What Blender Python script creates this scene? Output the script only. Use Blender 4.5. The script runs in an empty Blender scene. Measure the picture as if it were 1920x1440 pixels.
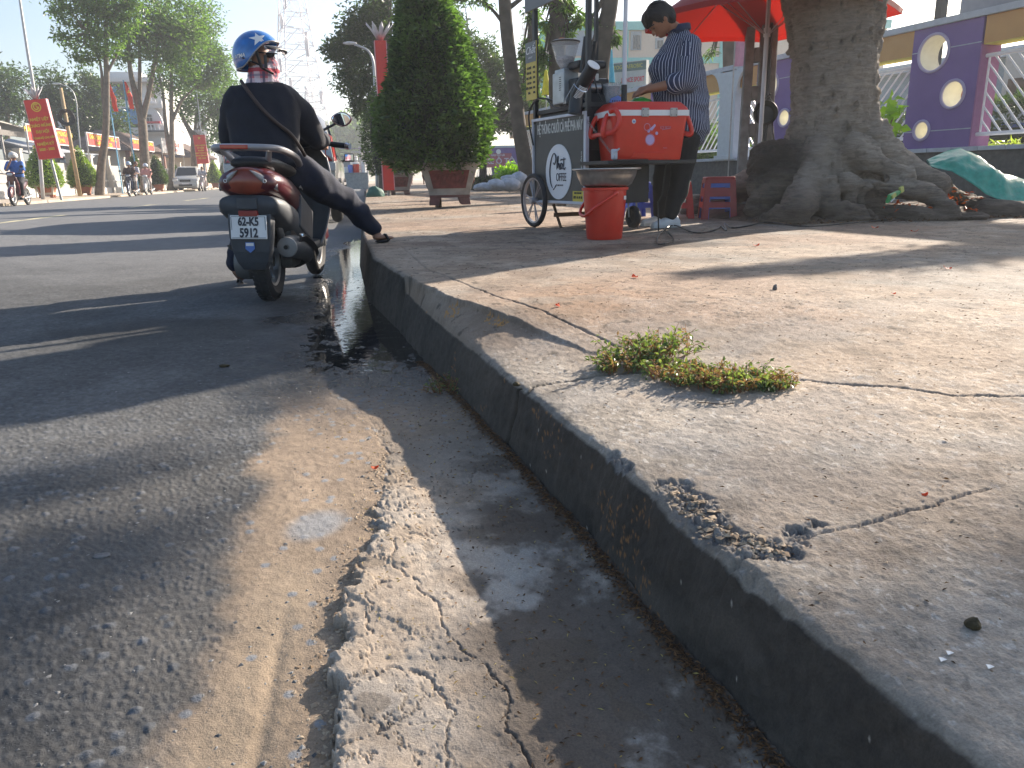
import bpy, bmesh, math, random
import numpy as np
from mathutils import Vector, Matrix, noise as mnoise
random.seed(7); RNG=np.random.default_rng(7)
sc=bpy.context.scene; COL=sc.collection; R=math.radians
# ------------------------------------------------------------------ camera, sky, sun, exposure
FP=1440.
_n=np.array([-.02,1,390/FP]); _Z=_n/np.linalg.norm(_n)
_d=np.array([-270,384.6,-FP]); _d=_d-_d.dot(_Z)*_Z; _Y=_d/np.linalg.norm(_d); _X=np.cross(_Y,_Z)
CM=np.array([_X,_Y,_Z]); CAM=np.array([0,0,.70])
cd=bpy.data.cameras.new('camera'); co=bpy.data.objects.new('camera',cd); COL.objects.link(co)
co.matrix_world=Matrix([[*CM[0],0],[*CM[1],0],[*CM[2],.70],[0,0,0,1]])
cd.sensor_fit='HORIZONTAL'; cd.sensor_width=36; cd.lens=36*FP/1920; cd.clip_start=.03; cd.clip_end=2000
sc.camera=co
SUN_AZ=R(53); SUN_EL=R(24)            # azimuth from +Y towards +X
w=bpy.data.worlds.new("World"); sc.world=w; w.use_nodes=True
nt=w.node_tree; bg=nt.nodes['Background']; sky=nt.nodes.new('ShaderNodeTexSky'); sky.sky_type='NISHITA'
sky.sun_disc=False; sky.sun_elevation=SUN_EL; sky.sun_rotation=SUN_AZ; sky.air_density=1.0; sky.dust_density=2.0; sky.ozone_density=2.2
nt.links.new(sky.outputs[0],bg.inputs[0]); bg.inputs[1].default_value=.088
sl=bpy.data.lights.new('sun','SUN'); sl.energy=5.0; sl.angle=R(.55); sl.color=(1,.88,.74)
so=bpy.data.objects.new('sun',sl); COL.objects.link(so)
sv=Vector((math.sin(SUN_AZ)*math.cos(SUN_EL),math.cos(SUN_AZ)*math.cos(SUN_EL),math.sin(SUN_EL)))
so.rotation_euler=sv.to_track_quat('Z','Y').to_euler()
sc.view_settings.view_transform='Standard'; sc.view_settings.look='None'; sc.view_settings.gamma=1
sc.view_settings.exposure=1.42; sc.view_settings.use_curve_mapping=False
sc.cycles.max_bounces=6; sc.cycles.transparent_max_bounces=8
# ------------------------------------------------------------------ placing: turn a picture point into a world point
def ray(x,y): return CM@np.array([x-960,720-y,-FP])
def G(x,y,z=0.):
    r=ray(x,y); return CAM+r*((z-.7)/r[2])
def A(x,y,Yd):
    r=ray(x,y); return CAM+r*(Yd/r[1])
WS=.18; WA=8.11+WS*8.76
def WP(x,y):                              # on the plane of the school wall
    r=ray(x,y); return CAM+r*(WA/(r[0]+WS*r[1]))
# ------------------------------------------------------------------ noise
_T=RNG.random((256,256)); 
def vn(x,y,seed=0):
    x=np.asarray(x,float)+seed*17.13; y=np.asarray(y,float)+seed*7.77
    xi=np.floor(x).astype(int); yi=np.floor(y).astype(int); fx=x-xi; fy=y-yi
    fx=fx*fx*(3-2*fx); fy=fy*fy*(3-2*fy)
    a=_T[xi&255,yi&255]; b=_T[(xi+1)&255,yi&255]; c=_T[xi&255,(yi+1)&255]; d=_T[(xi+1)&255,(yi+1)&255]
    return (a*(1-fx)+b*fx)*(1-fy)+(c*(1-fx)+d*fx)*fy
def fbm(x,y,o=4,seed=0,g=.5):
    s=0;a=1;t=0
    for i in range(o): s=s+a*vn(x*2**i,y*2**i,seed+i*3); t+=a; a*=g
    return s/t
def ridge(x,y,o=3,seed=0): return 1-np.abs(2*fbm(x,y,o,seed)-1)*2
def worley(x,y,seed=0):
    x=np.asarray(x)+seed*9.1; y=np.asarray(y)+seed*3.3
    xi=np.floor(x).astype(int); yi=np.floor(y).astype(int)
    f1=np.full(x.shape,9.); f2=f1.copy(); idv=np.zeros(x.shape)
    for i in(-1,0,1):
        for j in(-1,0,1):
            cx=(xi+i);cy=(yi+j); px=cx+_T[cx&255,cy&255]; py=cy+_T[(cy+91)&255,(cx+37)&255]
            d=np.hypot(x-px,y-py); h=_T[(cx+5)&255,(cy+11)&255]
            n=d<f1; f2=np.where(n,f1,np.minimum(f2,d)); idv=np.where(n,h,idv); f1=np.where(n,d,f1)
    return f1,f2,idv
def ss(a,b,x): t=np.clip((x-a)/(b-a),0,1); return t*t*(3-2*t)
def pdist(X,Y,pts):
    D=np.full(X.shape,99.)
    for (x0,y0),(x1,y1) in zip(pts[:-1],pts[1:]):
        dx=x1-x0;dy=y1-y0; t=np.clip(((X-x0)*dx+(Y-y0)*dy)/(dx*dx+dy*dy+1e-12),0,1)
        D=np.minimum(D,np.hypot(X-x0-t*dx,Y-y0-t*dy))
    return D
# ------------------------------------------------------------------ materials
MATS={}
def srgb(h):
    h=h.lstrip('#'); return tuple((((int(h[i:i+2],16)/255)+.055)/1.055)**2.4 if int(h[i:i+2],16)>10 else int(h[i:i+2],16)/255/12.92 for i in(0,2,4))
def mat(name,c=(.5,.5,.5),rough=.6,metal=0,var=.15,sc_=12,bump=0,bs=60,coat=0,trans=0,attr=None,alpha=1,emit=0,spec=.5,aniso=None,sheen=0,dirt=0,dc=(.2,.15,.1)):
    if name in MATS: return MATS[name]
    m=bpy.data.materials.new(name); m.use_nodes=True; t=m.node_tree; N=t.nodes; L=t.links; p=N['Principled BSDF']
    if isinstance(c,str): c=srgb(c)
    p.inputs['Base Color'].default_value=(*c,1); p.inputs['Roughness'].default_value=rough; p.inputs['Metallic'].default_value=metal
    p.inputs['Coat Weight'].default_value=coat; p.inputs['Transmission Weight'].default_value=trans; p.inputs['Specular IOR Level'].default_value=spec
    p.inputs['Sheen Weight'].default_value=sheen; p.inputs['Alpha'].default_value=alpha
    tc=N.new('ShaderNodeTexCoord'); src=None
    if attr:
        a=N.new('ShaderNodeAttribute'); a.attribute_name=attr; src=a.outputs['Color']
    if var>0 or dirt>0:
        n=N.new('ShaderNodeTexNoise'); n.inputs['Scale'].default_value=sc_; n.inputs['Detail'].default_value=5; L.new(tc.outputs['Object'],n.inputs['Vector'])
        mr=N.new('ShaderNodeMapRange'); mr.inputs[1].default_value=.3; mr.inputs[2].default_value=.7; mr.inputs[3].default_value=1-var; mr.inputs[4].default_value=1+var
        L.new(n.outputs[0],mr.inputs[0]); mx=N.new('ShaderNodeVectorMath'); mx.operation='SCALE'
        if src: L.new(src,mx.inputs[0])
        else: mx.inputs[0].default_value=c
        L.new(mr.outputs[0],mx.inputs['Scale']); out=mx.outputs[0]
        if dirt>0:
            n2=N.new('ShaderNodeTexNoise'); n2.inputs['Scale'].default_value=sc_*.35; n2.inputs['Detail'].default_value=7; n2.inputs['Roughness'].default_value=.65; L.new(tc.outputs['Object'],n2.inputs['Vector'])
            m2=N.new('ShaderNodeMapRange'); m2.inputs[1].default_value=.45; m2.inputs[2].default_value=.72; m2.inputs[4].default_value=dirt; L.new(n2.outputs[0],m2.inputs[0])
            mm=N.new('ShaderNodeMix'); mm.data_type='RGBA'; L.new(m2.outputs[0],mm.inputs[0]); L.new(out,mm.inputs[6]); mm.inputs[7].default_value=(*dc,1); out=mm.outputs[2]
        L.new(out,p.inputs['Base Color'])
    elif src: L.new(src,p.inputs['Base Color'])
    if bump>0:
        n=N.new('ShaderNodeTexNoise'); n.inputs['Scale'].default_value=bs; n.inputs['Detail'].default_value=6; L.new(tc.outputs['Object'],n.inputs['Vector'])
        b=N.new('ShaderNodeBump'); b.inputs['Strength'].default_value=bump; b.inputs['Distance'].default_value=.01; L.new(n.outputs[0],b.inputs['Height']); L.new(b.outputs[0],p.inputs['Normal'])
    if emit: p.inputs['Emission Color'].default_value=(*c,1); p.inputs['Emission Strength'].default_value=emit
    MATS[name]=m; return m
def leafmat(name,c1,c2,trans=.35,rough=.4,tc2=None):
    if name in MATS: return MATS[name]
    m=bpy.data.materials.new(name); m.use_nodes=True; t=m.node_tree; N=t.nodes; L=t.links; p=N['Principled BSDF']
    a=N.new('ShaderNodeAttribute'); a.attribute_name='rnd'; mx=N.new('ShaderNodeMix'); mx.data_type='RGBA'
    L.new(a.outputs['Fac'],mx.inputs[0]); mx.inputs[6].default_value=(*c1,1); mx.inputs[7].default_value=(*c2,1)
    L.new(mx.outputs[2],p.inputs['Base Color']); p.inputs['Roughness'].default_value=rough
    tr=N.new('ShaderNodeBsdfTranslucent'); g=N.new('ShaderNodeVectorMath'); g.operation='MULTIPLY'; L.new(mx.outputs[2],g.inputs[0]); g.inputs[1].default_value=tc2 or (2.6,2.7,1.0); L.new(g.outputs[0],tr.inputs[0])
    ms=N.new('ShaderNodeMixShader'); ms.inputs[0].default_value=trans; L.new(p.outputs[0],ms.inputs[1]); L.new(tr.outputs[0],ms.inputs[2])
    L.new(ms.outputs[0],N['Material Output'].inputs[0]); MATS[name]=m; return m
# ------------------------------------------------------------------ objects
def tag(o,label=None,cat=None,group=None,kind=None):
    if label:o['label']=label
    if cat:o['category']=cat
    if group:o['group']=group
    if kind:o['kind']=kind
    return o
def empty(name,loc,rz=0,label=None,cat=None,group=None,par=None):
    o=bpy.data.objects.new(name,None); o.empty_display_size=.1; COL.objects.link(o); o.location=Vector([float(v) for v in loc]); o.rotation_euler=(0,0,rz)
    if par:o.parent=par
    return tag(o,label,cat,group)
class MB:
    """collects shapes, then links them as ONE mesh object"""
    def __init__(s): s.v=[];s.f=[];s.n=0;s.xf=None
    def add(s,v,f):
        v=np.asarray(v,float).reshape(-1,3); s.v.append(v); n=s.n; s.f+= [tuple(int(i)+n for i in q) for q in f]; s.n+=len(v); return s
    def box(s,c,d,rz=0,rx=0,ry=0,bev=0,tap=1):
        c=np.array(c,float);h=np.array(d,float)/2
        if bev<=0:
            v=np.array([[x,y,z] for z in(-1,1) for y in(-1,1) for x in(-1,1)],float)
            v[v[:,2]>0,:2]*=tap
            f=[(0,2,3,1),(4,5,7,6),(0,1,5,4),(2,6,7,3),(0,4,6,2),(1,3,7,5)]; v=v*h
        else:
            bm=bmesh.new(); bmesh.ops.create_cube(bm,size=2)
            for q in bm.verts:
                if q.co.z>0: q.co.x*=tap;q.co.y*=tap
                q.co=Vector(q.co*Vector(h) if False else (q.co.x*h[0],q.co.y*h[1],q.co.z*h[2]))
            bmesh.ops.bevel(bm,geom=list(bm.edges),offset=min(bev,min(h)*.9),segments=2,affect='EDGES',profile=.6)
            bm.verts.index_update(); v=np.array([q.co[:] for q in bm.verts]); f=[[q.index for q in p.verts] for p in bm.faces]; bm.free()
        if rx or ry or rz:
            M=np.array((Matrix.Rotation(rz,3,'Z')@Matrix.Rotation(ry,3,'Y')@Matrix.Rotation(rx,3,'X'))); v=v@M.T
        return s.add(v+c,f)
    def loft(s,rings,cap=True,close=True):
        k=len(rings[0]); v=np.concatenate([np.asarray(r,float) for r in rings]); f=[]
        for i in range(len(rings)-1):
            for j in range(k if close else k-1):
                a=i*k+j;b=i*k+(j+1)%k; f.append((a,b,b+k,a+k))
        if cap: f.append(tuple(range(k-1,-1,-1))); f.append(tuple(range((len(rings)-1)*k,len(rings)*k)))
        return s.add(v,f)
    def tube(s,pts,r,k=10,cap=True,sx=1):
        pts=[np.array(p,float) for p in pts]; 
        if np.isscalar(r): r=[r]*len(pts)
        rings=[];u=None
        for i,p in enumerate(pts):
            t=(pts[min(i+1,len(pts)-1)]-pts[max(i-1,0)]); t/=np.linalg.norm(t)+1e-9
            if u is None: u=np.cross(t,[0,0,1] if abs(t[2])<.9 else [0,1,0])
            u=u-u.dot(t)*t; u/=np.linalg.norm(u); w_=np.cross(t,u)
            rings.append([p+r[i]*(math.cos(a)*u*sx+math.sin(a)*w_) for a in np.linspace(0,2*math.pi,k,endpoint=False)])
        return s.loft(rings,cap)
    def lathe(s,prof,c=(0,0,0),k=24,axis='z',cap=False,a0=0,a1=2*math.pi):
        full=abs(a1-a0-2*math.pi)<1e-6; A_=np.linspace(a0,a1,k,endpoint=not full); rings=[]
        for r,h in prof:
            q=np.array([[r*math.cos(a),r*math.sin(a),h] for a in A_])
            if axis=='x': q=q[:,[2,0,1]]
            if axis=='y': q=q[:,[0,2,1]]
            rings.append(q+np.array(c,float))
        return s.loft(rings,cap,close=full)
    def ell(s,c,r,k=16,m=10,rot=None):
        V=[];F=[]
        for i in range(m+1):
            t=math.pi*i/m
            for j in range(k):
                a=2*math.pi*j/k; V.append([math.sin(t)*math.cos(a),math.sin(t)*math.sin(a),math.cos(t)])
        V=np.array(V)*np.array(r if not np.isscalar(r) else [r]*3)
        if rot is not None: V=V@np.array(rot).T
        for i in range(m):
            for j in range(k): a=i*k+j;b=i*k+(j+1)%k; F.append((a,a+k,b+k,b))
        return s.add(V+np.array(c),F)
    def prism(s,pts,o,u,v_,n,t):
        """2-D outline extruded: origin o, axes u,v, thickness t along n"""
        o=np.array(o,float);u=np.array(u,float);v_=np.array(v_,float);n=np.array(n,float)
        a=[o+u*p[0]+v_*p[1] for p in pts]; b=[q+n*t for q in a]; return s.loft([a,b])
    def xform(s,M):
        M=np.array(M); s.v=[q@M[:3,:3].T+M[:3,3] for q in s.v]; return s
    def build(s,name,m,par=None,smooth=False,sub=0,bev=0,arr=None):
        me=bpy.data.meshes.new(name); V=np.concatenate(s.v) if s.v else np.zeros((0,3))
        me.from_pydata(V.tolist(),[],s.f); me.materials.append(m)
        bm=bmesh.new(); bm.from_mesh(me); bmesh.ops.recalc_face_normals(bm,faces=bm.faces); bm.to_mesh(me); bm.free()
        if smooth: me.polygons.foreach_set('use_smooth',[True]*len(me.polygons))
        o=bpy.data.objects.new(name,me); COL.objects.link(o)
        if par:o.parent=par
        if smooth==2:
            me.polygons.foreach_set('use_smooth',[True]*len(me.polygons)); me.set_sharp_from_angle(angle=R(35))
        if sub: q=o.modifiers.new('sub','SUBSURF'); q.levels=sub;q.render_levels=sub
        if bev: q=o.modifiers.new('bev','BEVEL'); q.width=bev;q.segments=2;q.limit_method='ANGLE'
        return o
def fastmesh(name,V,F,m,par=None,smooth=True,attrs=None,cols=None):
    """V (n,3), F (m,k) arrays of one polygon size"""
    V=np.asarray(V,np.float32);F=np.asarray(F,np.int32); k=F.shape[1]
    me=bpy.data.meshes.new(name); me.vertices.add(len(V)); me.vertices.foreach_set('co',V.ravel())
    me.loops.add(F.size); me.loops.foreach_set('vertex_index',F.ravel()); me.polygons.add(len(F))
    me.polygons.foreach_set('loop_start',np.arange(len(F),dtype=np.int32)*k)
    me.polygons.foreach_set('use_smooth',np.full(len(F),bool(smooth)))
    me.update(calc_edges=True); me.materials.append(m)
    for n,a in (attrs or {}).items():
        q=me.attributes.new(n,'FLOAT','POINT'); q.data.foreach_set('value',np.asarray(a,np.float32).ravel())
    for n,a in (cols or {}).items():
        q=me.attributes.new(n,'FLOAT_COLOR','POINT'); q.data.foreach_set('color',np.concatenate([a,np.ones((len(a),1))],1).astype(np.float32).ravel())
    o=bpy.data.objects.new(name,me); COL.objects.link(o)
    if par:o.parent=par
    return o
def blob(name,m,parts,vox=.015,par=None,amp=0,scale=8,smooth=3,ridged=True,extra=None,post=None):
    """one continuous surface grown over a chain of rounded segments: parts = [(p1,r1,p2,r2)] or (center, radii(3))"""
    b=MB()
    for q in parts:
        if len(q)==2: b.ell(q[0],q[1],20,14)
        elif len(q)==3: b.ell(q[0],q[1],20,14,rot=q[2])
        else:
            p1,r1,p2,r2=q; p1=np.array(p1,float);p2=np.array(p2,float); d=np.linalg.norm(p2-p1); rm=min(np.min(r1),np.min(r2)); k=max(2,int(d/(rm*.3))+1); k=min(k,40)
            for i in range(k+1):
                t=i/k; r=np.array(r1)*(1-t)+np.array(r2)*t; b.ell(p1*(1-t)+p2*t,r if r.ndim else float(r),14,9)
    if extra: 
        for e in extra: b.add(*e)
    o=b.build(name,m,None); q=o.modifiers.new('r','REMESH'); q.mode='VOXEL'; q.voxel_size=vox
    if smooth: q=o.modifiers.new('s','SMOOTH'); q.factor=.5; q.iterations=smooth
    dg=bpy.context.evaluated_depsgraph_get(); dg.update(); me=bpy.data.meshes.new_from_object(o.evaluated_get(dg)); me.name=name
    old=o.data; o.modifiers.clear(); o.data=me; bpy.data.meshes.remove(old)
    if not me.materials: me.materials.append(m)
    else: me.materials[0]=m
    n=len(me.vertices); V=np.zeros(n*3); me.vertices.foreach_get('co',V); V=V.reshape(-1,3)
    if amp or post:
        Nn=np.zeros(n*3); me.vertices.foreach_get('normal',Nn); Nn=Nn.reshape(-1,3)
        if amp:
            a=V[:,0]*scale+V[:,1]*scale*.37; c=V[:,2]*scale*.8+V[:,1]*scale*.5
            h=(ridge(a,c,3) if ridged else fbm(a,c,4)*2-1); V=V+Nn*(h*amp)[:,None]
        if post: V=post(V,Nn,me)
        me.vertices.foreach_set('co',V.ravel())
    me.polygons.foreach_set('use_smooth',[True]*len(me.polygons)); me.update()
    if par:o.parent=par
    return o
_tc={}
def textmesh(txt,size=.1,ext=.001,align='CENTER',shear=0,bold=0,space=1):
    cu=bpy.data.curves.new('t','FONT'); cu.body=txt; cu.size=size; cu.extrude=ext; cu.align_x=align; cu.align_y='CENTER'; cu.shear=shear; cu.offset=bold; cu.space_character=space; cu.resolution_u=3
    o=bpy.data.objects.new('t',cu); COL.objects.link(o); dg=bpy.context.evaluated_depsgraph_get(); dg.update()
    me=bpy.data.meshes.new_from_object(o.evaluated_get(dg)); bpy.data.objects.remove(o); bpy.data.curves.remove(cu)
    V=np.array([q.co[:] for q in me.vertices]).reshape(-1,3); F=[tuple(p.vertices) for p in me.polygons]; bpy.data.meshes.remove(me); return V,F
def writing(name,m,lines,o,u,v_,par=None,ext=.001,off=.002,scl=(1,1),shear=0,bold=0,align='CENTER'):
    """lines: [(text,size,cx,cy)] laid on plane o + u*x + v*y"""
    b=MB(); o=np.array(o,float);u=np.array(u,float);v_=np.array(v_,float);n=np.cross(u,v_); n/=np.linalg.norm(n)
    for t,s_,cx,cy in lines:
        V,F=textmesh(t,s_,ext,shear=shear,bold=bold,align=align)
        if len(V)==0: continue
        V[:,0]*=scl[0];V[:,1]*=scl[1]
        b.add(o+np.outer(V[:,0]+cx,u)+np.outer(V[:,1]+cy,v_)+np.outer(V[:,2]+off,n),F)
    return b.build(name,m,par)
def leaves(name,m,P,par=None,size=.05,asp=.42,D=None,flat=.3,rnd=None,droop=0,seed=1,curl=.15):
    """P (n,3) leaf positions: one folded 6-vertex leaf each (4 triangles -> 2 quads)"""
    g=np.random.default_rng(seed); n=len(P); 
    d=g.normal(size=(n,3)); 
    if D is not None: d=d*.8+D*1.1
    d[:,2]=d[:,2]*(1-flat)-droop; d/=np.linalg.norm(d,axis=1)[:,None]+1e-9
    up=g.normal(size=(n,3))*.6+[0,0,1]; s=np.cross(d,up); s/=np.linalg.norm(s,axis=1)[:,None]+1e-9; nn=np.cross(s,d)
    L=size*(.65+.7*g.random(n))[:,None]; W=L*asp
    b=P; t=P+d*L-nn*L*curl; l=P+d*L*.45+s*W*.5+nn*W*.18; r=P+d*L*.45-s*W*.5+nn*W*.18
    V=np.stack([b,l,t,r],1).reshape(-1,3); i=np.arange(n)[:,None]*4; F=(i+np.array([[0,1,2,3]])).reshape(-1,4)
    if rnd is None: rnd=g.random(n)
    return fastmesh(name,V,F,m,par,smooth=False,attrs={'rnd':np.repeat(rnd,4)})
def clump(g,c,r,n,k=14,tight=.28,shell=.55):
    """leaf positions in an uneven crown lobe: k sub-clumps inside an ellipsoid, thicker towards its skin"""
    c=np.array(c,float);r=np.array(r if not np.isscalar(r) else [r]*3,float)
    d=g.normal(size=(k,3)); d/=np.linalg.norm(d,axis=1)[:,None]; rad=(shell+(1-shell)*g.random(k))[:,None]; S=c+d*rad*r*.85
    i=g.integers(0,k,n); return S[i]+np.clip(g.normal(size=(n,3)),-2,2)*r*tight*(.6+.6*g.random(k))[i][:,None]
# ================================================================== GROUND
def gp(L_,z): return [tuple(G(x,y,z)[:2]) for x,y in L_]
KY=np.array([.2,.3,.5,.677,.895,1.1,1.355,1.95,2.448,3.0,3.68,4.66,6.65,10.8,25,70]); KX=np.array([.575,.56,.532,.504,.476,.452,.434,.357,.291,.215,.14,0,-.07,-.094,-.1,-.1])
def kerbx(Y): return np.interp(Y,KY,KX)+ (fbm(np.asarray(Y)*9,np.zeros_like(Y),4,3)-.5)*.012*ss(6,2,Y)
SY=np.array([.6,1.28,1.5,1.62,1.99,2.093,2.4,2.66,2.925,3.3,3.71]); SX=np.array([1.75,1.27,1.16,.95,.72,.636,.496,.395,.292,.215,.145])
def matG(name,bump=.35,bs=260,bd=.004,rough_attr=True,bs2=60):
    m=bpy.data.materials.new(name); m.use_nodes=True; t=m.node_tree;N=t.nodes;L=t.links;p=N['Principled BSDF']
    a=N.new('ShaderNodeAttribute'); a.attribute_name='Col'; tc=N.new('ShaderNodeTexCoord')
    n=N.new('ShaderNodeTexNoise'); n.inputs['Scale'].default_value=bs; n.inputs['Detail'].default_value=4; n.inputs['Roughness'].default_value=.7; L.new(tc.outputs['Object'],n.inputs['Vector'])
    mr=N.new('ShaderNodeMapRange'); mr.inputs[1].default_value=.25; mr.inputs[2].default_value=.75; mr.inputs[3].default_value=.72; mr.inputs[4].default_value=1.28; L.new(n.outputs[0],mr.inputs[0])
    n2=N.new('ShaderNodeTexNoise'); n2.inputs['Scale'].default_value=bs2; n2.inputs['Detail'].default_value=6; n2.inputs['Roughness'].default_value=.7; L.new(tc.outputs['Object'],n2.inputs['Vector'])
    sp=N.new('ShaderNodeVectorMath'); sp.operation='SCALE'; L.new(a.outputs['Color'],sp.inputs[0]); L.new(mr.outputs[0],sp.inputs['Scale']); L.new(sp.outputs[0],p.inputs['Base Color'])
    r=N.new('ShaderNodeAttribute'); r.attribute_name='rgh'; L.new(r.outputs['Fac'],p.inputs['Roughness'])
    ad=N.new('ShaderNodeMath'); ad.operation='ADD'; L.new(n.outputs[0],ad.inputs[0]); L.new(n2.outputs[0],ad.inputs[1])
    b=N.new('ShaderNodeBump'); b.inputs['Strength'].default_value=bump; b.inputs['Distance'].default_value=bd; L.new(ad.outputs[0],b.inputs['Height']); L.new(b.outputs[0],p.inputs['Normal'])
    p.inputs['Specular IOR Level'].default_value=.35
    return m
def gridfaces(r,c):
    i=np.arange(r-1)[:,None]*c+np.arange(c-1)[None,:]; return np.stack([i,i+1,i+1+c,i+c],-1).reshape(-1,4)
rows=[.28]
while rows[-1]<9: rows.append(rows[-1]*1.0037)
while rows[-1]<75: rows.append(rows[-1]*1.025)
rows=np.array(rows); NR=len(rows)
# ---- sidewalk with its broken kerb
crackA=gp([(972,722),(985,715),(1010,706),(1060,704),(1120,697),(1200,695),(1280,690)],.19)
crackB=gp([(1380,1010),(1440,990),(1560,968),(1700,945),(1860,910)],.20)
crackC=gp([(850,640),(900,625),(960,612),(1010,608)],.20)
crackD=gp([(1490,692),(1600,705),(1700,716),(1800,733),(1920,738)],.23)
seamE=gp([(752,462),(800,505),(830,515),(930,555),(1060,590),(1200,628),(1300,650)],.255)
seamF=gp([(700,470),(760,452),(830,448)],.255)
rub=gp([(1262,905),(1300,940),(1345,985),(1420,1015),(1470,1025)],.175)
rubK=gp([(1265,960),(1330,1010),(1395,1075)],.165); rub2=gp([(1145,850),(1175,875)],.165); rub3=gp([(1490,970),(1530,955)],.2); gou=gp([(1390,1075),(1440,1110),(1480,1150)],.165)
def side_h(X,Y):
    xk=kerbx(Y); xs=np.interp(Y,SY,SX); t=np.clip((X-xk)/np.maximum(xs-xk,.02),0,1)
    wob=(fbm(X*14,Y*14,3,5)-.5)*.03
    nr=ss(2.75,1.9,Y); pl_=.165+.058*np.clip((X-xk)/.9,0,1.55); led=(.165+.070*t**.75)*(1-nr)+pl_*nr
    up=.255*(1-nr)+np.minimum(pl_,.255)*nr
    step=ss(-.004,.004,(X+wob+(fbm(X*90,Y*90,2,6)-.5)*.012)-xs)
    low=led*(1-step)+up*step
    far=ss(3.685,3.705,Y+(fbm(X*30,Y*30,2,8)-.5)*.05)
    z=low*(1-far)+up*far
    z=z+(fbm(X*3,Y*3,4,1)-.5)*.007+(fbm(X*26,Y*26,4,2)-.5)*.0028+(fbm(X*110,Y*110,2,4)-.5)*.0014
    f1,f2,i=worley(X*55,Y*55,3); peb=np.clip(.5-f1,0,1)*(i>.6); patch=ss(.5,.62,fbm(X*2.2+4,Y*2.2,3,9)); z=z+peb*.0022*patch*ss(5,2.5,Y)+(fbm(X*45,Y*45,6,10,.72)-.5)*.005*ss(4,1.5,Y)
    f1,f2,i2=worley(X*24+3,Y*24,5); z=z-np.clip(.16-f1,0,1)*.012*(i2>.93)
    wx=X+(fbm(X*22,Y*22,6,11,.65)-.5)*.026; wy=Y+(fbm(X*22,Y*22,6,12,.65)-.5)*.026
    for c,wd,dp in((crackA,.0022,.014),(crackB,.003,.007),(crackC,.002,.005),(crackD,.0035,.009),(seamE,.004,.007),(seamF,.003,.006)):
        z=z-dp*np.exp(-(pdist(wx,wy,c)/(wd*(.6+.8*fbm(X*30,Y*30,2,13))))**2)
    rm=ss(.040,.018,pdist(wx,wy,rub)+(fbm(X*60,Y*60,3,14)-.5)*.03); rk=ss(.026,.010,pdist(wx,wy,rubK)+(fbm(X*50,Y*50,3,15)-.5)*.016); r2=ss(.018,.007,pdist(wx,wy,rub2)+(fbm(X*90,Y*90,3,16)-.5)*.014)
    r3=ss(.02,.008,pdist(wx,wy,rub3)+(fbm(X*90,Y*90,3,17)-.5)*.02); gg=ss(.016,.006,pdist(wx,wy,gou)+(fbm(X*90,Y*90,3,18)-.5)*.012)
    f1,f2,i=worley(X*52+fbm(X*50,Y*50,4,20,.7)*1.6,Y*52+fbm(X*50,Y*50,4,19,.7)*1.6,21); g1,g2,j=worley(X*140+fbm(X*90,Y*90,3)*1.2,Y*140,22)
    bum=i*.020-.008*ss(.22,.0,f2-f1)+(j-.5)*.005+(fbm(X*120,Y*120,4,23,.7)-.5)*.008
    rr=np.maximum(rm,np.maximum(r2,r3)); z=z-rr*(.012-bum*.75); z=z-rk*(1-rm)*(.010-bum*.4); z=z-gg*.010
    return z,rr,rk,far,step,t,xk,xs
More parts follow.
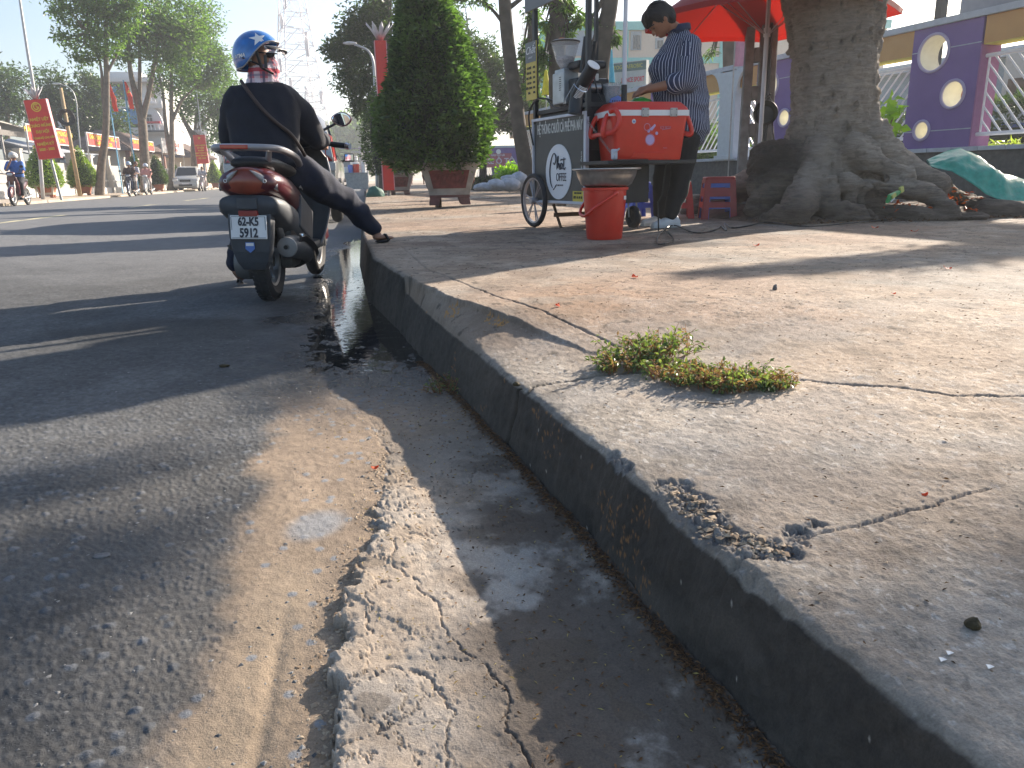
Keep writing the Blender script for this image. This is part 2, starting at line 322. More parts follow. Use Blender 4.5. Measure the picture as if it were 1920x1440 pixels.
def side_mesh():
    NF=44; NC=820; u=np.linspace(0,1,NC)**1.12; ucoarse=np.array([1.12,1.3,1.6,2,2.6,3.4,4.5])
    Y=rows[:,None]*np.ones((1,NC+len(ucoarse))); xk=kerbx(rows)[:,None]
    d=(.42+.82*rows)[:,None]*1.45*np.concatenate([u,ucoarse])[None,:]; d=np.minimum(d,30+0*d); X=xk+.004+d
    z,rr,rk,far,step,t,_,xs=side_h(X,Y)
    rnd_=np.exp(-d/(.004+.006*fbm(Y*14,Y*0,3,34)))*.009; z=z-rnd_
    # the kerb face under each row's edge
    p=np.linspace(0,1,NF,endpoint=False)[None,:]; Yf=Y[:,:1]*np.ones((1,NF)); zt=z[:,:1]
    zf=-.05+(zt+.05)*p; xf=xk-.047+ .047*p**1.4 +(fbm(Yf*22,zf*22,4,31)-.5)*.012+(fbm(Yf*90,zf*90,2,32)-.5)*.004
    jt=np.exp(-((Yf-1.925+(fbm(zf*18,zf*0,3,33)-.5)*.03)/.0045)**2); xf=xf+jt*.03
    Xa=np.concatenate([xf,X],1);Ya=np.concatenate([Yf,Y],1);Za=np.concatenate([zf,z],1)
    # colours
    def c(*a): return np.array(a)[None,None,:]
    n1=fbm(X*1.6,Y*1.6,5,41)[...,None]; n2=fbm(X*9,Y*9,5,42)[...,None]; n3=fbm(X*70,Y*70,3,43)[...,None]
    base=c(.325,.258,.195)*(1-ss(.4,.65,n1))+c(.265,.23,.19)*ss(.4,.65,n1)
    pink=ss(.42,.62,fbm(X*1.1+7,Y*1.1,4,44))[...,None]*(np.maximum(step*ss(1.1,2.6,Y),far))[...,None]
    base=base*(1-.6*pink)+c(.265,.175,.12)*.6*pink
    ora=(np.exp(-((X-.75)/.35)**2-((Y-2.75)/.5)**2)*ss(.3,.6,fbm(X*7,Y*7,4,45)))[...,None]; base=base*(1-.7*ora)+c(.33,.19,.105)*.7*ora
    base=base*(.62+.76*n2)*(.74+.52*n3); fl_=(ss(.60,.72,fbm(X*60+5,Y*38,4,58,.7))*ss(5,2,Y))[...,None]; base=base*(1-.30*fl_); fl2=(ss(.66,.74,fbm(X*95,Y*70+9,3,59,.6))*ss(4,1.5,Y))[...,None]; base=base*(1-.5*fl2)+c(.50,.47,.43)*.5*fl2
    gm=(ss(.40,.60,fbm(X*5+2,Y*5,6,46,.62)*.75+.30*ss(.2,.75,X-xk)*ss(1.15,.6,Y)))[...,None]*ss(1.5,.75,Y)[...,None]; base=base*(1-.72*gm)+c(.085,.085,.08)*.72*gm; bm_=(ss(.48,.66,fbm(X*2.6+5,Y*2.6+1,6,47,.62)))[...,None]; base=base*(1-.42*bm_)+c(.20,.135,.085)*.42*bm_; gp_=(ss(.5,.62,fbm(X*4+1,Y*4+9,5,49,.6))*ss(3.2,1.6,Y)*ss(.9,1.3,Y))[...,None]; base=base*(1-.35*gp_)+c(.19,.185,.18)*.35*gp_
    edge=np.exp(-np.clip(d-.0,0,9)/(.012+.03*fbm(X*20,Y*20,3,47)))[...,None]; base=base*(1-.45*edge)+c(.17,.155,.13)*.45*edge
    st=ss(.62,.75,fbm(X*14,Y*14,4,48))[...,None]; base=base*(1-.22*st)
    wd=(1-.55*(np.maximum(ss(.5,.9,np.exp(-((X-1.9)/1.1)**2-((Y-3.35)/.13)**2)*(.5+fbm(X*6,Y*6,3,49))),ss(.45,.8,np.exp(-((X-1.8)/.8)**2-((Y-4.7)/.35)**2)*(.5+fbm(X*5,Y*5,3,50)))))) [...,None]; wet=1-wd; base=base*wd
    led=((1-step)*(1-far)*ss(2.1,2.6,Y))[...,None]; base=base*(1-.45*led)+c(.25,.17,.11)*.45*led
    base=base*(1+.16*ss(2.6,1.8,Y))[...,None]; mt=(ss(.52,.68,fbm(X*3.3+8,Y*2.1,6,67,.65))*ss(1.6,3,Y))[...,None]; base=base*(1-.45*mt)+c(.13,.085,.058)*.45*mt; dk2=(ss(.68,.74,fbm(X*26,Y*20,4,68,.6))*ss(1.2,2.4,Y))[...,None]; base=base*(1-.55*dk2)  # near pavement colour lightened to offset the sunlight lost on its slope
    ru=rr[...,None]; base=base*(1-ru)+ (c(.20,.185,.17)*(.6+.8*n3))*ru
    lit=((pdist(X,Y,[(.16,3.6),(.29,2.88),(.42,2.55)])<.03+.02*n2[...,0])*(1-step)*(fbm(X*120,Y*120,3,51)>.60)*ss(.5,.55,fbm(X*9,Y*9,2,50)))[...,None]>.5; base=np.where(lit,c(.42,.21,.06),base)
    cm=np.exp(-(pdist(X,Y,crackA)/.006)**2)[...,None]; base=base*(1-.6*cm)
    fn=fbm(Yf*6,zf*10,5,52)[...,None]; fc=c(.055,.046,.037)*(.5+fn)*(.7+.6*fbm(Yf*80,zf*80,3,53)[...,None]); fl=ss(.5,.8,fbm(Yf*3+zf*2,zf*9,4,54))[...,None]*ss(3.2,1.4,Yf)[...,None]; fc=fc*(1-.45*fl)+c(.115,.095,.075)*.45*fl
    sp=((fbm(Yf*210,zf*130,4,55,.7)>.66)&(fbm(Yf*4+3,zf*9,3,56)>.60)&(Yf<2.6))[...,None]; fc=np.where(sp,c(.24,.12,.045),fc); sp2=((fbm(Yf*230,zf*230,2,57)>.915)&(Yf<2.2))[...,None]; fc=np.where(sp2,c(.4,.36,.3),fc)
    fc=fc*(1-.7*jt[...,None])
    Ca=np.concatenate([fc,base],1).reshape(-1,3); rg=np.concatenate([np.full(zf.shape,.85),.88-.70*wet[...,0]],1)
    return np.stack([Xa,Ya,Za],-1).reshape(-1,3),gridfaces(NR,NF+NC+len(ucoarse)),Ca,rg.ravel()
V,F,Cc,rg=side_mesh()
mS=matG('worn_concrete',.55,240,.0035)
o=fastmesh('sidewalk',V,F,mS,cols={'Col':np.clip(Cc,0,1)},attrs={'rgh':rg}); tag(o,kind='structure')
# ---- road, gutter slab
slabpx=[(640,660),(665,740),(700,800),(722,850),(725,870),(718,920),(700,955),(716,990),(680,1020),(667,1070),(648,1100),(640,1140),(652,1190),(616,1215),(610,1258),(642,1280),(625,1300),(632,1340),(620,1400),(612,1440),(600,1500),(600,1600)]
SLP=np.array([G(x,y,.0)[:2] for x,y in slabpx]); SLP=SLP[np.argsort(SLP[:,1])]
def slabx(Y): return np.interp(Y,SLP[:,1],SLP[:,0])
DPX=np.array([G(x,y,0)[:2] for x,y in [(230,1440),(300,1330),(360,1230),(430,1100),(470,960),(480,870),(520,790),(500,720),(570,670),(600,640)]]); DPX=DPX[np.argsort(DPX[:,1])]
cr=[gp(q,0) for q in ([(735,1010),(745,1060),(800,1120),(850,1190),(880,1230),(800,1230)],[(610,1300),(680,1280),(740,1250),(800,1260),(850,1330),(840,1440)],[(760,1000),(850,990),(930,990),(1000,970)],[(900,880),(960,860),(1000,890)],[(900,1240),(945,1290),(960,1370),(990,1440)],[(640,1190),(700,1180),(690,1110),(720,1080)],[(820,930),(880,900),(900,870)])]
wob=lambda X,Y,k,a,s:(fbm(X*k,Y*k,3,s)-.5)*a
def road_h(X,Y):
    xs=slabx(Y+wob(X,Y,30,.05,61))+(fbm(X*30,Y*30,6,62,.68)-.5)*.060+wob(X,Y,120,.012,63)
    sm=ss(-.0022,.0022,X-xs)*ss(2.35,1.9,Y+wob(X,Y,8,.3,64))       # 1 on the slab
    th=.024*ss(2.0,1.05,Y)+.004
    zr=.02*ss(-.6,-2.5,X)+.10*ss(-1.5,-6,X)-.04*ss(-7,-11.5,X)-th*ss(-.5,0,X-slabx(Y)+.35)*ss(2.4,1.5,Y)
    puddle=np.maximum(ss(.17,-.06,pdist(X,Y,[(.08,3.45),(-.02,3.7),(-.02,4.3)])+wob(X,Y,9,.16,57)),ss(.17,-.06,pdist(X,Y,[(-.20,6.1),(-.26,6.7),(-.24,8.2)])+wob(X,Y,7,.16,58)))
    wetz=ss(-.60,-.2,X)*ss(2.5,3.1,Y)*ss(11,9,Y); zr=zr-(zr+.001)*wetz-.010*puddle+wetz*(1-puddle)*((fbm(X*40,Y*26,4,59,.6)-.5)*.010-.0062)
    zs=.002+wob(X,Y,7,.008,65)+(fbm(X*24,Y*24,6,66,.70)-.5)*.0065-.004
    near=ss(3.5,1.2,Y)
    f1,f2,i=worley(X*70,Y*70,4); g1,g2,j=worley(X*34+9,Y*34,6); ag=np.clip(.55-f1,0,1)*.0052*(.3+i)+np.clip(.36-g1,0,1)*.010*(j>.80)
    dirt=dirtm(X,Y)
    zr=zr+(ag*(1-.75*dirt)*(.35+.65*ss(4.5,1.5,Y)))+wob(X,Y,2.2,.010,67)*ss(0,-.5,X)+wob(X,Y,18,.003,68)+wob(X,Y,60,.002,69)
    # tyre track in the dirt
    tx=X+.19+wob(X,Y,3,.02,70); tr=np.exp(-(tx/.012)**2)*.004*dirt*ss(1.3,1.1,Y); zr=zr-tr
    wx=X+(fbm(X*18,Y*18,6,71,.68)-.5)*.045; wy=Y+(fbm(X*18,Y*18,6,72,.68)-.5)*.045
    for c in cr: zs=zs-.006*np.exp(-(pdist(wx,wy,c)/(.0009+.0011*fbm(X*25,Y*25,2,73)))**2)
    f1,f2,i=worley(X*12+fbm(X*14,Y*14,6,11,.68)*2.2,Y*12+fbm(X*14,Y*14,6,12,.68)*2.2,8); wk=ss(-.0,-.12,X-xs-.20)     # crazing near the broken rim
    zs=zs-.006*np.exp(-((f2-f1)/.022)**2)*wk*ss(.35,.55,fbm(X*5,Y*5,2,74))
    zs=zs+(np.where(i>.5,1,-1)*.0015)*wk-.010*ss(.02,0,X-xs)*fbm(X*60,Y*60,2,75)
    f1,f2,i=worley(X*45,Y*45,9); zs=zs-np.clip(.3-f1,0,1)*.010*(i>.82)
    z=zr*(1-sm)+zs*sm
    deb=ss(.05,.01,(kerbx(Y)-.045)-X+wob(X,Y,40,.03,76))*ss(3.2,2.2,Y); z=z+deb*(.006+(.5-worley(X*90,Y*90,10)[0])*.005)
    return z,sm,dirt,deb,puddle
def dirtm(X,Y):
    xd=np.interp(Y,DPX[:,1],DPX[:,0]); e=X-xd+wob(X,Y,6,.12,77)+wob(X,Y,30,.035,78)
    return ss(-.03,.05,e)*ss(2.9,2.1,Y+wob(X,Y,3,.5,79))
wetp=gp([(200,588),(330,560),(430,575),(470,560),(560,545),(620,560),(650,600),(640,650),(600,645),(500,640),(400,640),(350,600)],0)
def road_mesh():
    NC=860; u=np.linspace(0,1,NC)**1.1; uc=np.linspace(1,2,16)[1:]
    xr=kerbx(rows)-.040; W=np.minimum((.5+.78*rows)*1.2,11.0)[:,None]; full=xr+11.2+.04*np.clip(rows-20,0,99)
    d=np.concatenate([W*u[None,:],W+(full[:,None]-W)*((uc-1)[None,:]**1.5)],1)
    X=xr[:,None]-d; Y=rows[:,None]+0*X
    z,sm,dirt,deb,pud=road_h(X,Y)
    def c(*a): return np.array(a)[None,None,:]
    e=lambda q:q[...,None]
    n2=e(fbm(X*8,Y*8,5,81)); n3=e(fbm(X*75,Y*75,3,82)); n1=e(fbm(X*1.3,Y*1.3,4,83))
    f1,f2,i=worley(X*70,Y*70,4)
    asp=c(.096,.098,.099)*(.75+.5*n2)*(.62+.76*n3)*(.82+.36*e(i)); asp=asp*(1-.30*ss(.45,.65,n1))
    dust=.6*e(ss(.35,.7,fbm(X*3,Y*3,4,84))*ss(-2.2,-.3,X)*ss(3.3,1.4,Y)); asp=asp*(1-.45*dust)+c(.21,.19,.165)*.45*dust
    g1,g2,j=worley(X*34+9,Y*34,6); st=e(np.clip((.38-g1)*8,0,1)*(j>.80)*ss(4,2,Y)); asp=asp*(1-st)+c(.120,.127,.135)*(.7+.6*e(_T[(j*255).astype(int)&255,3]))*st
    far=e(ss(4,10,Y)); asp=asp*(1-far)+c(.145,.148,.152)*(.85+.3*n2)*far
    dr=c(.27,.205,.145)*(.68+.64*n2)*(.68+.64*n3); dd=e(ss(.45,.62,fbm(X*4+5,Y*4,4,85))); dr=dr*(1-.3*dd)+c(.23,.175,.13)*.3*dd
    lite=e(np.exp(-((X-np.interp(Y,DPX[:,1],DPX[:,0])-.10)/.08)**2)*ss(1.6,1.2,Y)); dr=dr*(1-.5*lite)+c(.42,.325,.22)*.5*lite
    st2=e(np.clip((.36-g1)*9,0,1)*(j>.86)); dr=dr*(1-st2)+c(.23,.235,.24)*st2
    D=e(dirt); base=asp*(1-D)+dr*D
    pz=e(np.exp(-(((X+.157)/.062)**2+((Y-1.565-(X+.15)*.25)/.065)**2)**3)); base=base*(1-.9*pz)+c(.24,.245,.25)*(.8+.4*n3)*.9*pz
    sl=c(.39,.315,.24)*(.6+.8*n2)*(.72+.56*n3); s1=e(ss(.42,.6,fbm(X*6+1,Y*6,4,86))); sl=sl*(1-.35*s1)+c(.40,.385,.355)*.35*s1
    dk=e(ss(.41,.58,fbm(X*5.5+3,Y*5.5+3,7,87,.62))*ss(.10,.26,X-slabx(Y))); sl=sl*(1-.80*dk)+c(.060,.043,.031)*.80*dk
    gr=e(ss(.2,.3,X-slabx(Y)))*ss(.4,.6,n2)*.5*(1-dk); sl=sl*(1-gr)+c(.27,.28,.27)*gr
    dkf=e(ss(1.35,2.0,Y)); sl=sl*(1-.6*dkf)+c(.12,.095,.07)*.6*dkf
    sp=e((fbm(X*9+2,Y*9,3,88)>.70)*(Y<1.5)*1.); sl=sl*(1-.45*sp)+c(.12,.09,.06)*.45*sp
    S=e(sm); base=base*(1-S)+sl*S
    db=e(deb); base=base*(1-.85*db)+c(.085,.06,.042)*(.5+n3)*.85*db
    # wet
    wl=ss(-.75,-.25,X+wob(X,Y,4,.4,89))*ss(2.15,2.7,Y+wob(X,Y,5,.5,90))*ss(10,8,Y)
    wl2=ss(.35,.75,np.exp(-((X+.9)/.75)**2-((Y-3.95)/.42)**2)+wob(X,Y,4,.5,91))
    wet=np.clip(np.maximum(wl,wl2*.85),0,1); base=base*(1-e(wet)*.66)
    strk=e(np.exp(-((X+1.75+(Y-2.95)*-.55)/.03)**2-((Y-2.95)/.16)**2)); base=base*(1-.5*np.clip(strk*1.5,0,1))
    rg=np.clip(.88-.78*wl*(.75+.25*ss(.35,.6,fbm(X*25,Y*25,3,92)))-.12*wl2,.1,1)
    # paint remnants on the far side of the road: the centre line
    cl=e((np.abs(X+6.0)<.07)*((Y%7)<3)*(Y>14)*(fbm(X*9,Y*9,3,93)>.35)); base=base*(1-cl)+c(.55,.5,.3)*cl
    V=np.stack([X,Y,z],-1).reshape(-1,3); Fc=gridfaces(NR,NC+len(uc))[:,::-1]
    onslab=(sm>.5).ravel()[Fc].mean(1)>.5
    return V,Fc,np.clip(base,0,1).reshape(-1,3),rg.ravel(),onslab
V,F,Cc,rg,ons=road_mesh()
mR=matG('asphalt_and_dirt',.6,300,.0035)
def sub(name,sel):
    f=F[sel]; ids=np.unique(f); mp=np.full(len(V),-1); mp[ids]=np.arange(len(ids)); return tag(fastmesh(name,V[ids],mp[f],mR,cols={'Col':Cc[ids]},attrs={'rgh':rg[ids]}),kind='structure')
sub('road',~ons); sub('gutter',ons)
# ---- water lying in the gutter
mW=bpy.data.materials.new('gutter_water'); mW.use_nodes=True; p=mW.node_tree.nodes['Principled BSDF']; p.inputs['Base Color'].default_value=(.02,.02,.018,1); p.inputs['Roughness'].default_value=.02; p.inputs['Alpha'].default_value=.93; p.inputs['Specular IOR Level'].default_value=.8
N=mW.node_tree.nodes; n=N.new('ShaderNodeTexNoise'); n.inputs['Scale'].default_value=28; n.inputs['Detail'].default_value=2; b=N.new('ShaderNodeBump'); b.inputs['Strength'].default_value=.12; b.inputs['Distance'].default_value=.004
tcn=N.new('ShaderNodeTexCoord'); mW.node_tree.links.new(tcn.outputs['Object'],n.inputs['Vector']); mW.node_tree.links.new(n.outputs[0],b.inputs['Height']); mW.node_tree.links.new(b.outputs[0],p.inputs['Normal'])
def water(name,pts,z):
    mb=MB(); 
    q=[];k=len(pts)
    for i in range(k):
        a=np.array(pts[i]);b_=np.array(pts[(i+1)%k])
        for j in range(6): t=j/6; pp=a*(1-t)+b_*t; q.append([pp[0]+(random.random()-.5)*.012,pp[1]+(random.random()-.5)*.03,z])
    mb.add(q,[list(range(len(q)))]); return tag(mb.build(name,mW),kind='structure')
water('water',[(kerbx(y)+.01,y) for y in (9.8,8,6.5,5.2,4.4,3.8,3.2,2.8)]+[(-.05,2.75),(-.45,3.0),(-.62,4),(-.66,7),(-.6,9.8)],-.0052)
# ---- the far ground, the opposite pavement and the earth beyond
mE=mat('bare_earth',(.26,.2,.14),.9,var=.25,sc_=.6,bump=.3,bs=9); mA2=mat('far_asphalt',(.145,.148,.152),.85,var=.12,sc_=1.2)
b=MB(); b.box((0,300,-.35),(1400,1400,.3)); tag(b.build('ground',mE),kind='structure')
b=MB(); v=[];f=[]
for i,y in enumerate((74.9,120,200,400)):
    for x,zz in ((-14.4-.04*(y-75),.03),(-6,.10),(-.1,-.01)): v.append((x,y,zz+.003))
for i in range(3):
    for j in range(2): a=i*3+j; f.append((a,a+1,a+4,a+3))
b.add(v,f); tag(b.build('far_road',mA2),kind='structure')
mPv=mat('pale_paving',(.42,.35,.27),.9,var=.18,sc_=1.5,bump=.2,bs=20)
b=MB(); L0=[(-11.2-.035,-3),(-11.2,20),(-11.6,30),(-12.4,50),(-13.4,75),(-18,200),(-25,400)]
v=[];f=[]
for x,y in L0:
    for dx,zz in((0,-.05),(-.02,.17),(-60,.19)): v.append((x+dx,y,zz))
for i in range(len(L0)-1):
    for j in range(2): a=i*3+j; f.append((a,a+1,a+4,a+3))
b.add(v,f); tag(b.build('opposite_sidewalk',mPv),kind='structure')
b=MB(); v=[];f=[]                         # school side ground past the modelled sidewalk
for y in (-3,74.5,400): v+= [(-.1,y,.20),(200,y,.20)]
f=[(0,1,3,2),(2,3,5,4)]; v[0]=(3.5,-3,.2); v=[(x,y,.2) for x,y,_ in v]
v[2]=(-.1,74.5,.2)
b=MB(); b.add([(28,-3,.21),(200,-3,.21),(200,400,.21),(-.1,400,.21),(-.1,74.8,.21),(28,74.8,.21)],[(0,1,2,3,4,5)]); tag(b.build('school_ground',mPv),kind='structure')
# ================================================================== SCOOTER (local: y forward, x right, origin under the rear axle)
mTyre=mat('tyre_rubber',(.022,.022,.024),.75,bump=.25,bs=70,var=.25,dirt=.35,dc=(.09,.08,.065)); mRim=mat('alloy',(.5,.5,.5),.35,.9); mDkPl=mat('grey_black_plastic',(.045,.052,.062),.55,var=.2,bump=.1,bs=90,dirt=.3,dc=(.1,.09,.08))
mMar=mat('maroon_paint',(.075,.006,.012),.28,coat=.6,var=.12,dirt=.18,dc=(.12,.07,.06)); mSilv=mat('silver_paint',(.30,.29,.30),.4,.3,coat=.3); mBlk=mat('black_plastic',(.015,.015,.017),.4,var=.1); mSeat=mat('black_vinyl',(.018,.018,.02),.5,bump=.2,bs=120)
mChrome=mat('chrome',(.75,.75,.76),.12,1,var=.02); mSteel=mat('dull_steel',(.35,.35,.35),.42,.9,var=.15); mMirror=mat('mirror_glass',(.8,.82,.85),.03,1,var=0)
mRedL=mat('red_lens',(.42,.035,.02),.12,coat=.7,var=.12,sc_=40); mOrL=mat('orange_red_lens',(.23,.048,.026),.28,coat=.25,var=.25,sc_=14); mClr=mat('clear_lens',(.28,.26,.25),.12,coat=.8,var=.25,sc_=40,spec=.8)
mWhite=mat('white_paint',(.75,.75,.74),.45,var=.05); mInk=mat('dark_ink',(.03,.035,.05),.6,var=0)
c0=G(495,562,0)+np.array([.045,0,0]); SH=R(8)
scooter=empty('parked_scooter',(c0[0],c0[1],.0),-SH,'maroon scooter with a silver grab rail, its rear plate towards us, stopped at the kerb','scooter')
scooter.rotation_euler=(0,R(1.5),-SH)
def wheel(par,c,r,wd,rim=mRim,tyre=mTyre,ns=5,name='wheel',axis='x',k=40,rimr=.62):
    b=MB(); rr=r-wd*.5; P=[(r*rimr,-wd*.32),(rr+.01,-wd*.5),(r-wd*.22,-wd*.42),(r-wd*.05,-wd*.25),(r,0),(r-wd*.05,wd*.25),(r-wd*.22,wd*.42),(rr+.01,wd*.5),(r*rimr,wd*.32),(r*rimr,-wd*.32)]
    b.lathe(P,c,k,axis); wh=b.build(name,tyre,par,smooth=2)
    b=MB(); q=r*rimr; b.lathe([(q+.004,-wd*.34),(q-.012,-wd*.28),(q-.016,0),(q-.012,wd*.28),(q+.004,wd*.34)],c,k,axis); b.lathe([(0,-wd*.3),(.035,-wd*.3),(.04,-.01),(.04,.01),(.035,wd*.3),(0,wd*.3)],c,16,axis)
    for i in range(ns):
        a=2*math.pi*i/ns+.3; d=(0,math.cos(a),math.sin(a)) if axis=='x' else (math.cos(a),0,math.sin(a)); c1=np.array(c)+np.array(d)*.03; c2=np.array(c)+np.array(d)*(q-.01); b.tube([c1,c2],[.014,.009],6)
    b.build('rim',rim,wh,smooth=2); return wh
wheel(scooter,(0,0,.235),.235,.105)
b=MB()                                     # tread blocks of the rear tyre
for i in range(46):
    a=2*math.pi*i/46
    for s in(-1,1):
        cx=s*.022; b.box((cx,.2335*math.sin(a+.03*s),.235+.2335*math.cos(a+.03*s)),(.032,.017,.008),rx=-a,rz=0)
b.build('tread',mTyre,scooter.children[0])
wheel(scooter,(.02,1.235,.225),.225,.09)
def sect(y,zc,hw,hh,n=20,p=2.6,top=1.,x0=0):
    q=[]
    for a in np.linspace(0,2*math.pi,n,endpoint=False):
        ca,sa=math.cos(a),math.sin(a); x=hw*np.sign(ca)*abs(ca)**(2/p); z=hh*np.sign(sa)*abs(sa)**(2/p); 
        if sa>0: x*=1-(1-top)*sa
        q.append([x+x0,y,zc+z])
    return q
# tail cowl
b=MB(); b.loft([sect(-.345,.70,.125,.045,top=.8),sect(-.325,.70,.165,.070,top=.75),sect(-.25,.695,.19,.088,top=.72),sect(-.1,.67,.20,.105,top=.72),sect(.15,.60,.195,.15,top=.75),sect(.38,.52,.175,.18,top=.8),sect(.5,.46,.14,.14,top=.85)])
cowl=b.build('tail_cowl',mMar,scooter,smooth=True)
# combined lamp: red-orange middle, clear wings
def lampstrip(name,xs,m,off=0,par=None):
    b=MB(); rg=[]
    for x in xs:
        t=abs(x)/.19; zt=.775-.085*t**2.0; zb=.628+.02*t; y=-.352+.085*t**2.2-off
        rg.append([[x,y+.02,zb],[x,y-.006,zb+.012],[x,y-.014,(zt+zb)/2],[x,y-.004,zt-.012],[x,y+.028,zt]])
    b.loft(rg,cap=False,close=False); return b.build(name,m,par or scooter,smooth=True)
tl=lampstrip('tail_lamp',np.linspace(-.172,.172,19),mOrL)
for s in(-1,1):
    b=MB(); rg=[]
    for t in np.linspace(0,1,12):
        x0=.035+.140*t; top=.768-.085*(x0/.19)**2; zt=top-.006; zb=top-.008-.062*math.sin(min(1,t*1.25)*math.pi/2)*(1-.35*max(0,t-.6)/.4); zm=(zt+zb)/2; hw=(zt-zb)/2+.001; y=-.354+.085*(x0/.19)**2.2
        rg.append([[s*x0,y+.006,zm-hw],[s*x0,y-.012,zm-hw*.8],[s*x0,y-.020,zm],[s*x0,y-.012,zm+hw*.8],[s*x0,y+.008,zm+hw]])
    b.loft(rg,cap=False,close=False); ln=b.build('indicator',mClr,scooter,smooth=True)
    b=MB(); b.lathe([(.010,0),(.010,-.004),(.0075,-.004),(.0075,0)],(s*.115,-.352,.702),16,'y'); b.build('bulb_ring',mWhite,ln)
# lower cowl, dark
b=MB(); b.loft([sect(-.335,.580,.165,.048,p=3),sect(-.30,.565,.185,.065,p=3),sect(-.15,.53,.195,.090,p=3),sect(.1,.455,.195,.12,p=3),sect(.32,.35,.18,.13,p=3),sect(.50,.26,.16,.10,p=3)])
b.build('lower_cowl',mDkPl,scooter,smooth=True)
b=MB(); b.box((0,-.348,.582),(.11,.02,.062),bev=.006); b.build('catch_panel',mDkPl,scooter)
b=MB(); b.box((0,-.335,.528),(.105,.03,.034),bev=.006); b.build('reflector',mat('dull_red',(.25,.02,.015),.35),scooter)
# mudguard with plate and sticker
b=MB(); b.loft([[[-.115*k,y-.012,z],[.115*k,y-.012,z],[.125*k,y+.05,z],[-.125*k,y+.05,z]] for y,z,k in((-.30,.56,1),(-.325,.48,1.02),(-.335,.40,.98),(-.33,.32,.88),(-.315,.26,.74),(-.295,.215,.52))])
mud=b.build('mudguard',mDkPl,scooter,bev=.006)
b=MB(); b.box((0,-.352,.455),(.198,.006,.128),rx=-.10,bev=.004); pl=b.build('license_plate',mWhite,scooter)
u=(1,0,0); v_=(0,.10,.995)
writing('plate_text',mInk,[('62-K5',.062,0,.029),('5912',.068,0,-.032)],(0,-.3556,.455),u,v_,pl,scl=(.74,1),bold=.0022)
b=MB()
for dx,dz,w_,h_ in((0,.057,.184,.0022),(0,-.057,.184,.0022),(-.092,0,.0022,.114),(.092,0,.0022,.114)): b.box((dx,-.3558-dz*-.10*1,.455+dz),(w_,.0015,h_))
b.build('plate_border',mInk,pl)
b=MB(); b.prism([(-.024,.028),(.024,.028),(.026,-.008),(0,-.030),(-.026,-.008)],(-.002,-.3495,.345),(1,0,0),(0,0,1),(0,-1,0),.002); st=b.build('sticker',mat('sticker_blue',(.09,.19,.5),.4,var=0),mud)
b=MB(); b.prism([(-.021,.024),(.021,.024),(.021,.008),(-.021,.008)],(-.002,-.3518,.345),(1,0,0),(0,0,1),(0,-1,0),.001); b.build('sticker_band',mWhite,st)
# grab rail
rail=[(-.165,.30,.80),(-.195,.1,.835),(-.20,-.12,.86),(-.185,-.28,.873),(-.13,-.355,.876),(0,-.375,.877),(.13,-.355,.876),(.185,-.28,.873),(.20,-.12,.86),(.195,.1,.835),(.165,.30,.80)]
def smoothp(P,n=4):
    P=np.array(P,float); o=[]
    for i in range(len(P)-1):
        p0=P[max(i-1,0)];p1=P[i];p2=P[i+1];p3=P[min(i+2,len(P)-1)]
        for t in np.linspace(0,1,n,endpoint=False): o.append(.5*((2*p1)+(-p0+p2)*t+(2*p0-5*p1+4*p2-p3)*t*t+(-p0+3*p1-3*p2+p3)*t**3))
    o.append(P[-1]); return o
b=MB(); b.tube(smoothp(rail,5),.019,10,sx=1.25)
for s in(-1,1): b.tube([(s*.14,-.30,.872),(s*.10,-.20,.80),(s*.09,-.12,.76)],[.016,.02,.024],8)
gr=b.build('grab_rail',mSilv,scooter,smooth=True)
b=MB(); b.box((-.035,-.395,.878),(.16,.014,.024),bev=.006); b.build('high_brake_lamp',mRedL,gr)
# seat
b=MB(); b.loft([sect(-.27,.80,.10,.022,top=.8),sect(-.22,.80,.125,.035,top=.85),sect(0,.79,.14,.045,top=.85),sect(.25,.765,.14,.045,top=.85),sect(.5,.755,.12,.045,top=.85),sect(.66,.75,.085,.03,top=.85)])
b.build('seat',mSeat,scooter,smooth=True)
for o_ in scooter.children:
    if o_.name.split('.')[0] in('tail_cowl','tail_lamp','indicator','lower_cowl','grab_rail','seat'): o_.scale=(.92,1,1)
# floor board, leg shield, front body
b=MB(); b.box((0,.72,.27),(.30,.46,.06),bev=.02); b.box((0,.60,.33),(.12,.3,.12),bev=.03); b.build('footboard',mDkPl,scooter)
b=MB(); b.loft([sect(.95,.34,.13,.06),sect(1.0,.50,.14,.10),sect(1.04,.66,.14,.12),sect(1.06,.82,.12,.10),sect(1.07,.92,.08,.05)])
rg=[]
for zz,hw,yc in zip((.24,.32,.45,.60,.75,.86,.93,.96),(.125,.165,.195,.215,.21,.185,.13,.06),(.80,.85,.90,.935,.96,.98,1.0,1.01)):
    t_=np.linspace(-1,1,15); fr=[(hw*t,yc+.075*(1-t*t),zz) for t in t_]; bk=[(hw*t*1.02,yc+.075*(1-t*t)+.022,zz) for t in t_[::-1]]; rg.append(fr+bk)
b.loft(rg)
ls=b.build('leg_shield',mDkPl,scooter,smooth=2)
for s in(-1,1):
    b=MB(); b.tube(smoothp([(s*.130,.805,.24),(s*.169,.855,.32),(s*.199,.905,.45),(s*.219,.94,.60),(s*.214,.965,.75),(s*.189,.985,.86)],4),.007,8); b.build('shield_trim',mSilv,ls,smooth=True)
b=MB(); b.lathe([(.10,-.055),(.262,-.06),(.272,0),(.262,.06),(.10,.055)],(.02,1.235,.225),20,'x',a0=R(10),a1=R(150)); b.build('front_fender',mMar,scooter,smooth=2)
b=MB()
for s in(-1,1): b.tube([(.02+s*.07,1.235,.225),(.02+s*.06,1.12,.55)],[.02,.024],8)
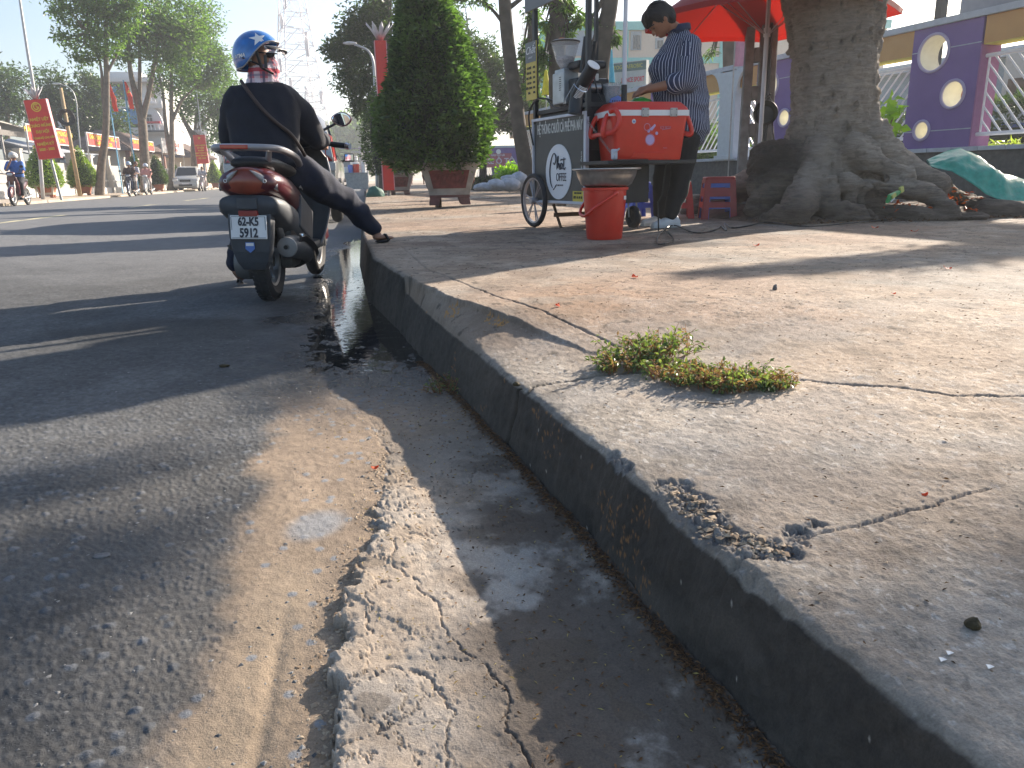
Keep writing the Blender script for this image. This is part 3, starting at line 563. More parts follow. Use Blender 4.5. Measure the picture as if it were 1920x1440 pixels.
b.tube([(.02,1.12,.5),(0,1.0,1.0)],.025,8); b.build('fork',mSteel,scooter)
# handlebars
hb=MB(); hb.loft([sect(.86,.955,.10,.03),sect(.91,.97,.14,.055),sect(.99,.985,.13,.06),sect(1.05,.975,.08,.04)]); bar=hb.build('handlebar_cover',mBlk,scooter,smooth=True)
b=MB(); b.tube([(-.10,.95,.965),(-.24,.90,.945),(-.36,.84,.93)],[.018,.016,.016],10); b.tube([(.08,.95,.965),(.24,.90,.945),(.36,.84,.93)],[.02,.016,.016],10); b.tube([(-.12,.95,.965),(.12,.95,.965)],.015,8)
for s in(-1,1): b.tube([(s*.25,.895,.943),(s*.355,.845,.932)],.019,12)
b.build('handlebar',mSeat,bar,smooth=2)
for s in(-1,1): 
    b=MB(); b.tube([(s*.365,.838,.929),(s*.385,.83,.927)],.021,10); b.tube([(s*.20,.95,.945),(s*.30,.935,.935),(s*.38,.90,.925)],.006,6); b.tube([(s*.355,.845,.932),(s*.37,.84,.93)],.024,10); b.build('brake_lever',mChrome,bar,smooth=2)
def mirror(s,c,stem):
    b=MB(); b.tube(smoothp(stem,4),[.009]*(len(smoothp(stem,4))),8); f=b.build('mirror_stem',mBlk,bar,smooth=2)
    b=MB(); pts=[(math.cos(a)*.062*(1+.12*math.cos(2*a)),math.sin(a)*.048*(1+.1*math.cos(a+.5))) for a in np.linspace(0,2*math.pi,28,endpoint=False)]
    b.loft([[(c[0]+x*k,c[1]+dy,c[2]+z*k) for x,z in pts] for k,dy in((.96,-.004),(1.06,.002),(1.06,.016),(.8,.034),(.4,.045))]); h=b.build('mirror_housing',mat('dusty_maroon',(.13,.03,.05),.4,coat=.4),f,smooth=2)
    b=MB(); b.loft([[(c[0]+x*.95,c[1]-.0045,c[2]+z*.95) for x,z in pts],[(c[0]+x*.9,c[1]-.0065,c[2]+z*.9) for x,z in pts]]); g=b.build('mirror_glass',mMirror,h,smooth=2)
mc=A(632,221,6.0); 
def loc(p):                              # world -> scooter local
    d=np.array(p,float)-np.array([c0[0],c0[1],0]); c,s=math.cos(SH),math.sin(SH); return np.array([d[0]*c-d[1]*s,d[0]*s+d[1]*c,d[2]])
lm=loc(mc); mirror(1,(lm[0],lm[1],lm[2]),[(lm[0]-.17,lm[1]-.08,.97),(lm[0]-.165,lm[1]-.07,1.02),(lm[0]-.12,lm[1]-.02,lm[2]-.075),(lm[0]-.05,lm[1]+.01,lm[2]-.035),(lm[0]-.02,lm[1]+.02,lm[2]-.01)])
mirror(-1,(-lm[0]-.02,lm[1],lm[2]),[(-lm[0]+.15,lm[1]-.08,.97),(-lm[0]+.145,lm[1]-.07,1.02),(-lm[0]+.1,lm[1]-.02,lm[2]-.075),(-lm[0]+.03,lm[1]+.01,lm[2]-.035),(-lm[0],lm[1]+.02,lm[2]-.01)])
# exhaust, engine, swing arm, stand
b=MB(); b.tube([(.155,-.155,.33),(.155,-.13,.328),(.155,.0,.32),(.15,.22,.29),(.14,.38,.25),(.12,.5,.2)],[.055,.066,.07,.07,.055,.03],18); ex=b.build('exhaust',mDkPl,scooter,smooth=2)
b=MB(); b.lathe([(0,0),(.012,0),(.013,-.012),(.02,-.014),(.056,-.006),(.060,.004),(.056,.012)],(.155,-.160,.33),24,'y'); b.build('exhaust_cap',mat('cast_grey',(.27,.27,.27),.55,.5),ex,smooth=2)
b=MB(); b.lathe([(.003,-.0155),(.0125,-.0155)],(.150,-.160,.33),12,'y'); b.lathe([(0,-.0152),(.012,-.0152)],(.150,-.160,.33),12,'y'); b.build('exhaust_outlet',mBlk,ex)
b=MB(); b.loft([[(.215+.012*math.sin(t*3),y,z+.018),(.232+.012*math.sin(t*3),y,z),(.215+.012*math.sin(t*3),y,z-.03)] for t,(y,z) in zip(np.linspace(0,1,6),((-.10,.385),(-.02,.385),(.08,.36),(.18,.33),(.28,.29),(.34,.25)))]); b.build('heat_shield',mBlk,ex,smooth=2)
b=MB(); b.tube([(.228,-.08,.395),(.235,.05,.375),(.232,.2,.325),(.215,.3,.28)],.007,6); b.build('shield_rim',mChrome,ex)
b=MB(); b.lathe([(0,-.06),(.085,-.055),(.1,-.02),(.1,.03),(.06,.06),(0,.06)],(-.135,.02,.22),20,'x'); b.box((-.13,.22,.25),(.10,.42,.14),bev=.03); b.tube([(-.19,0,.30),(-.215,-.02,.31),(-.225,-.02,.33)],.010,8); b.box((0,.3,.26),(.22,.3,.18),bev=.03); b.build('engine',mat('engine_grey',(.16,.16,.155),.55,.5,bump=.2,bs=60,dirt=.4,dc=(.06,.05,.04)),scooter,smooth=2)
b=MB(); b.tube([(.11,-.02,.27),(.10,-.12,.47)],[.022,.022],10); b.build('shock_absorber',mSteel,scooter)
b=MB(); b.box((.085,.24,.40),(.15,.56,.26),rx=-.2,bev=.04); b.box((0,.5,.22),(.22,.34,.14),bev=.04); b.build('underbody',mBlk,scooter,smooth=2)
b=MB(); b.box((.172,.27,.47),(.03,.34,.2),rx=-.35,bev=.012); b.build('side_panel',mDkPl,scooter)
b=MB(); b.prism([(-.05,-.012),(-.01,.014),(.05,.004),(.03,-.004),(0,.002),(-.03,-.012)],(.196,.10,.66),(0,.95,-.3),(0,.3,.95),(1,0,0),.003); b.build('side_badge',mDkPl,scooter)
# ================================================================== RIDER
mSkin=mat('skin',(.32,.17,.11),.5,var=.08,spec=.4); mNavy=mat('navy_jacket',(.007,.009,.018),.85,var=.2,bump=.3,bs=220); mJean=mat('dark_denim',(.007,.012,.032),.85,var=.25,bump=.4,bs=250)
rc=np.array([-.62,5.22,0])
rider=empty('person',(rc[0],rc[1],0),0,'person on the maroon scooter, in navy jacket and blue helmet, right foot on the kerb','person')
def rl(p): return np.array(p,float)-rc
H=rl(A(487,112,5.33)); 
hip=rl((-.61,5.22,.84)); ch=rl((-.625,5.30,1.12)); nk=rl((-.61,5.34,1.27))
shR=rl((-.44,5.36,1.185)); elR=rl((-.335,5.52,.99)); haR=rl((-.30,5.86,.945)); 
shL=rl((-.79,5.30,1.17)); elL=rl((-.835,5.42,.98)); haL=rl((-.80,5.72,.94))
hR=rl((-.50,5.26,.80)); knR=rl((-.145,5.62,.545)); anR=rl((.025,5.70,.345)); ftR=rl(A(716,446,5.70))
hL=rl((-.70,5.28,.80)); knL=rl((-.86,5.70,.50)); anL=rl((-.94,5.62,.10))
body=[(hip,(.15,.12,.12),ch,(.17,.12,.14)),(ch,(.17,.12,.14),nk,(.07,.07,.05)),(nk,.055,H-np.array([0,0,.03]),.055),(H,(.075,.09,.105)),
 (shR,.05,elR,.04),(elR,.038,haR,.028),(shL,.05,elL,.04),(elL,.038,haL,.028),(ch,.10,shR,.06),(ch,.10,shL,.06),
 (hR,.085,knR,.055),(knR,.052,anR,.034),(hL,.085,knL,.055),(knL,.052,anL,.034),(anR,.034,ftR+[-.03,0,.012],.03),(ftR+[-.04,-.02,.01],(.03,.035,.022),ftR+[.05,.03,-.002],(.04,.04,.013)),(anL,.034,anL+[0,.14,-.06],.028)]
for s,h in((1,haR),(-1,haL)):
    body.append((h,.032,h+[.0,.06,-.004],.028))
    for q in range(4): body.append((h+[s*.02*(q-1.5)*.9,.07,.012],.0105,h+[s*.018*(q-1.5),.10,-.012],.009)); body.append((h+[s*.018*(q-1.5),.10,-.012],.009,h+[s*.018*(q-1.5),.075,-.035],.008))
    body.append((h+[-s*.035,.03,-.004],.011,h+[-s*.045,.07,-.022],.009))
blob('body',mSkin,body,.009,rider,smooth=2)
def fold(amp,sc_,seed=0):
    def f(V,Nn,me):
        h=ridge(V[:,0]*sc_+V[:,2]*sc_*.5+seed,V[:,2]*sc_*.7-V[:,1]*sc_*.4,2,seed); h2=fbm(V[:,0]*30+V[:,1]*20,V[:,2]*30,2,seed)
        return V+Nn*((h*amp)+(h2-.5)*.003)[:,None]
    return f
jk=[(hip-[0,0,.02],(.19,.145,.10),ch,(.215,.145,.15)),(ch,(.215,.145,.15),ch+[0,.02,.08],(.20,.13,.10)),(ch+[0,.02,.07],(.17,.10,.09),nk,(.075,.075,.05)),(shR-[.03,0,0],.092,elR,.080),(elR,.078,haR-[0,.08,0],.050),(shL+[.03,0,0],.092,elL,.080),(elL,.078,haL-[0,.08,0],.050)]
jacket=blob('jacket',mNavy,jk,.012,rider,smooth=4,post=fold(.020,6.5,3))
pt_=[(hip-[0,0,.02],(.17,.13,.11),hip-[0,-.03,.06],(.18,.14,.09)),(hR,.115,(hR+knR)/2,.105),((hR+knR)/2,.105,knR,.082),(knR,.080,(knR+anR)/2+[0,-.01,0],.072),((knR+anR)/2+[0,-.01,0],.072,anR-[.01,0,-.02],.052),(hL,.11,knL,.078),(knL,.075,anL+[0,0,.05],.055)]
blob('trousers',mJean,pt_,.012,rider,smooth=3,post=fold(.014,9.,5))
for f,an in((ftR,anR),(anL+[0,.07,-.085],anL)):
    b=MB(); b.ell(f+[0,.0,-.022],(.052,.052,.010) if f is ftR else (.045,.13,.012),18,8); q=f+[.03,.02,0] if f is ftR else f+[0,.05,.0]
    b.tube([q+[-.03,.03,-.018],q+[-.01,.0,.022],q+[.0,-.04,.022],q+[.02,-.055,-.018]],.010,8); b.build('sandal',mSeat,rider,smooth=True)
# scarf: plaid wound round neck and face
mSc=bpy.data.materials.new('pink_plaid'); mSc.use_nodes=True; t=mSc.node_tree;N=t.nodes;L=t.links;p=N['Principled BSDF']; p.inputs['Roughness'].default_value=.85
at=N.new('ShaderNodeAttribute'); at.attribute_name='pl'; sx=N.new('ShaderNodeSeparateXYZ'); L.new(at.outputs['Vector'],sx.inputs[0])
def band(src,per,lo,hi):
    a=N.new('ShaderNodeMath'); a.operation='MULTIPLY'; a.inputs[1].default_value=1/per; L.new(src,a.inputs[0]); f_=N.new('ShaderNodeMath'); f_.operation='FRACT'; L.new(a.outputs[0],f_.inputs[0])
    g=N.new('ShaderNodeMath'); g.operation='GREATER_THAN'; g.inputs[1].default_value=lo; L.new(f_.outputs[0],g.inputs[0]); h=N.new('ShaderNodeMath'); h.operation='LESS_THAN'; h.inputs[1].default_value=hi; L.new(f_.outputs[0],h.inputs[0])
    m_=N.new('ShaderNodeMath'); m_.operation='MULTIPLY'; L.new(g.outputs[0],m_.inputs[0]); L.new(h.outputs[0],m_.inputs[1]); return m_.outputs[0]
def mixc(fac,c1,c2,k=1):
    m_=N.new('ShaderNodeMix'); m_.data_type='RGBA'; 
    if k!=1: q=N.new('ShaderNodeMath'); q.operation='MULTIPLY'; q.inputs[1].default_value=k; L.new(fac,q.inputs[0]); fac=q.outputs[0]
    L.new(fac,m_.inputs[0])
    if isinstance(c1,tuple): m_.inputs[6].default_value=(*c1,1)
    else: L.new(c1,m_.inputs[6])
    m_.inputs[7].default_value=(*c2,1); return m_.outputs[2]
o1=mixc(band(sx.outputs[0],.10,.0,.45),(.55,.16,.20),(.72,.62,.66),.8); o1=mixc(band(sx.outputs[2],.075,.1,.5),o1,(.75,.68,.72),.6); o1=mixc(band(sx.outputs[0],.10,.62,.80),o1,(.08,.09,.15),.8); o1=mixc(band(sx.outputs[2],.075,.65,.82),o1,(.12,.12,.2),.6); o1=mixc(band(sx.outputs[2],.15,.0,.14),o1,(.45,.02,.05),.9)
L.new(o1,p.inputs['Base Color'])
def plaid(V,Nn,me,c=None):
    a=np.arctan2(V[:,1]-c[1],V[:,0]-c[0])*.10; q=me.attributes.new('pl','FLOAT_VECTOR','POINT'); q.data.foreach_set('vector',np.stack([a,a*0,V[:,2]],1).astype(np.float32).ravel())
    return V+Nn*(ridge(a*40+V[:,2]*30,V[:,2]*60,2,9)*.005)[:,None]
sc_parts=[(nk+[0,0,-.015],(.115,.10,.03),nk+[0,0,.03],(.10,.09,.04)),(nk+[0,0,.03],(.095,.09,.05),H+[.01,0,-.07],(.085,.095,.06)),(H+[.055,.015,-.05],(.055,.075,.075)),(H+[.03,.02,.01],(.06,.07,.06)),(nk+[.08,.03,0],.035,nk+[.17,.06,-.06],.022)]
blob('scarf',mSc,sc_parts,.008,rider,smooth=3,post=lambda V,Nn,me:plaid(V,Nn,me,H))
# helmet: open-face shell
mHel=mat('blue_helmet',(.006,.13,.42),.22,coat=.8,var=.25,sc_=22,dirt=.15,dc=(.25,.35,.45)); yaw=R(-18)
hel=empty('helmet_pivot',(0,0,0),0) if False else None
Mh=Matrix.Translation(Vector(H+[-.012,0,.022]))@Matrix.Rotation(R(-14),4,'Z')@Matrix.Rotation(R(-6),4,'Y')     # local +x = face direction
def hring(k,off=0):
    V=[];F=[];nu,nv=40,22
    for i in range(nv+1):
        for j in range(nu):
            a=2*math.pi*j/nu; front=(1+math.cos(a))/2; tmax=R(118)-R(52)*ss(.25,.95,front); t=tmax*i/nv
            rx,ry,rz=.152*k,.130*k,.146*k; fl=1+.03*ss(.8,1,i/nv)
            V.append([rx*math.sin(t)*math.cos(a)*fl,ry*math.sin(t)*math.sin(a)*fl,rz*math.cos(t)])
    for i in range(nv):
        for j in range(nu): x=i*nu+j;y=i*nu+(j+1)%nu; F.append((x,x+nu,y+nu,y))
    return V,F
b=MB(); b.add(*hring(1)); b.xform(Mh); helm=b.build('helmet',mHel,rider,smooth=True); q=helm.modifiers.new('s','SOLIDIFY'); q.thickness=.018; q.offset=-1
b=MB(); V,F=hring(1.012); nu=40; e=[V[22*nu+j] for j in range(nu)]; b.tube([*e,e[0],e[1]],.0045,6,cap=False); b.xform(Mh); b.build('rim_trim',mSilv,helm,smooth=True)
def onshell(a,t,k=1.0): return np.array([.152*k*math.sin(t)*math.cos(a),.130*k*math.sin(t)*math.sin(a),.146*k*math.cos(t)])
def decal(name,poly,a0,t0,m,k=1.012):
    """flat outline (metres) wrapped on the shell round direction (a0,t0), own thin thickness"""
    b=MB(); bm=bmesh.new(); vs=[bm.verts.new((x,y,0)) for x,y in poly]; bm.faces.new(vs); bmesh.ops.triangulate(bm,faces=bm.faces); bmesh.ops.subdivide_edges(bm,edges=bm.edges,cuts=3,use_grid_fill=True); bm.verts.index_update()
    V=[onshell(a0+q.co.x/(.125*math.sin(t0)),t0-q.co.y/.137,k) for q in bm.verts]; F=[[q.index for q in f.verts] for f in bm.faces]; bm.free()
    b.add(V,F); b.xform(Mh); return b.build(name,m,helm)
star=[]
for i in range(10): a=R(90)+i*math.pi/5+.12; r=.048 if i%2==0 else .019; star.append((r*math.cos(a),r*math.sin(a)))
aS=R(-62); decal('star_emblem',star,aS,R(58),mWhite)
V,F=textmesh('ATMA',.026,.0,shear=.35,bold=.0006); b=MB()
for f in F: pass
b.add([onshell(R(-118)+x/.125,R(93)-y/.137,1.012) for x,y,z in V],F); b.xform(Mh); b.build('helmet_lettering',mWhite,helm)
decal('sticker',[(-.009,-.011),(.009,-.011),(.009,.011),(-.009,.011)],R(-92),R(104),mat('grey_green',(.2,.26,.26),.5))
b=MB(); b.lathe([(.138,-.004),(.165,-.012),(.185,-.028)],(0,0,.035),16,'z',a0=R(-48),a1=R(48)); b.xform(Mh); vz=b.build('visor_peak',mBlk,helm,smooth=True); q=vz.modifiers.new('s','SOLIDIFY'); q.thickness=.004
b=MB(); b.lathe([(.150,.0),(.168,-.025),(.170,-.045)],(0,0,.03),16,'z',a0=R(-52),a1=R(40)); b.xform(Mh); vz=b.build('face_shield',mat('clear_visor',(.7,.72,.75),.08,alpha=.35,var=0),helm,smooth=True)
b=MB()
for a_,b_ in(((.045,-.128,.005),(.05,-.105,-.09)),((.05,-.105,-.09),(.10,-.06,-.125)),((-.05,-.118,-.02),(.05,-.108,-.075)),((.085,-.10,-.02),(.075,-.10,-.095))): b.tube([a_,b_],.0065,6,sx=1.6)
b.xform(Mh); b.build('chin_strap',mBlk,helm)
b=MB(); b.ell((.105,-.065,-.015),(.03,.012,.02),10,8); b.tube([(.04,-.112,.0),(.105,-.082,-.01),(.135,-.03,-.01)],.004,6); b.xform(Mh); b.build('glasses',mBlk,rider)
# bag strap across the back, and the strap's bag
b=MB(); P=[]
for x,y in((452,152),(470,178),(492,205),(520,232),(545,250),(562,275),(572,292)): P.append(rl(A(x,y,5.33)))
P=smoothp(P,4); dg=bpy.context.evaluated_depsgraph_get()
jm=jacket.data; jv=np.array([v.co[:] for v in jm.vertices]); Q=[]
for p_ in P:
    w_=p_+rc; dr=(w_-CAM); dr/=np.linalg.norm(dr); rel=jv+rc-CAM; tt=rel@dr; dd=np.linalg.norm(rel-tt[:,None]*dr,axis=1); k_=dd<.03
    t_=tt[k_].min()-.006 if k_.any() else np.linalg.norm(w_-CAM); Q.append(CAM+dr*t_-rc)
Q=np.array(Q); 
for _ in range(3): Q[1:-1]=(Q[:-2]+Q[1:-1]*2+Q[2:])/4
b.tube(Q,.011,8,sx=1.0); b.build('bag_strap',mat('brown_leather',(.05,.03,.024),.6),rider,smooth=True)
# ================================================================== COFFEE CART (local: x right along its end, y away along its side)
mCartG=mat('olive_grey_board',(.075,.075,.068),.5,var=.06,spec=.4); mTrim=mat('white_trim',(.55,.57,.62),.4,var=.08); mCartB=mat('black_panel',(.012,.012,.014),.45,var=.15,dirt=.2,dc=(.05,.045,.04))
mStain=mat('brushed_steel',(.62,.60,.57),.33,1,var=.12,sc_=30,bump=.05,bs=200); mGlass=mat('clear_plastic',(.75,.78,.80),.08,alpha=.28,var=0); mRedP=mat('red_plastic',(.62,.030,.012),.38,var=.06,coat=.2,spec=.5); mWood=mat('old_wood',(.14,.085,.05),.8,var=.3,bump=.3)
CO=np.array([1.70,6.05,.255]); CR=R(15)
cart=empty('coffee_cart',CO,CR,'dark grey coffee cart on two bicycle wheels, with a round white logo on its side','cart')
cca,csa=math.cos(CR),math.sin(CR)
def cl(p): d=np.array(p,float)-CO; return np.array([d[0]*cca+d[1]*csa,-d[0]*csa+d[1]*cca,d[2]])
def cw(p): return CO+np.array([p[0]*cca-p[1]*csa,p[0]*csa+p[1]*cca,p[2]])
LEN=.90; WID=.60; Z0=.215; Z1=.90
b=MB(); b.box((WID/2,LEN/2,(Z0+.64)/2),(WID-.02,LEN-.02,.64-Z0)); b.box((WID/2,LEN*.5,.73),(WID-.02,LEN*.99,.02)); b.box((WID-.02,LEN/2,.78),(.02,LEN-.04,.25)); b.box((WID/2,.012,.79),(WID-.03,.02,.32)); b.build('cabinet',mCartB,cart,bev=.004)
b=MB(); b.box((-.006,LEN/2,(Z0+Z1)/2),(.012,LEN,Z1-Z0)); pan=b.build('side_panel',mCartG,cart)
b=MB()
for c,d in(((-.014,LEN/2,Z1+.006),(.03,LEN+.03,.022)),((-.014,LEN/2,Z0+.01),(.03,LEN,.022)),((-.014,0,(Z0+Z1)/2),(.032,.035,Z1-Z0-.01)),((-.014,LEN,(Z0+Z1)/2),(.03,.02,Z1-Z0-.01))): b.box(c,d)
b.build('panel_trim',mTrim,pan,bev=.003)
U=(0,-1,0);Vv=(0,0,1); PO=(-.0125,LEN/2,(Z0+Z1)/2)
writing('panel_lettering',mat('pale_lettering',(.62,.62,.58),.5,var=0),[('HỆ THỐNG CHUỖI CÀ PHÊ PHA MÁY',.088,.01,.262)],PO,U,Vv,pan,off=.003,scl=(.52,1.25),bold=.0015)
b=MB(); b.lathe([(0,0),(.222,0),(.222,.004),(0,.004)],(0,0,0),48,'x'); b.xform(Matrix.Translation((-.0175,LEN*.50,.47))); disc=b.build('logo_disc',mat('logo_white',(.70,.72,.74),.5,var=.02),pan)
DO=(-.0182,LEN*.50,.47)
writing('logo_lettering',mInk,[('OFFEE',.075,.055,-.045)],DO,U,Vv,disc,off=.002,scl=(.85,1.25))
writing('logo_small_print',mInk,[('0909.79.19.29',.017,.04,-.108)],DO,U,Vv,disc,off=.002)
b=MB()
def sc2(pts,r=.0035,k=5):
    P=smoothp([(-.0215,LEN*.5-x,.47+y) for x,y in pts],k); n=len(P); b.tube(P,[r*(.7+.9*abs(math.sin(i/n*7))) for i in range(n)],6)
sc2([(-.095,-.13),(-.13,-.08),(-.14,.02),(-.11,.11),(-.07,.150),(-.035,.13),(-.035,.09),(-.06,.06),(-.075,.075)],.004); sc2([(-.085,-.145),(-.06,-.13),(-.02,-.10)],.003)
sc2([(-.02,.02),(-.012,.08),(.004,.125),(.008,.10),(-.004,.03),(.012,.065),(.026,.06),(.026,.025),(.038,.02)]); sc2([(.075,.065),(.055,.068),(.045,.04),(.056,.02),(.072,.04),(.078,.065),(.076,.03),(.09,.022)]); sc2([(.105,.115),(.102,.06),(.10,.03),(.115,.02),(.13,.035)]); sc2([(.075,.10),(.10,.098),(.135,.102)],.003); sc2([(.045,.085),(.06,.103),(.075,.088)],.002)
b.build('logo_script',mInk,disc,smooth=True)
b=MB(); b.box((-.019,.115,.275),(.003,.17,.085)); yl=b.build('yellow_sticker',mat('sticker_yellow',(.62,.50,.06),.5,var=.05),pan)
writing('sticker_print',mInk,[('BÁN CÀ PHÊ MÁY',.018,0,.026),('0971 41 04 10',.030,0,-.008)],(-.0208,.115,.275),U,Vv,yl,off=.001,scl=(.8,1),bold=.0004)
writing('web_address',mat('pale_lettering',(.5,.5,.5)),[('chatcoffee.vn',.03,0,0)],(-.0128,.07,.545),(0,0,1),(0,1,0),pan,off=.003)
# bicycle wheels
wA=cl(A(1019,376,6.80)); 
def bikewheel(x,y,nm='wheel'):
    r=.232; b=MB(); b.lathe([(r-.036+.02*math.cos(a),.021*math.sin(a)) for a in np.linspace(0,2*math.pi,11)],(x,y,r),44,'x'); 
    P=[(r-.020+.020*math.cos(a),.022*math.sin(a)) for a in np.linspace(0,2*math.pi,13)]; b=MB(); b.lathe(P,(x,y,r),44,'x'); w_=b.build('wheel',mTyre,cart,smooth=2)
    b=MB(); b.lathe([(r-.036,-.012),(r-.050,-.010),(r-.052,.010),(r-.036,.012)],(x,y,r),44,'x'); b.lathe([(0,-.035),(.024,-.035),(.034,-.006),(.034,.006),(.024,.035),(0,.035)],(x,y,r),16,'x')
    for i in range(6):
        a=i*math.pi/3+.2
        for da in(-.10,.10): b.tube([(x,y+.025*math.cos(a),r+.025*math.sin(a)),(x,y+(r-.046)*math.cos(a+da),r+(r-.046)*math.sin(a+da))],.0065,5)
    b.build('wheel_rim',mSilv,w_,smooth=2)
bikewheel(-.055,LEN-.07); bikewheel(WID+.05,LEN-.07)
b=MB(); b.tube([(-.06,LEN-.07,.232),(WID+.05,LEN-.07,.232)],.012,8); b.box((.1,LEN-.2,.20),(.03,.3,.03)); b.build('axle',mSteel,cart)
b=MB(); b.tube([(.06,LEN-.22,.20),(.09,LEN-.30,.0)],.013,8); b.box((.25,LEN-.35,.115),(.5,.03,.035)); b.build('wooden_prop',mWood,cart)
b=MB(); P=[(.095-.03+.028*math.cos(a),.03*math.sin(a)) for a in np.linspace(0,2*math.pi,11)]; b.lathe([(0,-.022)]+P+[(0,.022)],(WID-.13,.05,.098),28,'x'); fw=b.build('caster',mTyre,cart,smooth=2)
b=MB(); 
for s in(-1,1): b.tube([(WID-.13+s*.04,.05,.098),(WID-.13+s*.04,.07,.22)],.008,6)
b.build('caster_fork',mSteel,fw)
# fold-out shelf on chains
b=MB(); b.box((.33,-.205,.527),(.80,.42,.028)); b.box((.13,-.405,.53),(.30,.02,.035)); sh=b.build('shelf',mCartB,cart,bev=.003)
b=MB(); b.tube([(WID-.10,-.34,.52),(WID-.10,-.30,.28),(WID-.115,-.27,.22),(WID-.11,-.28,.0)],.006,6); b.build('shelf_stay',mBlk,cart)
b=MB(); P0=np.array((-.02,0,.86));P1=np.array((.02,-.36,.56)); n=26
for i in range(n):
    t=(i+.5)/n; c=P0*(1-t)+P1*t; b.lathe([(.007+.0018*math.cos(a),.0018*math.sin(a)) for a in np.linspace(0,2*math.pi,7)],(0,0,0),8,'x' if i%2 else 'y'); v=b.v[-1]; v*=np.array([1,1,1.25]); b.v[-1]=v+c
b.build('chain',mSteel,cart)
# worktop, posts, roof board
b=MB(); b.box((WID/2+.03,LEN/2,.965),(WID+.06,LEN+.02,.035)); b.box((.30,LEN-.30,.91),(.55,.5,.07)); b.build('worktop',mCartB,cart,bev=.003)
b=MB(); b.box((0,.0,1.5),(.036,.036,1.25)); b.build('post',mBlk,cart)
b=MB(); b.box((-.0,LEN-.02,1.5),(.036,.036,1.25)); b.build('post',mBlk,cart)
for xx in(WID,):
    for yy in(0,LEN-.02): 
        if yy>0: b=MB(); b.box((xx,yy,1.5),(.03,.03,1.25)); b.build('post',mBlk,cart)
b=MB(); b.box((WID/2,LEN/2,2.13),(WID+.1,LEN+.1,.03)); b.build('roof',mTrim,cart)
q=cl(A(1170,190,6.0)); b=MB(); b.tube([(q[0],q[1],.98),(q[0],q[1],1.10)],.022,12); b.build('pole_socket',mBlk,cart)
b=MB(); b.tube([(q[0],q[1],1.08),(q[0],q[1],2.13)],.0165,12); b.build('white_pole',mat('white_pipe',(.62,.63,.66),.35,var=.03),cart)
mGreyB=mat('board_grey',(.16,.17,.17),.5,var=.05); mYel=mat('menu_yellow',(.60,.46,.10),.5,var=.05)
# hanging name board under the roof, half out of the frame
tb=A(1004,47,6.35); 
b=MB(); a1=cl(A(1004,45,6.75)); a2=cl(A(1062,2,6.10)); a1[0]-=.04;a2[0]=a1[0]; yy0,yy1=a1[1],a2[1]
b.box((-.05,(LEN)/2,1.945),(.02,LEN+.1,.34)); nb=b.build('name_board',mGreyB,cart)
writing('name_board_lettering',mat('menu_yellow',(.60,.46,.10)),[('CHẤT',.30,0,.0)],(-.0605,LEN/2,1.95),U,Vv,nb,off=.003,bold=.006)
# menu card on the far post
mo=cl(A(1018,170,6.85)); b=MB(); b.box((-.045,LEN-.03,1.185+.12),(.008,.19,.46)); mc_=b.build('menu_card',mYel,cart)
b=MB(); b.box((-.0505,LEN-.03,1.455),(.004,.19,.16)); mg=b.build('menu_header',mGreyB,mc_)
writing('menu_script',mWhite,[('Chất',.085,0,.012),('COFFEE',.02,.0,-.045)],(-.0528,LEN-.03,1.455),U,Vv,mg,off=.002,shear=.4)
writing('menu_items',mInk,[(a,.024,sx_,sy_) for k,(a,sy_) in enumerate((('CÀ PHÊ',.07),('SỮA ĐÁ',.03),('BẠC XỈU',-.01),('CACAO',-.05),('SỮA CHUA',-.09),('TRÀ',-.13))) for a,sx_ in((a,-.035),)]+[(p,.024,.06,y) for p,y in(('12K',.07),('15K',.03),('15K',-.01),('18K',-.05),('18K',-.09),('10K',-.13))],(-.0492,LEN-.03,1.26),U,Vv,mc_,off=.002,bold=.0008)
# ---- things standing on the worktop
TOP=CO[2]+.983
def at(x,y,yd,z=TOP): p=A(x,y,yd); return (p[0],p[1],z)
p=at(1060,190,6.45); g=empty('coffee_grinder',p,CR,'silver coffee grinder with a clear hopper, on the cart','grinder')
b=MB(); b.box((0,0,.17),(.145,.20,.30),bev=.012); b.box((0,.02,.33),(.10,.16,.05),bev=.01); b.build('grinder_body',mat('silver_grey',(.40,.42,.43),.35,.6),g)
b=MB()
for i in range(7): b.box((-.074,-.04,.27-.02*i),(.003,.03,.007))
b.build('vent',mBlk,g)
b=MB(); b.lathe([(.04,.36),(.075,.42),(.118,.60),(.120,.605),(.116,.60),(.073,.425),(.038,.362)],(0,0,0),28); hp=b.build('hopper',mGlass,g,smooth=True)
b=MB(); b.lathe([(0,.60),(.123,.60),(.126,.612),(.10,.625),(0,.628)],(0,0,0),28); b.build('hopper_lid',mBlk,hp,smooth=2)
b=MB(); b.lathe([(0,.37),(.05,.385),(.078,.44),(.07,.47),(0,.485)],(0,0,0),20); b.build('coffee_beans',mat('white_bag',(.35,.3,.3),.6,var=.5,sc_=30),hp)
b=MB(); b.ell((-.03,0,.635),(.035,.02,.012),10,8); b.build('lid_cloth',mat('orange_cloth',(.5,.16,.03),.8),hp,smooth=True)
b=MB(); b.box((0,-.10,.03),(.13,.06,.03)); b.tube([(0,-.11,.16),(0,-.15,.15)],.02,8); b.box((0,-.10,.09),(.02,.02,.16)); b.build('grounds_tray',mSteel,g); g.scale=(.95,.95,.80)
p=at(1090,192,6.35); g=empty('espresso_machine',p,CR,'black espresso machine with chrome handles behind the cup holder','coffee machine')
b=MB(); b.box((.05,.05,.10),(.30,.30,.20),bev=.02); b.box((.05,.05,.30),(.26,.28,.06),bev=.02); b.build('machine_body',mBlk,g)
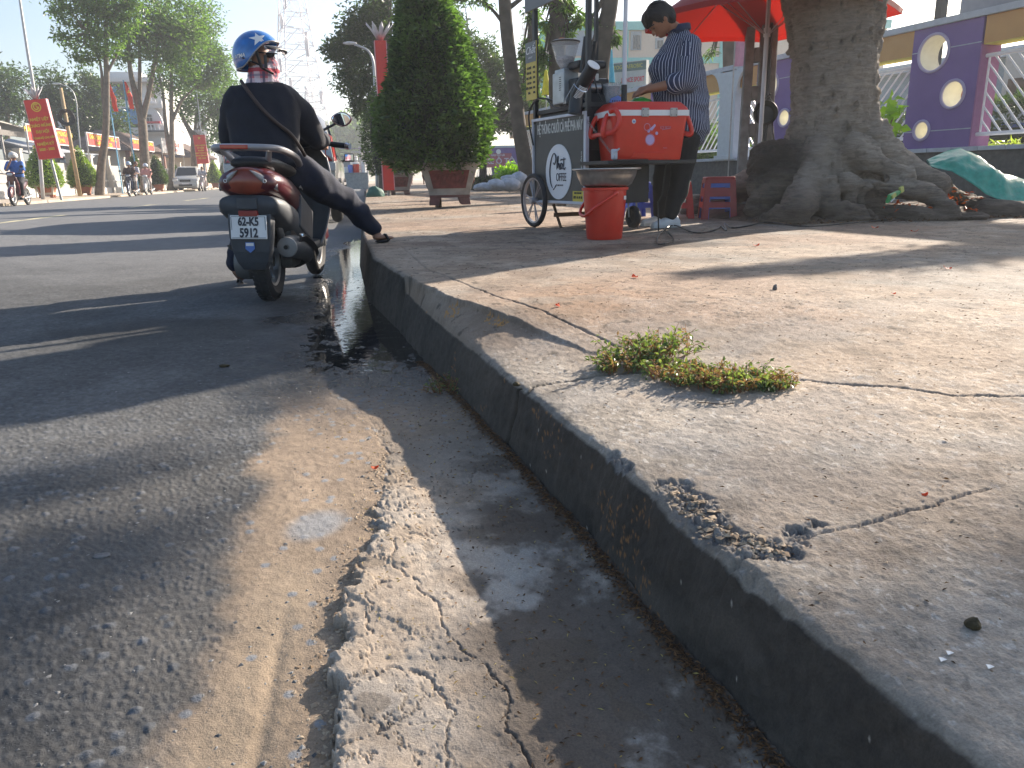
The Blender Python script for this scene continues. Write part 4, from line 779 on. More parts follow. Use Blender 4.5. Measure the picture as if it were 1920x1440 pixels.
for k,(dx,dz,ang) in enumerate(((-.06,.36,.25),(-.015,.30,.2),(.02,.33,.3))):
    b=MB(); b.tube([(dx,-.10,dz-.13),(dx+.03,-.12,dz+.13)],[.017,.02],10); b.build('portafilter_handle',mBlk,g,smooth=2)
b=MB(); b.tube([(.0,-.14,.12),(.08,-.16,.12)],.03,12); b.box((.04,-.13,.20),(.07,.02,.05)); b.build('group_head',mSteel,g,smooth=2)
b=MB(); b.tube(smoothp([(-.1,-.13,.18),(-.12,-.15,.0),(-.05,-.16,-.08),(.06,-.15,-.05),(.12,-.14,.05)],5),.007,6); b.build('hose',mBlk,g)
b=MB(); b.ell((.05,-.12,.0),(.13,.06,.10),14,10); b.build('cleaning_cloth',mat('black_cloth',(.01,.01,.012),.9),g)
# cup holder with tilted stack of black cups
p0=A(1078,182,6.0); p1=A(1113,122,5.83); d=np.array(p1)-np.array(p0); L_=np.linalg.norm(d)
g=empty('cup_stack',p0,0,'tilted stack of black paper cups with white rims in a wire holder','cups')
def along(mb,ax): 
    z=Vector(ax).normalized(); q=Vector((0,0,1)).rotation_difference(z); return mb.xform(q.to_matrix().to_4x4())
b=MB(); b.lathe([(0,0),(.036,0),(.048,.15),(.050,L_),(.046,L_),(0,L_-.004)],(0,0,0),24); along(b,d); cp=b.build('cups',mCartB,g,smooth=2)
b=MB(); b.lathe([(.047,L_-.002),(.0505,L_-.002),(.0505,L_+.005),(.044,L_+.005),(.0,L_+.002)],(0,0,0),24); along(b,d); b.build('cup_rim',mWhite,cp)
b=MB()
for i in range(10): b.lathe([(.041+i*.0008,.015+i*.011),(.0435+i*.0008,.018+i*.011),(.041+i*.0008,.021+i*.011)],(0,0,0),20,a0=-2.2,a1=-.8)
along(b,d); b.build('cup_rims_below',mWhite,cp)
b=MB(); b.lathe([(.056,.09),(.060,.093),(.056,.096),(.055,.093),(.056,.09)],(0,0,0),24); b.tube([(.058,0,.093),(.062,.02,.2),(.060,.05,.27)],.003,5); b.tube([(-.058,0,.093),(-.055,-.0,-.05)],.003,5); along(b,d); b.build('wire_holder',mChrome,g)
b=MB(); b.tube([(0,0,-.12),(.02,.01,.05)],[.055,.05],16); b.build('holder_sleeve',mBlk,g,smooth=2)
p=at(1147,188,6.25); g=empty('plastic_tub',p,CR,'clear tub with dark contents and a blue base on the worktop','tub')
b=MB(); b.lathe([(.065,.0),(.072,.15),(.074,.15),(.067,0)],(0,0,0),24); b.build('tub_wall',mGlass,g,smooth=2)
b=MB(); b.lathe([(0,.01),(.06,.01),(.066,.13),(0,.135)],(0,0,0),20); b.build('contents',mat('dark_sachets',(.05,.04,.05),.35,var=.8,sc_=40),g,smooth=2)
b=MB(); b.prism([(-.075,0),(.075,0),(.06,.035),(0,.055),(-.06,.035)],(0,-.08,0),(1,0,0),(0,0,1),(0,-1,0),.012); bb=b.build('blue_tray',mat('pale_blue_plastic',(.16,.25,.65),.5),g)
b=MB()
for i in range(6): b.box((-.05+.02*i,-.093,.014),(.008,.003,.014))
b.build('tray_slots',mBlk,bb)
p=at(1200,188,6.25); g=empty('straw_packet',p,CR,'green plastic packet lying under the hands of the striped-shirt vendor','packet')
def crumple(name,m,c,r,par,seed=0,amp=.35,k=20):
    b=MB(); b.ell((0,0,0),(1,1,1),k,k//2+2); V=b.v[0]; n_=fbm(V[:,0]*1.9+seed+V[:,2],V[:,1]*1.9+V[:,2]*1.3,3,seed)-.5; V=V*(1+n_*amp*2)[:,None]; b.v[0]=V*np.array(r)+np.array(c); return b.build(name,m,par,smooth=True)
crumple('packet_body',mat('green_film',(.03,.42,.05),.3,var=.3,sc_=30),(0,-.02,.02),(.10,.05,.028),g,3)
p=at(1118,186,6.5); g=empty('sauce_bottle',p,0,'small dark bottle behind the cup holder','bottle'); b=MB(); b.lathe([(0,0),(.03,0),(.03,.1),(.012,.13),(.012,.16),(0,.16)],(0,0,0),16); b.build('bottle_body',mBlk,g,smooth=2); b=MB(); b.lathe([(.014,.15),(.014,.175),(0,.176)],(0,0,0),12); b.build('bottle_cap',mRedP,g)
# cables dangling at the front corner and stores on the inner shelf
b=MB(); b.tube(smoothp([(-.03,LEN-.02,.70),(-.05,LEN+.02,.95),(-.05,LEN-.15,1.07),(0,.55,1.04),(.02,.35,.99),(.03,.1,.97),(.03,.0,.93)],6),.008,6); b.tube(smoothp([(-.02,.62,1.05),(-.03,.45,.97),(-.02,.25,.985),(0,.1,1.02),(.0,-.02,.96)],6),.006,6); b.tube(smoothp([(.03,-.01,1.3),(.05,-.03,1.1),(.1,-.06,.97),(.2,-.04,.93)],6),.007,6); b.build('power_cable',mBlk,cart)
for k,(yy,c_) in enumerate(((.78,'menu_yellow'),(.68,'pale_blue_plastic'),(.56,'black_cloth'),(.45,'white_paint'),(.30,'white_paint'),(.16,'black_cloth'))):
    b=MB(); b.lathe([(0,0),(.035,0),(.038,.11),(.03,.13),(.012,.15),(0,.15)],(0,0,0),14); o=b.build('storage_jar',MATS[c_],None,smooth=2); o.location=Vector(cw((.10,yy,.745)).tolist()); o['label']=['yellow jar','blue jar','black jar','white jar','second white jar','last black jar'][k]+' on the shelf inside the cart, under the grinder'; o['category']='jar'; o['group']='jars on the inner shelf of the cart'
# ================================================================== red cooler, bucket, basin
p=cl(A(1193,300,5.83)); po=cw((.335,-.225,.542)); cool=empty('cool_box',po,CR*.25,'red picnic cooler with white band and two steel latches on the cart shelf','cool box'); cool.scale=(.93,1,1)
def rrect(hx,hy,r,z,n=5):
    q=[]
    for sx_,sy_,a0 in((1,1,0),(-1,1,90),(-1,-1,180),(1,-1,270)):
        for a in np.linspace(a0,a0+90,n): q.append([sx_*(hx-r)+r*math.cos(R(a)),sy_*(hy-r)+r*math.sin(R(a)),z])
    return q
b=MB(); b.loft([rrect(.285,.165,.03,0),rrect(.29,.17,.035,.01),rrect(.325,.185,.035,.30),rrect(.325,.185,.035,.315)]); bx=b.build('box_body',mRedP,cool,smooth=2)
b=MB(); b.loft([rrect(.340,.195,.035,.315),rrect(.340,.195,.035,.355)]); b.build('white_band',mWhite,cool,smooth=2)
b=MB(); b.loft([rrect(.335,.19,.035,.355),rrect(.328,.186,.04,.375),rrect(.285,.155,.04,.415),rrect(.27,.14,.04,.418)]); b.build('lid',mRedP,cool,smooth=2)
for xx in(-.055,.19):
    b=MB(); b.box((xx,-.200,.338),(.062,.010,.062),bev=.004); lt=b.build('latch',mSteel,cool)
    b=MB()
    for a_ in(-.02,.02):
        for c_ in(-.02,.02): b.lathe([(0,-.0075),(.004,-.0065),(.004,0)],(xx+a_,-.2,.338+c_),8,'y')
    b.build('rivets',mBlk,lt)
for s in(-1,1):
    b=MB(); pts=smoothp([(s*.325,-.10,.30),(s*.345,-.12,.32),(s*.385,-.135,.22),(s*.375,-.13,.18),(s*.33,-.10,.20)],5); b.tube(pts,.018,10); b.box((s*.37,0,.19),(.03,.28,.03),bev=.01); b.tube(smoothp([(s*.325,.10,.30),(s*.345,.12,.32),(s*.385,.135,.22),(s*.375,.13,.18),(s*.33,.10,.20)],5),.018,10); b.build('carry_handle',mRedP,cool,smooth=2)
b=MB(); b.tube(smoothp([(-.345,-.175,.345),(-.315,-.215,.35),(-.29,-.235,.30),(-.30,-.235,.24),(-.335,-.21,.20),(-.365,-.17,.19)],5),.019,10); b.build('swing_handle',mRedP,cool,smooth=2)
b=MB(); b.box((-.30,-.17,.045),(.05,.03,.075),bev=.01); b.tube([(-.30,-.19,.06),(-.27,-.205,.085)],.007,8); b.build('drain_tap',mTrim,cool)
b=MB(); b.loft([[(-.16,-.160,.012),(.17,-.160,.012),(.17,-.176,.012),(-.16,-.176,.012)],[(-.135,-.168,.05),(.145,-.168,.05),(.145,-.183,.05),(-.135,-.183,.05)],[(-.12,-.169,.062),(.13,-.169,.062),(.13,-.1715,.062),(-.12,-.1715,.062)]]); b.build('moulded_foot',mRedP,bx)
nf=lambda z:-.172-.015*z/.30
un=(1,0,0);vnn=(0,-.05,1)
b=MB(); b.lathe([(0,-.0035),(.016,-.0035),(.017,0)],(-.145,nf(.275)-.001,.275),20,'y'); s1=b.build('round_sticker',mWhite,bx); writing('sticker_mark',mat('sticker_blue',(.09,.19,.5)),[('m',.026,0,0)],(-.145,nf(.275)-.005,.275),un,vnn,s1,bold=.001)
mPk=mat('printed_pink',(.60,.22,.30),.5,var=.1); mPl=mat('printed_lilac',(.50,.38,.62),.5,var=.05)
b=MB(); b.lathe([(0,-.002),(.036,-.002),(.036,0)],(.0,nf(.14)-.001,.145),24,'y'); b.lathe([(0,-.002),(.012,-.002),(.012,0)],(-.015,nf(.2)-.001,.207),16,'y'); b.lathe([(0,-.002),(.012,-.002),(.012,0)],(.055,nf(.19)-.001,.19),16,'y')
b.prism([(-.03,-.02),(0,-.025),(.03,.01),(.02,.022)],(.015,nf(.23)-.001,.235),un,vnn,(0,-1,0),.0015); b.build('printed_fruit',mPl,bx)
b=MB(); b.lathe([(.038,-.0015),(.043,-.0015)],(.0,nf(.14)-.001,.145),24,'y'); b.lathe([(.022,-.0015),(.028,-.0015)],(-.03,nf(.24)-.001,.235),20,'y'); b.tube([(.10,nf(.21)-.001,.215),(.17,nf(.22)-.001,.225)],.0025,4); b.build('printed_lines',mPk,bx)
writing('cool_box_lettering',mPk,[('ICE BOX',.028,.13,.25-.02),('MATSU',.012,.135,.085)],(0,nf(.0)-.001,0),un,vnn,bx,scl=(.9,1))
# bucket and basin
pb=A(1133,448,5.36); pb=np.array([pb[0],pb[1],.255]); bk=empty('bucket',pb,0,'red plastic bucket on the pavement, carrying the steel basin','bucket')
b=MB(); b.lathe([(0,.0),(.120,.0),(.126,.012),(.150,.30),(.150,.335),(.163,.337),(.164,.355),(.150,.357),(.146,.33),(.120,.02),(0,.02)],(0,0,0),40); b.build('bucket_body',mRedP,bk,smooth=2)
b=MB(); b.tube(smoothp([(.03,-.158,.315),(-.05,-.175,.27),(-.12,-.150,.22),(-.155,-.11,.18),(-.165,-.05,.165),(-.165,.05,.18),(-.13,.11,.23),(-.04,.165,.31)],5),.011,8); b.ell((.03,-.158,.318),(.02,.012,.018),10,8); b.build('bucket_handle',mRedP,bk,smooth=True)
b=MB(); b.box((.113,-.108,.285),(.030,.004,.026),rz=R(46)); b.build('price_label',mWhite,bk)
ba=empty('wash_basin',(pb[0]+.01,pb[1],.255+.357),0,'wide stainless steel basin set on the red bucket','basin'); ba.scale=(1.07,1.07,1.0)
b=MB(); b.lathe([(0,0),(.13,.0),(.165,.02),(.190,.075),(.198,.112),(.222,.118),(.226,.123),(.222,.127),(.197,.121),(.188,.085),(.16,.03),(.12,.008),(0,.008)],(0,0,0),56); b.build('basin_bowl',mStain,ba,smooth=True)
# ================================================================== stools
mStR=mat('stool_red',(.36,.02,.025),.42,var=.12,dirt=.25,dc=(.12,.05,.04)); mStB=mat('stool_blue',(.08,.14,.55),.42,var=.1); 
def stool(name,loc,rz,m,label,h=.30,w0=.125,w1=.165,stack=None,group=None):
    s=empty(name,loc,rz,label,'stool',group)
    b=MB(); b.loft([rrect(w0,w0,.025,h-.03),rrect(w0,w0,.025,h-.006),rrect(w0-.008,w0-.008,.02,h)]); b.build('seat',m,s,smooth=2)
    for k in range(4):
        c_,s_=math.cos(k*math.pi/2),math.sin(k*math.pi/2)
        def T(P): return [(x*c_-y*s_,x*s_+y*c_,z) for x,y,z in P]
        b=MB(); wz=lambda z:w0+(w1-w0)*(1-z/h)
        # side wall with a slot above and an arch below
        z=h-.03
        for (a0,a1,zb,zt) in((-1,-.62,0,z),(.62,1,0,z),(-.62,.62,z-.03,z),(-.62,.62,z*.58,z-.075),(-.62,.62,z*.30,z*.44)):
            q=[(wz(zb)*a0,-wz(zb),zb),(wz(zb)*a1,-wz(zb),zb),(wz(zt)*a1,-wz(zt),zt),(wz(zt)*a0,-wz(zt),zt)]
            q2=[(x,y+.006,zz) for x,y,zz in q]; b.loft([T(q),T(q2)])
        b.build('stool_side',m,s)
    return s
ps=G(1352,411,.255); st=stool('plastic_stool',(ps[0]+.02,ps[1]+.14,.255),R(-17),mStR,'red plastic stool on top of a nested stack, beside the big tree',h=.40,w0=.14,w1=.17)
st2=stool('plastic_stool',(ps[0]+.02,ps[1]+.14,.255),R(-17),mStB,'blue plastic stool nested inside the red one by the big tree',h=.36,w0=.131,w1=.163)
def cornerclip():
    b=MB()
    for sx_ in(-1,1): b.box((sx_*.142,-.158,.105),(.062,.012,.032)); 
    o=b.build('blue_corner',mStB,st2)
p=A(1297,408,7.6); stool('plastic_stool',(p[0]-.16,p[1],.255),R(-20),mat('bright_red_plastic',(.62,.02,.015),.4),'bright red stool half hidden behind the legs of the vendor',h=.36)
p=A(1196,405,7.9); stool('plastic_stool',(p[0],p[1],.255),R(8),mStB,'blue stool standing behind the cart wheels',h=.36,w0=.10,w1=.14)
p=G(1090,330,.255)
# cable on the ground
b=MB(); P=[(1245,430),(1262,452),(1235,458),(1236,440),(1262,425),(1300,436),(1330,434),(1345,432),(1352,424),(1362,432),(1358,421),(1372,427),(1400,424),(1440,419),(1500,424),(1560,421),(1620,418),(1680,409),(1710,396)]
tag(b.__class__.tube(b,smoothp([tuple(G(x,y,.264)[:2])+(.264+.012*(k%3==1),) for k,(x,y) in enumerate(P)],5),.006,6).build('electric_cable',mBlk),'thin black cable snaking over the pavement to the roots of the big tree','cable')
# ================================================================== VENDOR
vc=np.array([2.56,6.35,.255])
vendor=empty('person',vc,0,'person in a striped shirt and black trousers looking down at the coffee cart','person')
def vl(p): return np.array(p,float)-vc
def va(x,y,d): return vl(A(x,y,d))
mHair=mat('black_hair',(.008,.007,.007),.5,var=.3,bump=.6,bs=150,spec=.5); mSkin2=mat('tan_skin',(.30,.145,.085),.5,var=.06,spec=.4)
Hc=va(1236,38,6.33); hd=np.array([-.62,-.10,-.78]); hd/=np.linalg.norm(hd)          # face direction
side=np.array([.10,-.99,.04]); side-=side.dot(hd)*hd; side/=np.linalg.norm(side); up=np.cross(side,hd); up/=np.linalg.norm(up)
if up[2]<0: up=-up
Rh=np.stack([hd,side,up],1)
def hp_(f,s_,u_): return Hc+hd*f+side*s_+up*u_
hipc=vl((2.60,6.36,1.06)); chest=va(1272,125,6.35); neck=va(1270,58,6.34)
shN=va(1293,92,6.17); elN=va(1287,152,6.12); haN=va(1212,168,6.16)
shF=va(1282,92,6.55); elF=va(1250,150,6.58); haF=va(1207,170,6.38)
hiN=vl((2.60,6.27,.98)); knN=va(1278,322,6.26); anN=va(1258,402,6.24); hiF=vl((2.56,6.45,.98)); knF=va(1243,330,6.5); anF=va(1238,402,6.52)
body=[(hipc,(.15,.15,.12),chest,(.16,.18,.15)),(chest,(.14,.17,.13),neck,(.06,.06,.04)),(neck,.055,hp_(-.02,0,-.05),.055),(Hc,(.095,.078,.105),Rh),
 (hp_(.035,0,-.045),(.062,.058,.060),Rh),(hp_(.075,0,-.082),.022,hp_(.055,0,-.09),.026),(hp_(.085,0,.005),.011,hp_(.112,0,-.030),.014),(hp_(.090,0,-.055),(.014,.024,.010),Rh),
 (hp_(.080,.033,.016),(.013,.017,.010),Rh),(hp_(.080,-.033,.016),(.013,.017,.010),Rh),(hp_(-.005,.082,-.005),(.018,.010,.030),Rh),(hp_(-.005,-.082,-.005),(.018,.010,.030),Rh),
 (shN,.065,elN,.048),(elN,.048,haN,.030),(shF,.065,elF,.048),(elF,.048,haF,.030),(hiN,.10,knN,.062),(knN,.060,anN,.04),(hiF,.10,knF,.062),(knF,.060,anF,.04)]
for s_,h,e in((1,haN,elN),(-1,haF,elF)):
    d=(h-e)/np.linalg.norm(h-e); lat=np.array([0,s_*1.,0]); dn=np.array([-.3,0,-.9])
    body.append((h-d*.01,.030,h+d*.045,.029)); body.append((h+d*.0,(.030,.036,.024),h+d*.05,(.026,.040,.020)))
    for q in range(4):
        o_=lat*(q-1.5)*.020; b1=h+d*.065+o_; b2=h+d*(.095-.006*abs(q-1.3))+o_*1.1+dn*.012; b3=b2+dn*.030+d*.004
        body.append((b1,.0105,b2,.0092)); body.append((b2,.0092,b3,.008))
    body.append((h+d*.015-lat*.03,.0125,h+d*.055-lat*.045+dn*.02,.011)); body.append((h+d*.055-lat*.045+dn*.02,.0105,h+d*.078-lat*.035+dn*.040,.009))
blob('body',mSkin2,body,.007,vendor,smooth=2)
# eyes, brows, lips
for s_ in(1,-1):
    b=MB(); b.ell(hp_(.091,s_*.032,.004),(.006,.015,.0035),12,8,rot=Rh); b.build('eyelid',mat('eye_dark',(.03,.015,.01),.4,var=0),vendor,smooth=True)
    b=MB(); b.tube([hp_(.088,s_*.014,.028),hp_(.090,s_*.032,.034),hp_(.078,s_*.050,.026)],.004,6); b.build('eyebrow',mHair,vendor,smooth=True)
b=MB(); b.ell(hp_(.100,0,-.057),(.008,.021,.0075),12,8,rot=Rh); b.build('lips',mat('lip_red',(.36,.09,.07),.45,var=0),vendor,smooth=True)
b=MB(); b.ell(hp_(-.002,.092,-.034),(.004,.004,.004),8,6); b.build('earring',mChrome,vendor,smooth=True)
def strands(V,Nn,me):
    a=V-Hc; u_=a@side; f_=a@hd; w_=np.arctan2(f_,u_); return V+Nn*((ridge(w_*9,(a@up)*4,2,4)*.006+(fbm(w_*30,a@up*25,2,5)-.5)*.006))[:,None]
hair=[(hp_(-.028,0,.028),(.105,.095,.105),Rh),(hp_(-.055,0,-.01),(.082,.085,.10),Rh),(hp_(.03,0,.085),(.072,.08,.045),Rh),(hp_(.062,.02,.075),.035,hp_(.096,.015,.048),.017),(hp_(.06,-.03,.075),.035,hp_(.092,-.03,.05),.017),(hp_(.085,0,.062),.022,hp_(.108,.0,.040),.009),(hp_(.0,.072,.03),.022,hp_(.018,.080,.002),.008),(hp_(-.05,.06,-.05),.03,hp_(-.06,.03,-.09),.02)]
blob('hair',mHair,hair,.007,vendor,smooth=2,post=strands)
# striped shirt
def stripemat():
    m=bpy.data.materials.new('striped_cotton'); m.use_nodes=True; t=m.node_tree;N=t.nodes;L=t.links;p=N['Principled BSDF']; p.inputs['Roughness'].default_value=.8
    a=N.new('ShaderNodeAttribute'); a.attribute_name='su'; q=N.new('ShaderNodeMath'); q.operation='MULTIPLY'; q.inputs[1].default_value=1/.0195; L.new(a.outputs['Fac'],q.inputs[0])
    f_=N.new('ShaderNodeMath'); f_.operation='FRACT'; L.new(q.outputs[0],f_.inputs[0]); g_=N.new('ShaderNodeMath'); g_.operation='LESS_THAN'; g_.inputs[1].default_value=.20; L.new(f_.outputs[0],g_.inputs[0])
    m_=N.new('ShaderNodeMix'); m_.data_type='RGBA'; L.new(g_.outputs[0],m_.inputs[0]); m_.inputs[6].default_value=(.030,.040,.085,1); m_.inputs[7].default_value=(.50,.53,.62,1); L.new(m_.outputs[2],p.inputs['Base Color']); return m
mStripe=stripemat()
def striper(ax0,ax1,amp=.012,seed=0,r=.19):
    ax0=np.array(ax0);ax1=np.array(ax1); w_=(ax1-ax0)/np.linalg.norm(ax1-ax0); u_=np.cross(w_,[.3,-.9,.2]); u_/=np.linalg.norm(u_); v_=np.cross(w_,u_)
    def f(V,Nn,me):
        a=V-ax0; x=a@u_;y=a@v_;z=a@w_; 
        V2=V+Nn*((ridge(x*5+z*3.5+seed,z*5-y*4,2,seed)*amp)+(fbm(x*16+z*9,z*14+y*8,3,seed)-.5)*amp*1.2)[:,None]
        an=np.arctan2(y,x)+ (fbm(z*5,x*5,2,seed+3)-.5)*.10; q=me.attributes.new('su','FLOAT','POINT'); q.data.foreach_set('value',((an+4)*r).astype(np.float32)); return V2
    return f
shirt=[(hipc+[0,0,-.10],(.185,.20,.06),hipc,(.205,.21,.13)),(hipc,(.225,.225,.13),chest,(.215,.225,.16)),(chest,(.20,.21,.14),chest+[0,0,.10],(.16,.20,.10)),(chest+[.0,0,.08],(.15,.19,.10),neck+[.01,0,-.02],(.085,.085,.04)),(chest+[-.085,0,-.02],(.15,.16,.16)),(chest+[.06,0,-.05],(.15,.18,.18)),(hipc+[-.09,0,.08],(.17,.18,.16)),(shN,.088,shN+(elN-shN)*.3,.08),(shF,.088,shF+(elF-shF)*.3,.08)]
blob('shirt',mStripe,shirt,.010,vendor,smooth=3,post=striper(hipc,hipc+[.02,0,1],.016,1,.205))
for (s0,e0,h0) in((shN,elN,haN),(shF,elF,haF)):
    blob('sleeve',mStripe,[(s0+(s0-e0)*.05,.092,e0+[.012,0,.0],.082),(e0+[.01,0,0],.082,e0+(h0-e0)*.30,.072)],.008,vendor,smooth=3,post=striper(s0,e0,.012,5,.085))
    c_=e0+(h0-e0)*.30; d=(h0-e0)/np.linalg.norm(h0-e0); b=MB(); b.tube([c_-d*.035,c_-d*.03,c_+d*.03,c_+d*.033],[.068,.078,.074,.064],22); cf=b.build('cuff',mat('cuff_blue',(.13,.17,.30),.8,var=.3,sc_=60),vendor,smooth=True)
b=MB(); cn=neck+[.012,0,-.005]
rings=[]
for k,(r_,z_) in enumerate(((.085,-.03),(.078,.015),(.080,.05),(.090,.045),(.098,.0))): rings.append([[cn[0]+r_*math.cos(a)*1.0-.02*(z_>0)*0,cn[1]+r_*math.sin(a),cn[2]+z_*(1 if math.cos(a)>-.6 else .4)+.10*r_*math.cos(a)*3*(.5)] for a in np.linspace(0,2*math.pi,28,endpoint=False)])
b.loft(rings,cap=False); b.build('collar',mat('navy_collar',(.025,.033,.07),.8,var=.3,sc_=60),vendor,smooth=True)
tr=[(hipc+[0,0,-.03],(.16,.16,.10),hiN,.12),(hipc+[0,0,-.03],(.16,.16,.10),hiF,.12),(hiN,.125,knN,.088),(knN,.088,(knN+anN)/2+[.012,0,0],.082),((knN+anN)/2+[.012,0,0],.082,anN+[0,0,.01],.056),(hiF,.125,knF,.088),(knF,.088,anF+[0,0,.01],.056)]
blob('trousers',mat('black_trousers',(.008,.008,.010),.85,var=.2),tr,.011,vendor,smooth=3,post=fold(.008,9.,7))
mShoe=mat('white_leather',(.60,.60,.60),.5,var=.08)
for an,dy in((anN,-.10),(anF,.06)):
    fz=.0; dirv=np.array([-.93,-.22,0]); dirv/=np.linalg.norm(dirv); lat=np.array([-dirv[1],dirv[0],0]); base=np.array([an[0],an[1],0])+[.0,0,0]
    P=lambda f,l,z: base+dirv*f+lat*l+np.array([0,0,z])
    o=blob('sneaker',mShoe,[(P(-.05,0,.045),.040,P(.06,0,.045),.040),(P(.06,0,.04),.040,P(.16,0,.03),.028),(P(-.04,0,.06),.040,P(-.02,0,.085),.040)],.006,vendor,smooth=2)
    b=MB(); ring=[P(f,l*w_,0) for f,l,w_ in [(.20,0,1),(.185,.03,1),(.10,.047,1),(0,.042,1),(-.08,.036,1),(-.098,0,1),(-.08,-.036,1),(0,-.042,1),(.10,-.047,1),(.185,-.03,1)]]; ring=[ring[i] for i in range(len(ring))]
    b.loft([[q+[0,0,.002] for q in ring],[q+[0,0,.028] for q in ring]]); b.build('shoe_sole',mat('sole_white',(.55,.55,.53),.6),o,bev=.003)
    b=MB()
    for i in range(5): f=.03+i*.020; z=.092-i*.010; b.tube([P(f,-.024,z-.010),P(f+.006,0,z),P(f,.024,z-.010)],.0035,5)
    b.build('shoelace',mBlk,o)
    b=MB(); b.tube(smoothp([P(-.085,-.042,.05),P(-.02,-.045,.062),P(.05,-.046,.040),P(.10,-.046,.032)],4),.005,5); b.tube([P(-.088,-.030,.07),P(-.05,-.042,.075)],.006,5); b.build('shoe_stripe',mBlk,o)
# ================================================================== RED UMBRELLA
uc=A(1440,30,7.62); uc=np.array([uc[0],uc[1],.255]); umb=empty('market_umbrella',uc,0,'big red market umbrella on a pale pole beside the big tree','umbrella')
mUm=bpy.data.materials.new('red_canopy'); mUm.use_nodes=True; t=mUm.node_tree;N=t.nodes;L=t.links;p=N['Principled BSDF']; p.inputs['Base Color'].default_value=(.25,.010,.008,1); p.inputs['Roughness'].default_value=.6
tr_=N.new('ShaderNodeBsdfTranslucent'); tr_.inputs[0].default_value=(.85,.03,.015,1); ms=N.new('ShaderNodeMixShader'); ms.inputs[0].default_value=.15; L.new(p.outputs[0],ms.inputs[1]); L.new(tr_.outputs[0],ms.inputs[2]); L.new(ms.outputs[0],N['Material Output'].inputs[0])
zr=1.885; zt=2.50; Ru=1.20; NA=8; rot0=R(17)
def upt(a,t):                      # t 0 centre .. 1 rim
    k=2*math.pi/NA; ph=((a-rot0)%k)/k; sag=math.cos(math.pi/NA)/math.cos((ph-.5)*k); rr=Ru*t*sag
    return [rr*math.cos(a),rr*math.sin(a),zt-(zt-zr)*(t**1.25)-.035*math.sin(ph*math.pi)*t*t*0+.02*math.sin(math.pi*ph)*t]
b=MB(); b.loft([[upt(a,t) for a in np.linspace(0,2*math.pi,64,endpoint=False)] for t in np.linspace(.03,1,12)],cap=False)
va_=[]; b.build('canopy',mUm,umb,smooth=True)
b=MB(); b.loft([[ [q[0],q[1],q[2]-dz] for q in [upt(a,1.0) for a in np.linspace(0,2*math.pi,64,endpoint=False)]] for dz in(0,.02,.05)],cap=False); b.build('canopy_hem',mUm,umb,smooth=True)
for i in range(NA):
    a=rot0+2*math.pi*i/NA; b=MB(); b.tube([[q[0],q[1],q[2]-.012] for q in [upt(a,t) for t in(.05,.3,.6,.85,1.01)]],.006,5); rb=b.build('rib',mSteel,umb)
    b=MB(); q=upt(a,.55); b.tube([(.03*math.cos(a),.03*math.sin(a),1.75),(q[0],q[1],q[2]-.02)],.005,5); b.build('strut',mSteel,rb)
b=MB(); b.tube([(-.005,0,0),(0,0,zt+.06)],.021,14); b.tube([(0,0,1.72),(0,0,1.80)],.032,12); b.build('pole',mat('white_pipe',(.62,.63,.66),.35),umb,smooth=2)
b=MB(); b.lathe([(0,0),(.24,0),(.24,.05),(.05,.09),(.04,.2),(0,.2)],(0,0,0),24); b.build('base',mat('cast_concrete',(.2,.2,.19),.9),umb,smooth=2)
# ================================================================== BIG TREE
mBark=bpy.data.materials.new('smooth_grey_bark'); mBark.use_nodes=True; t=mBark.node_tree;N=t.nodes;L=t.links;p=N['Principled BSDF']; p.inputs['Roughness'].default_value=.85
a=N.new('ShaderNodeAttribute'); a.attribute_name='Col'; tc=N.new('ShaderNodeTexCoord'); mp=N.new('ShaderNodeMapping'); mp.inputs['Scale'].default_value=(1,1,4.5); L.new(tc.outputs['Object'],mp.inputs[0])
n=N.new('ShaderNodeTexNoise'); n.inputs['Scale'].default_value=9; n.inputs['Detail'].default_value=9; n.inputs['Roughness'].default_value=.72; L.new(mp.outputs[0],n.inputs['Vector']); mr=N.new('ShaderNodeMapRange'); mr.inputs[1].default_value=.3; mr.inputs[2].default_value=.7; mr.inputs[3].default_value=.62; mr.inputs[4].default_value=1.35; L.new(n.outputs[0],mr.inputs[0])
q=N.new('ShaderNodeVectorMath'); q.operation='SCALE'; L.new(a.outputs['Color'],q.inputs[0]); L.new(mr.outputs[0],q.inputs['Scale']); L.new(q.outputs[0],p.inputs['Base Color'])
b_=N.new('ShaderNodeBump'); b_.inputs['Strength'].default_value=1.; b_.inputs['Distance'].default_value=.06; L.new(n.outputs[0],b_.inputs['Height']); L.new(b_.outputs[0],p.inputs['Normal'])
tb0=np.array([4.33,7.0,.255]); tree=empty('fig_tree',tb0,0,'huge old tree with a pale folded trunk and spreading roots beside the umbrella','tree')
def tl_(x,y,d): return A(x,y,d)-tb0
def root(px,rs,dy=0): 
    o=[]
    P=[np.array(q,float) for q in px]
    for i in range(len(P)-1): o.append((P[i],rs[i],P[i+1],rs[i+1]))
    return o
g0=lambda x,y,z=.0: np.array(tuple(G(x,y,.255+z)[:2])+(.255+z,))-tb0
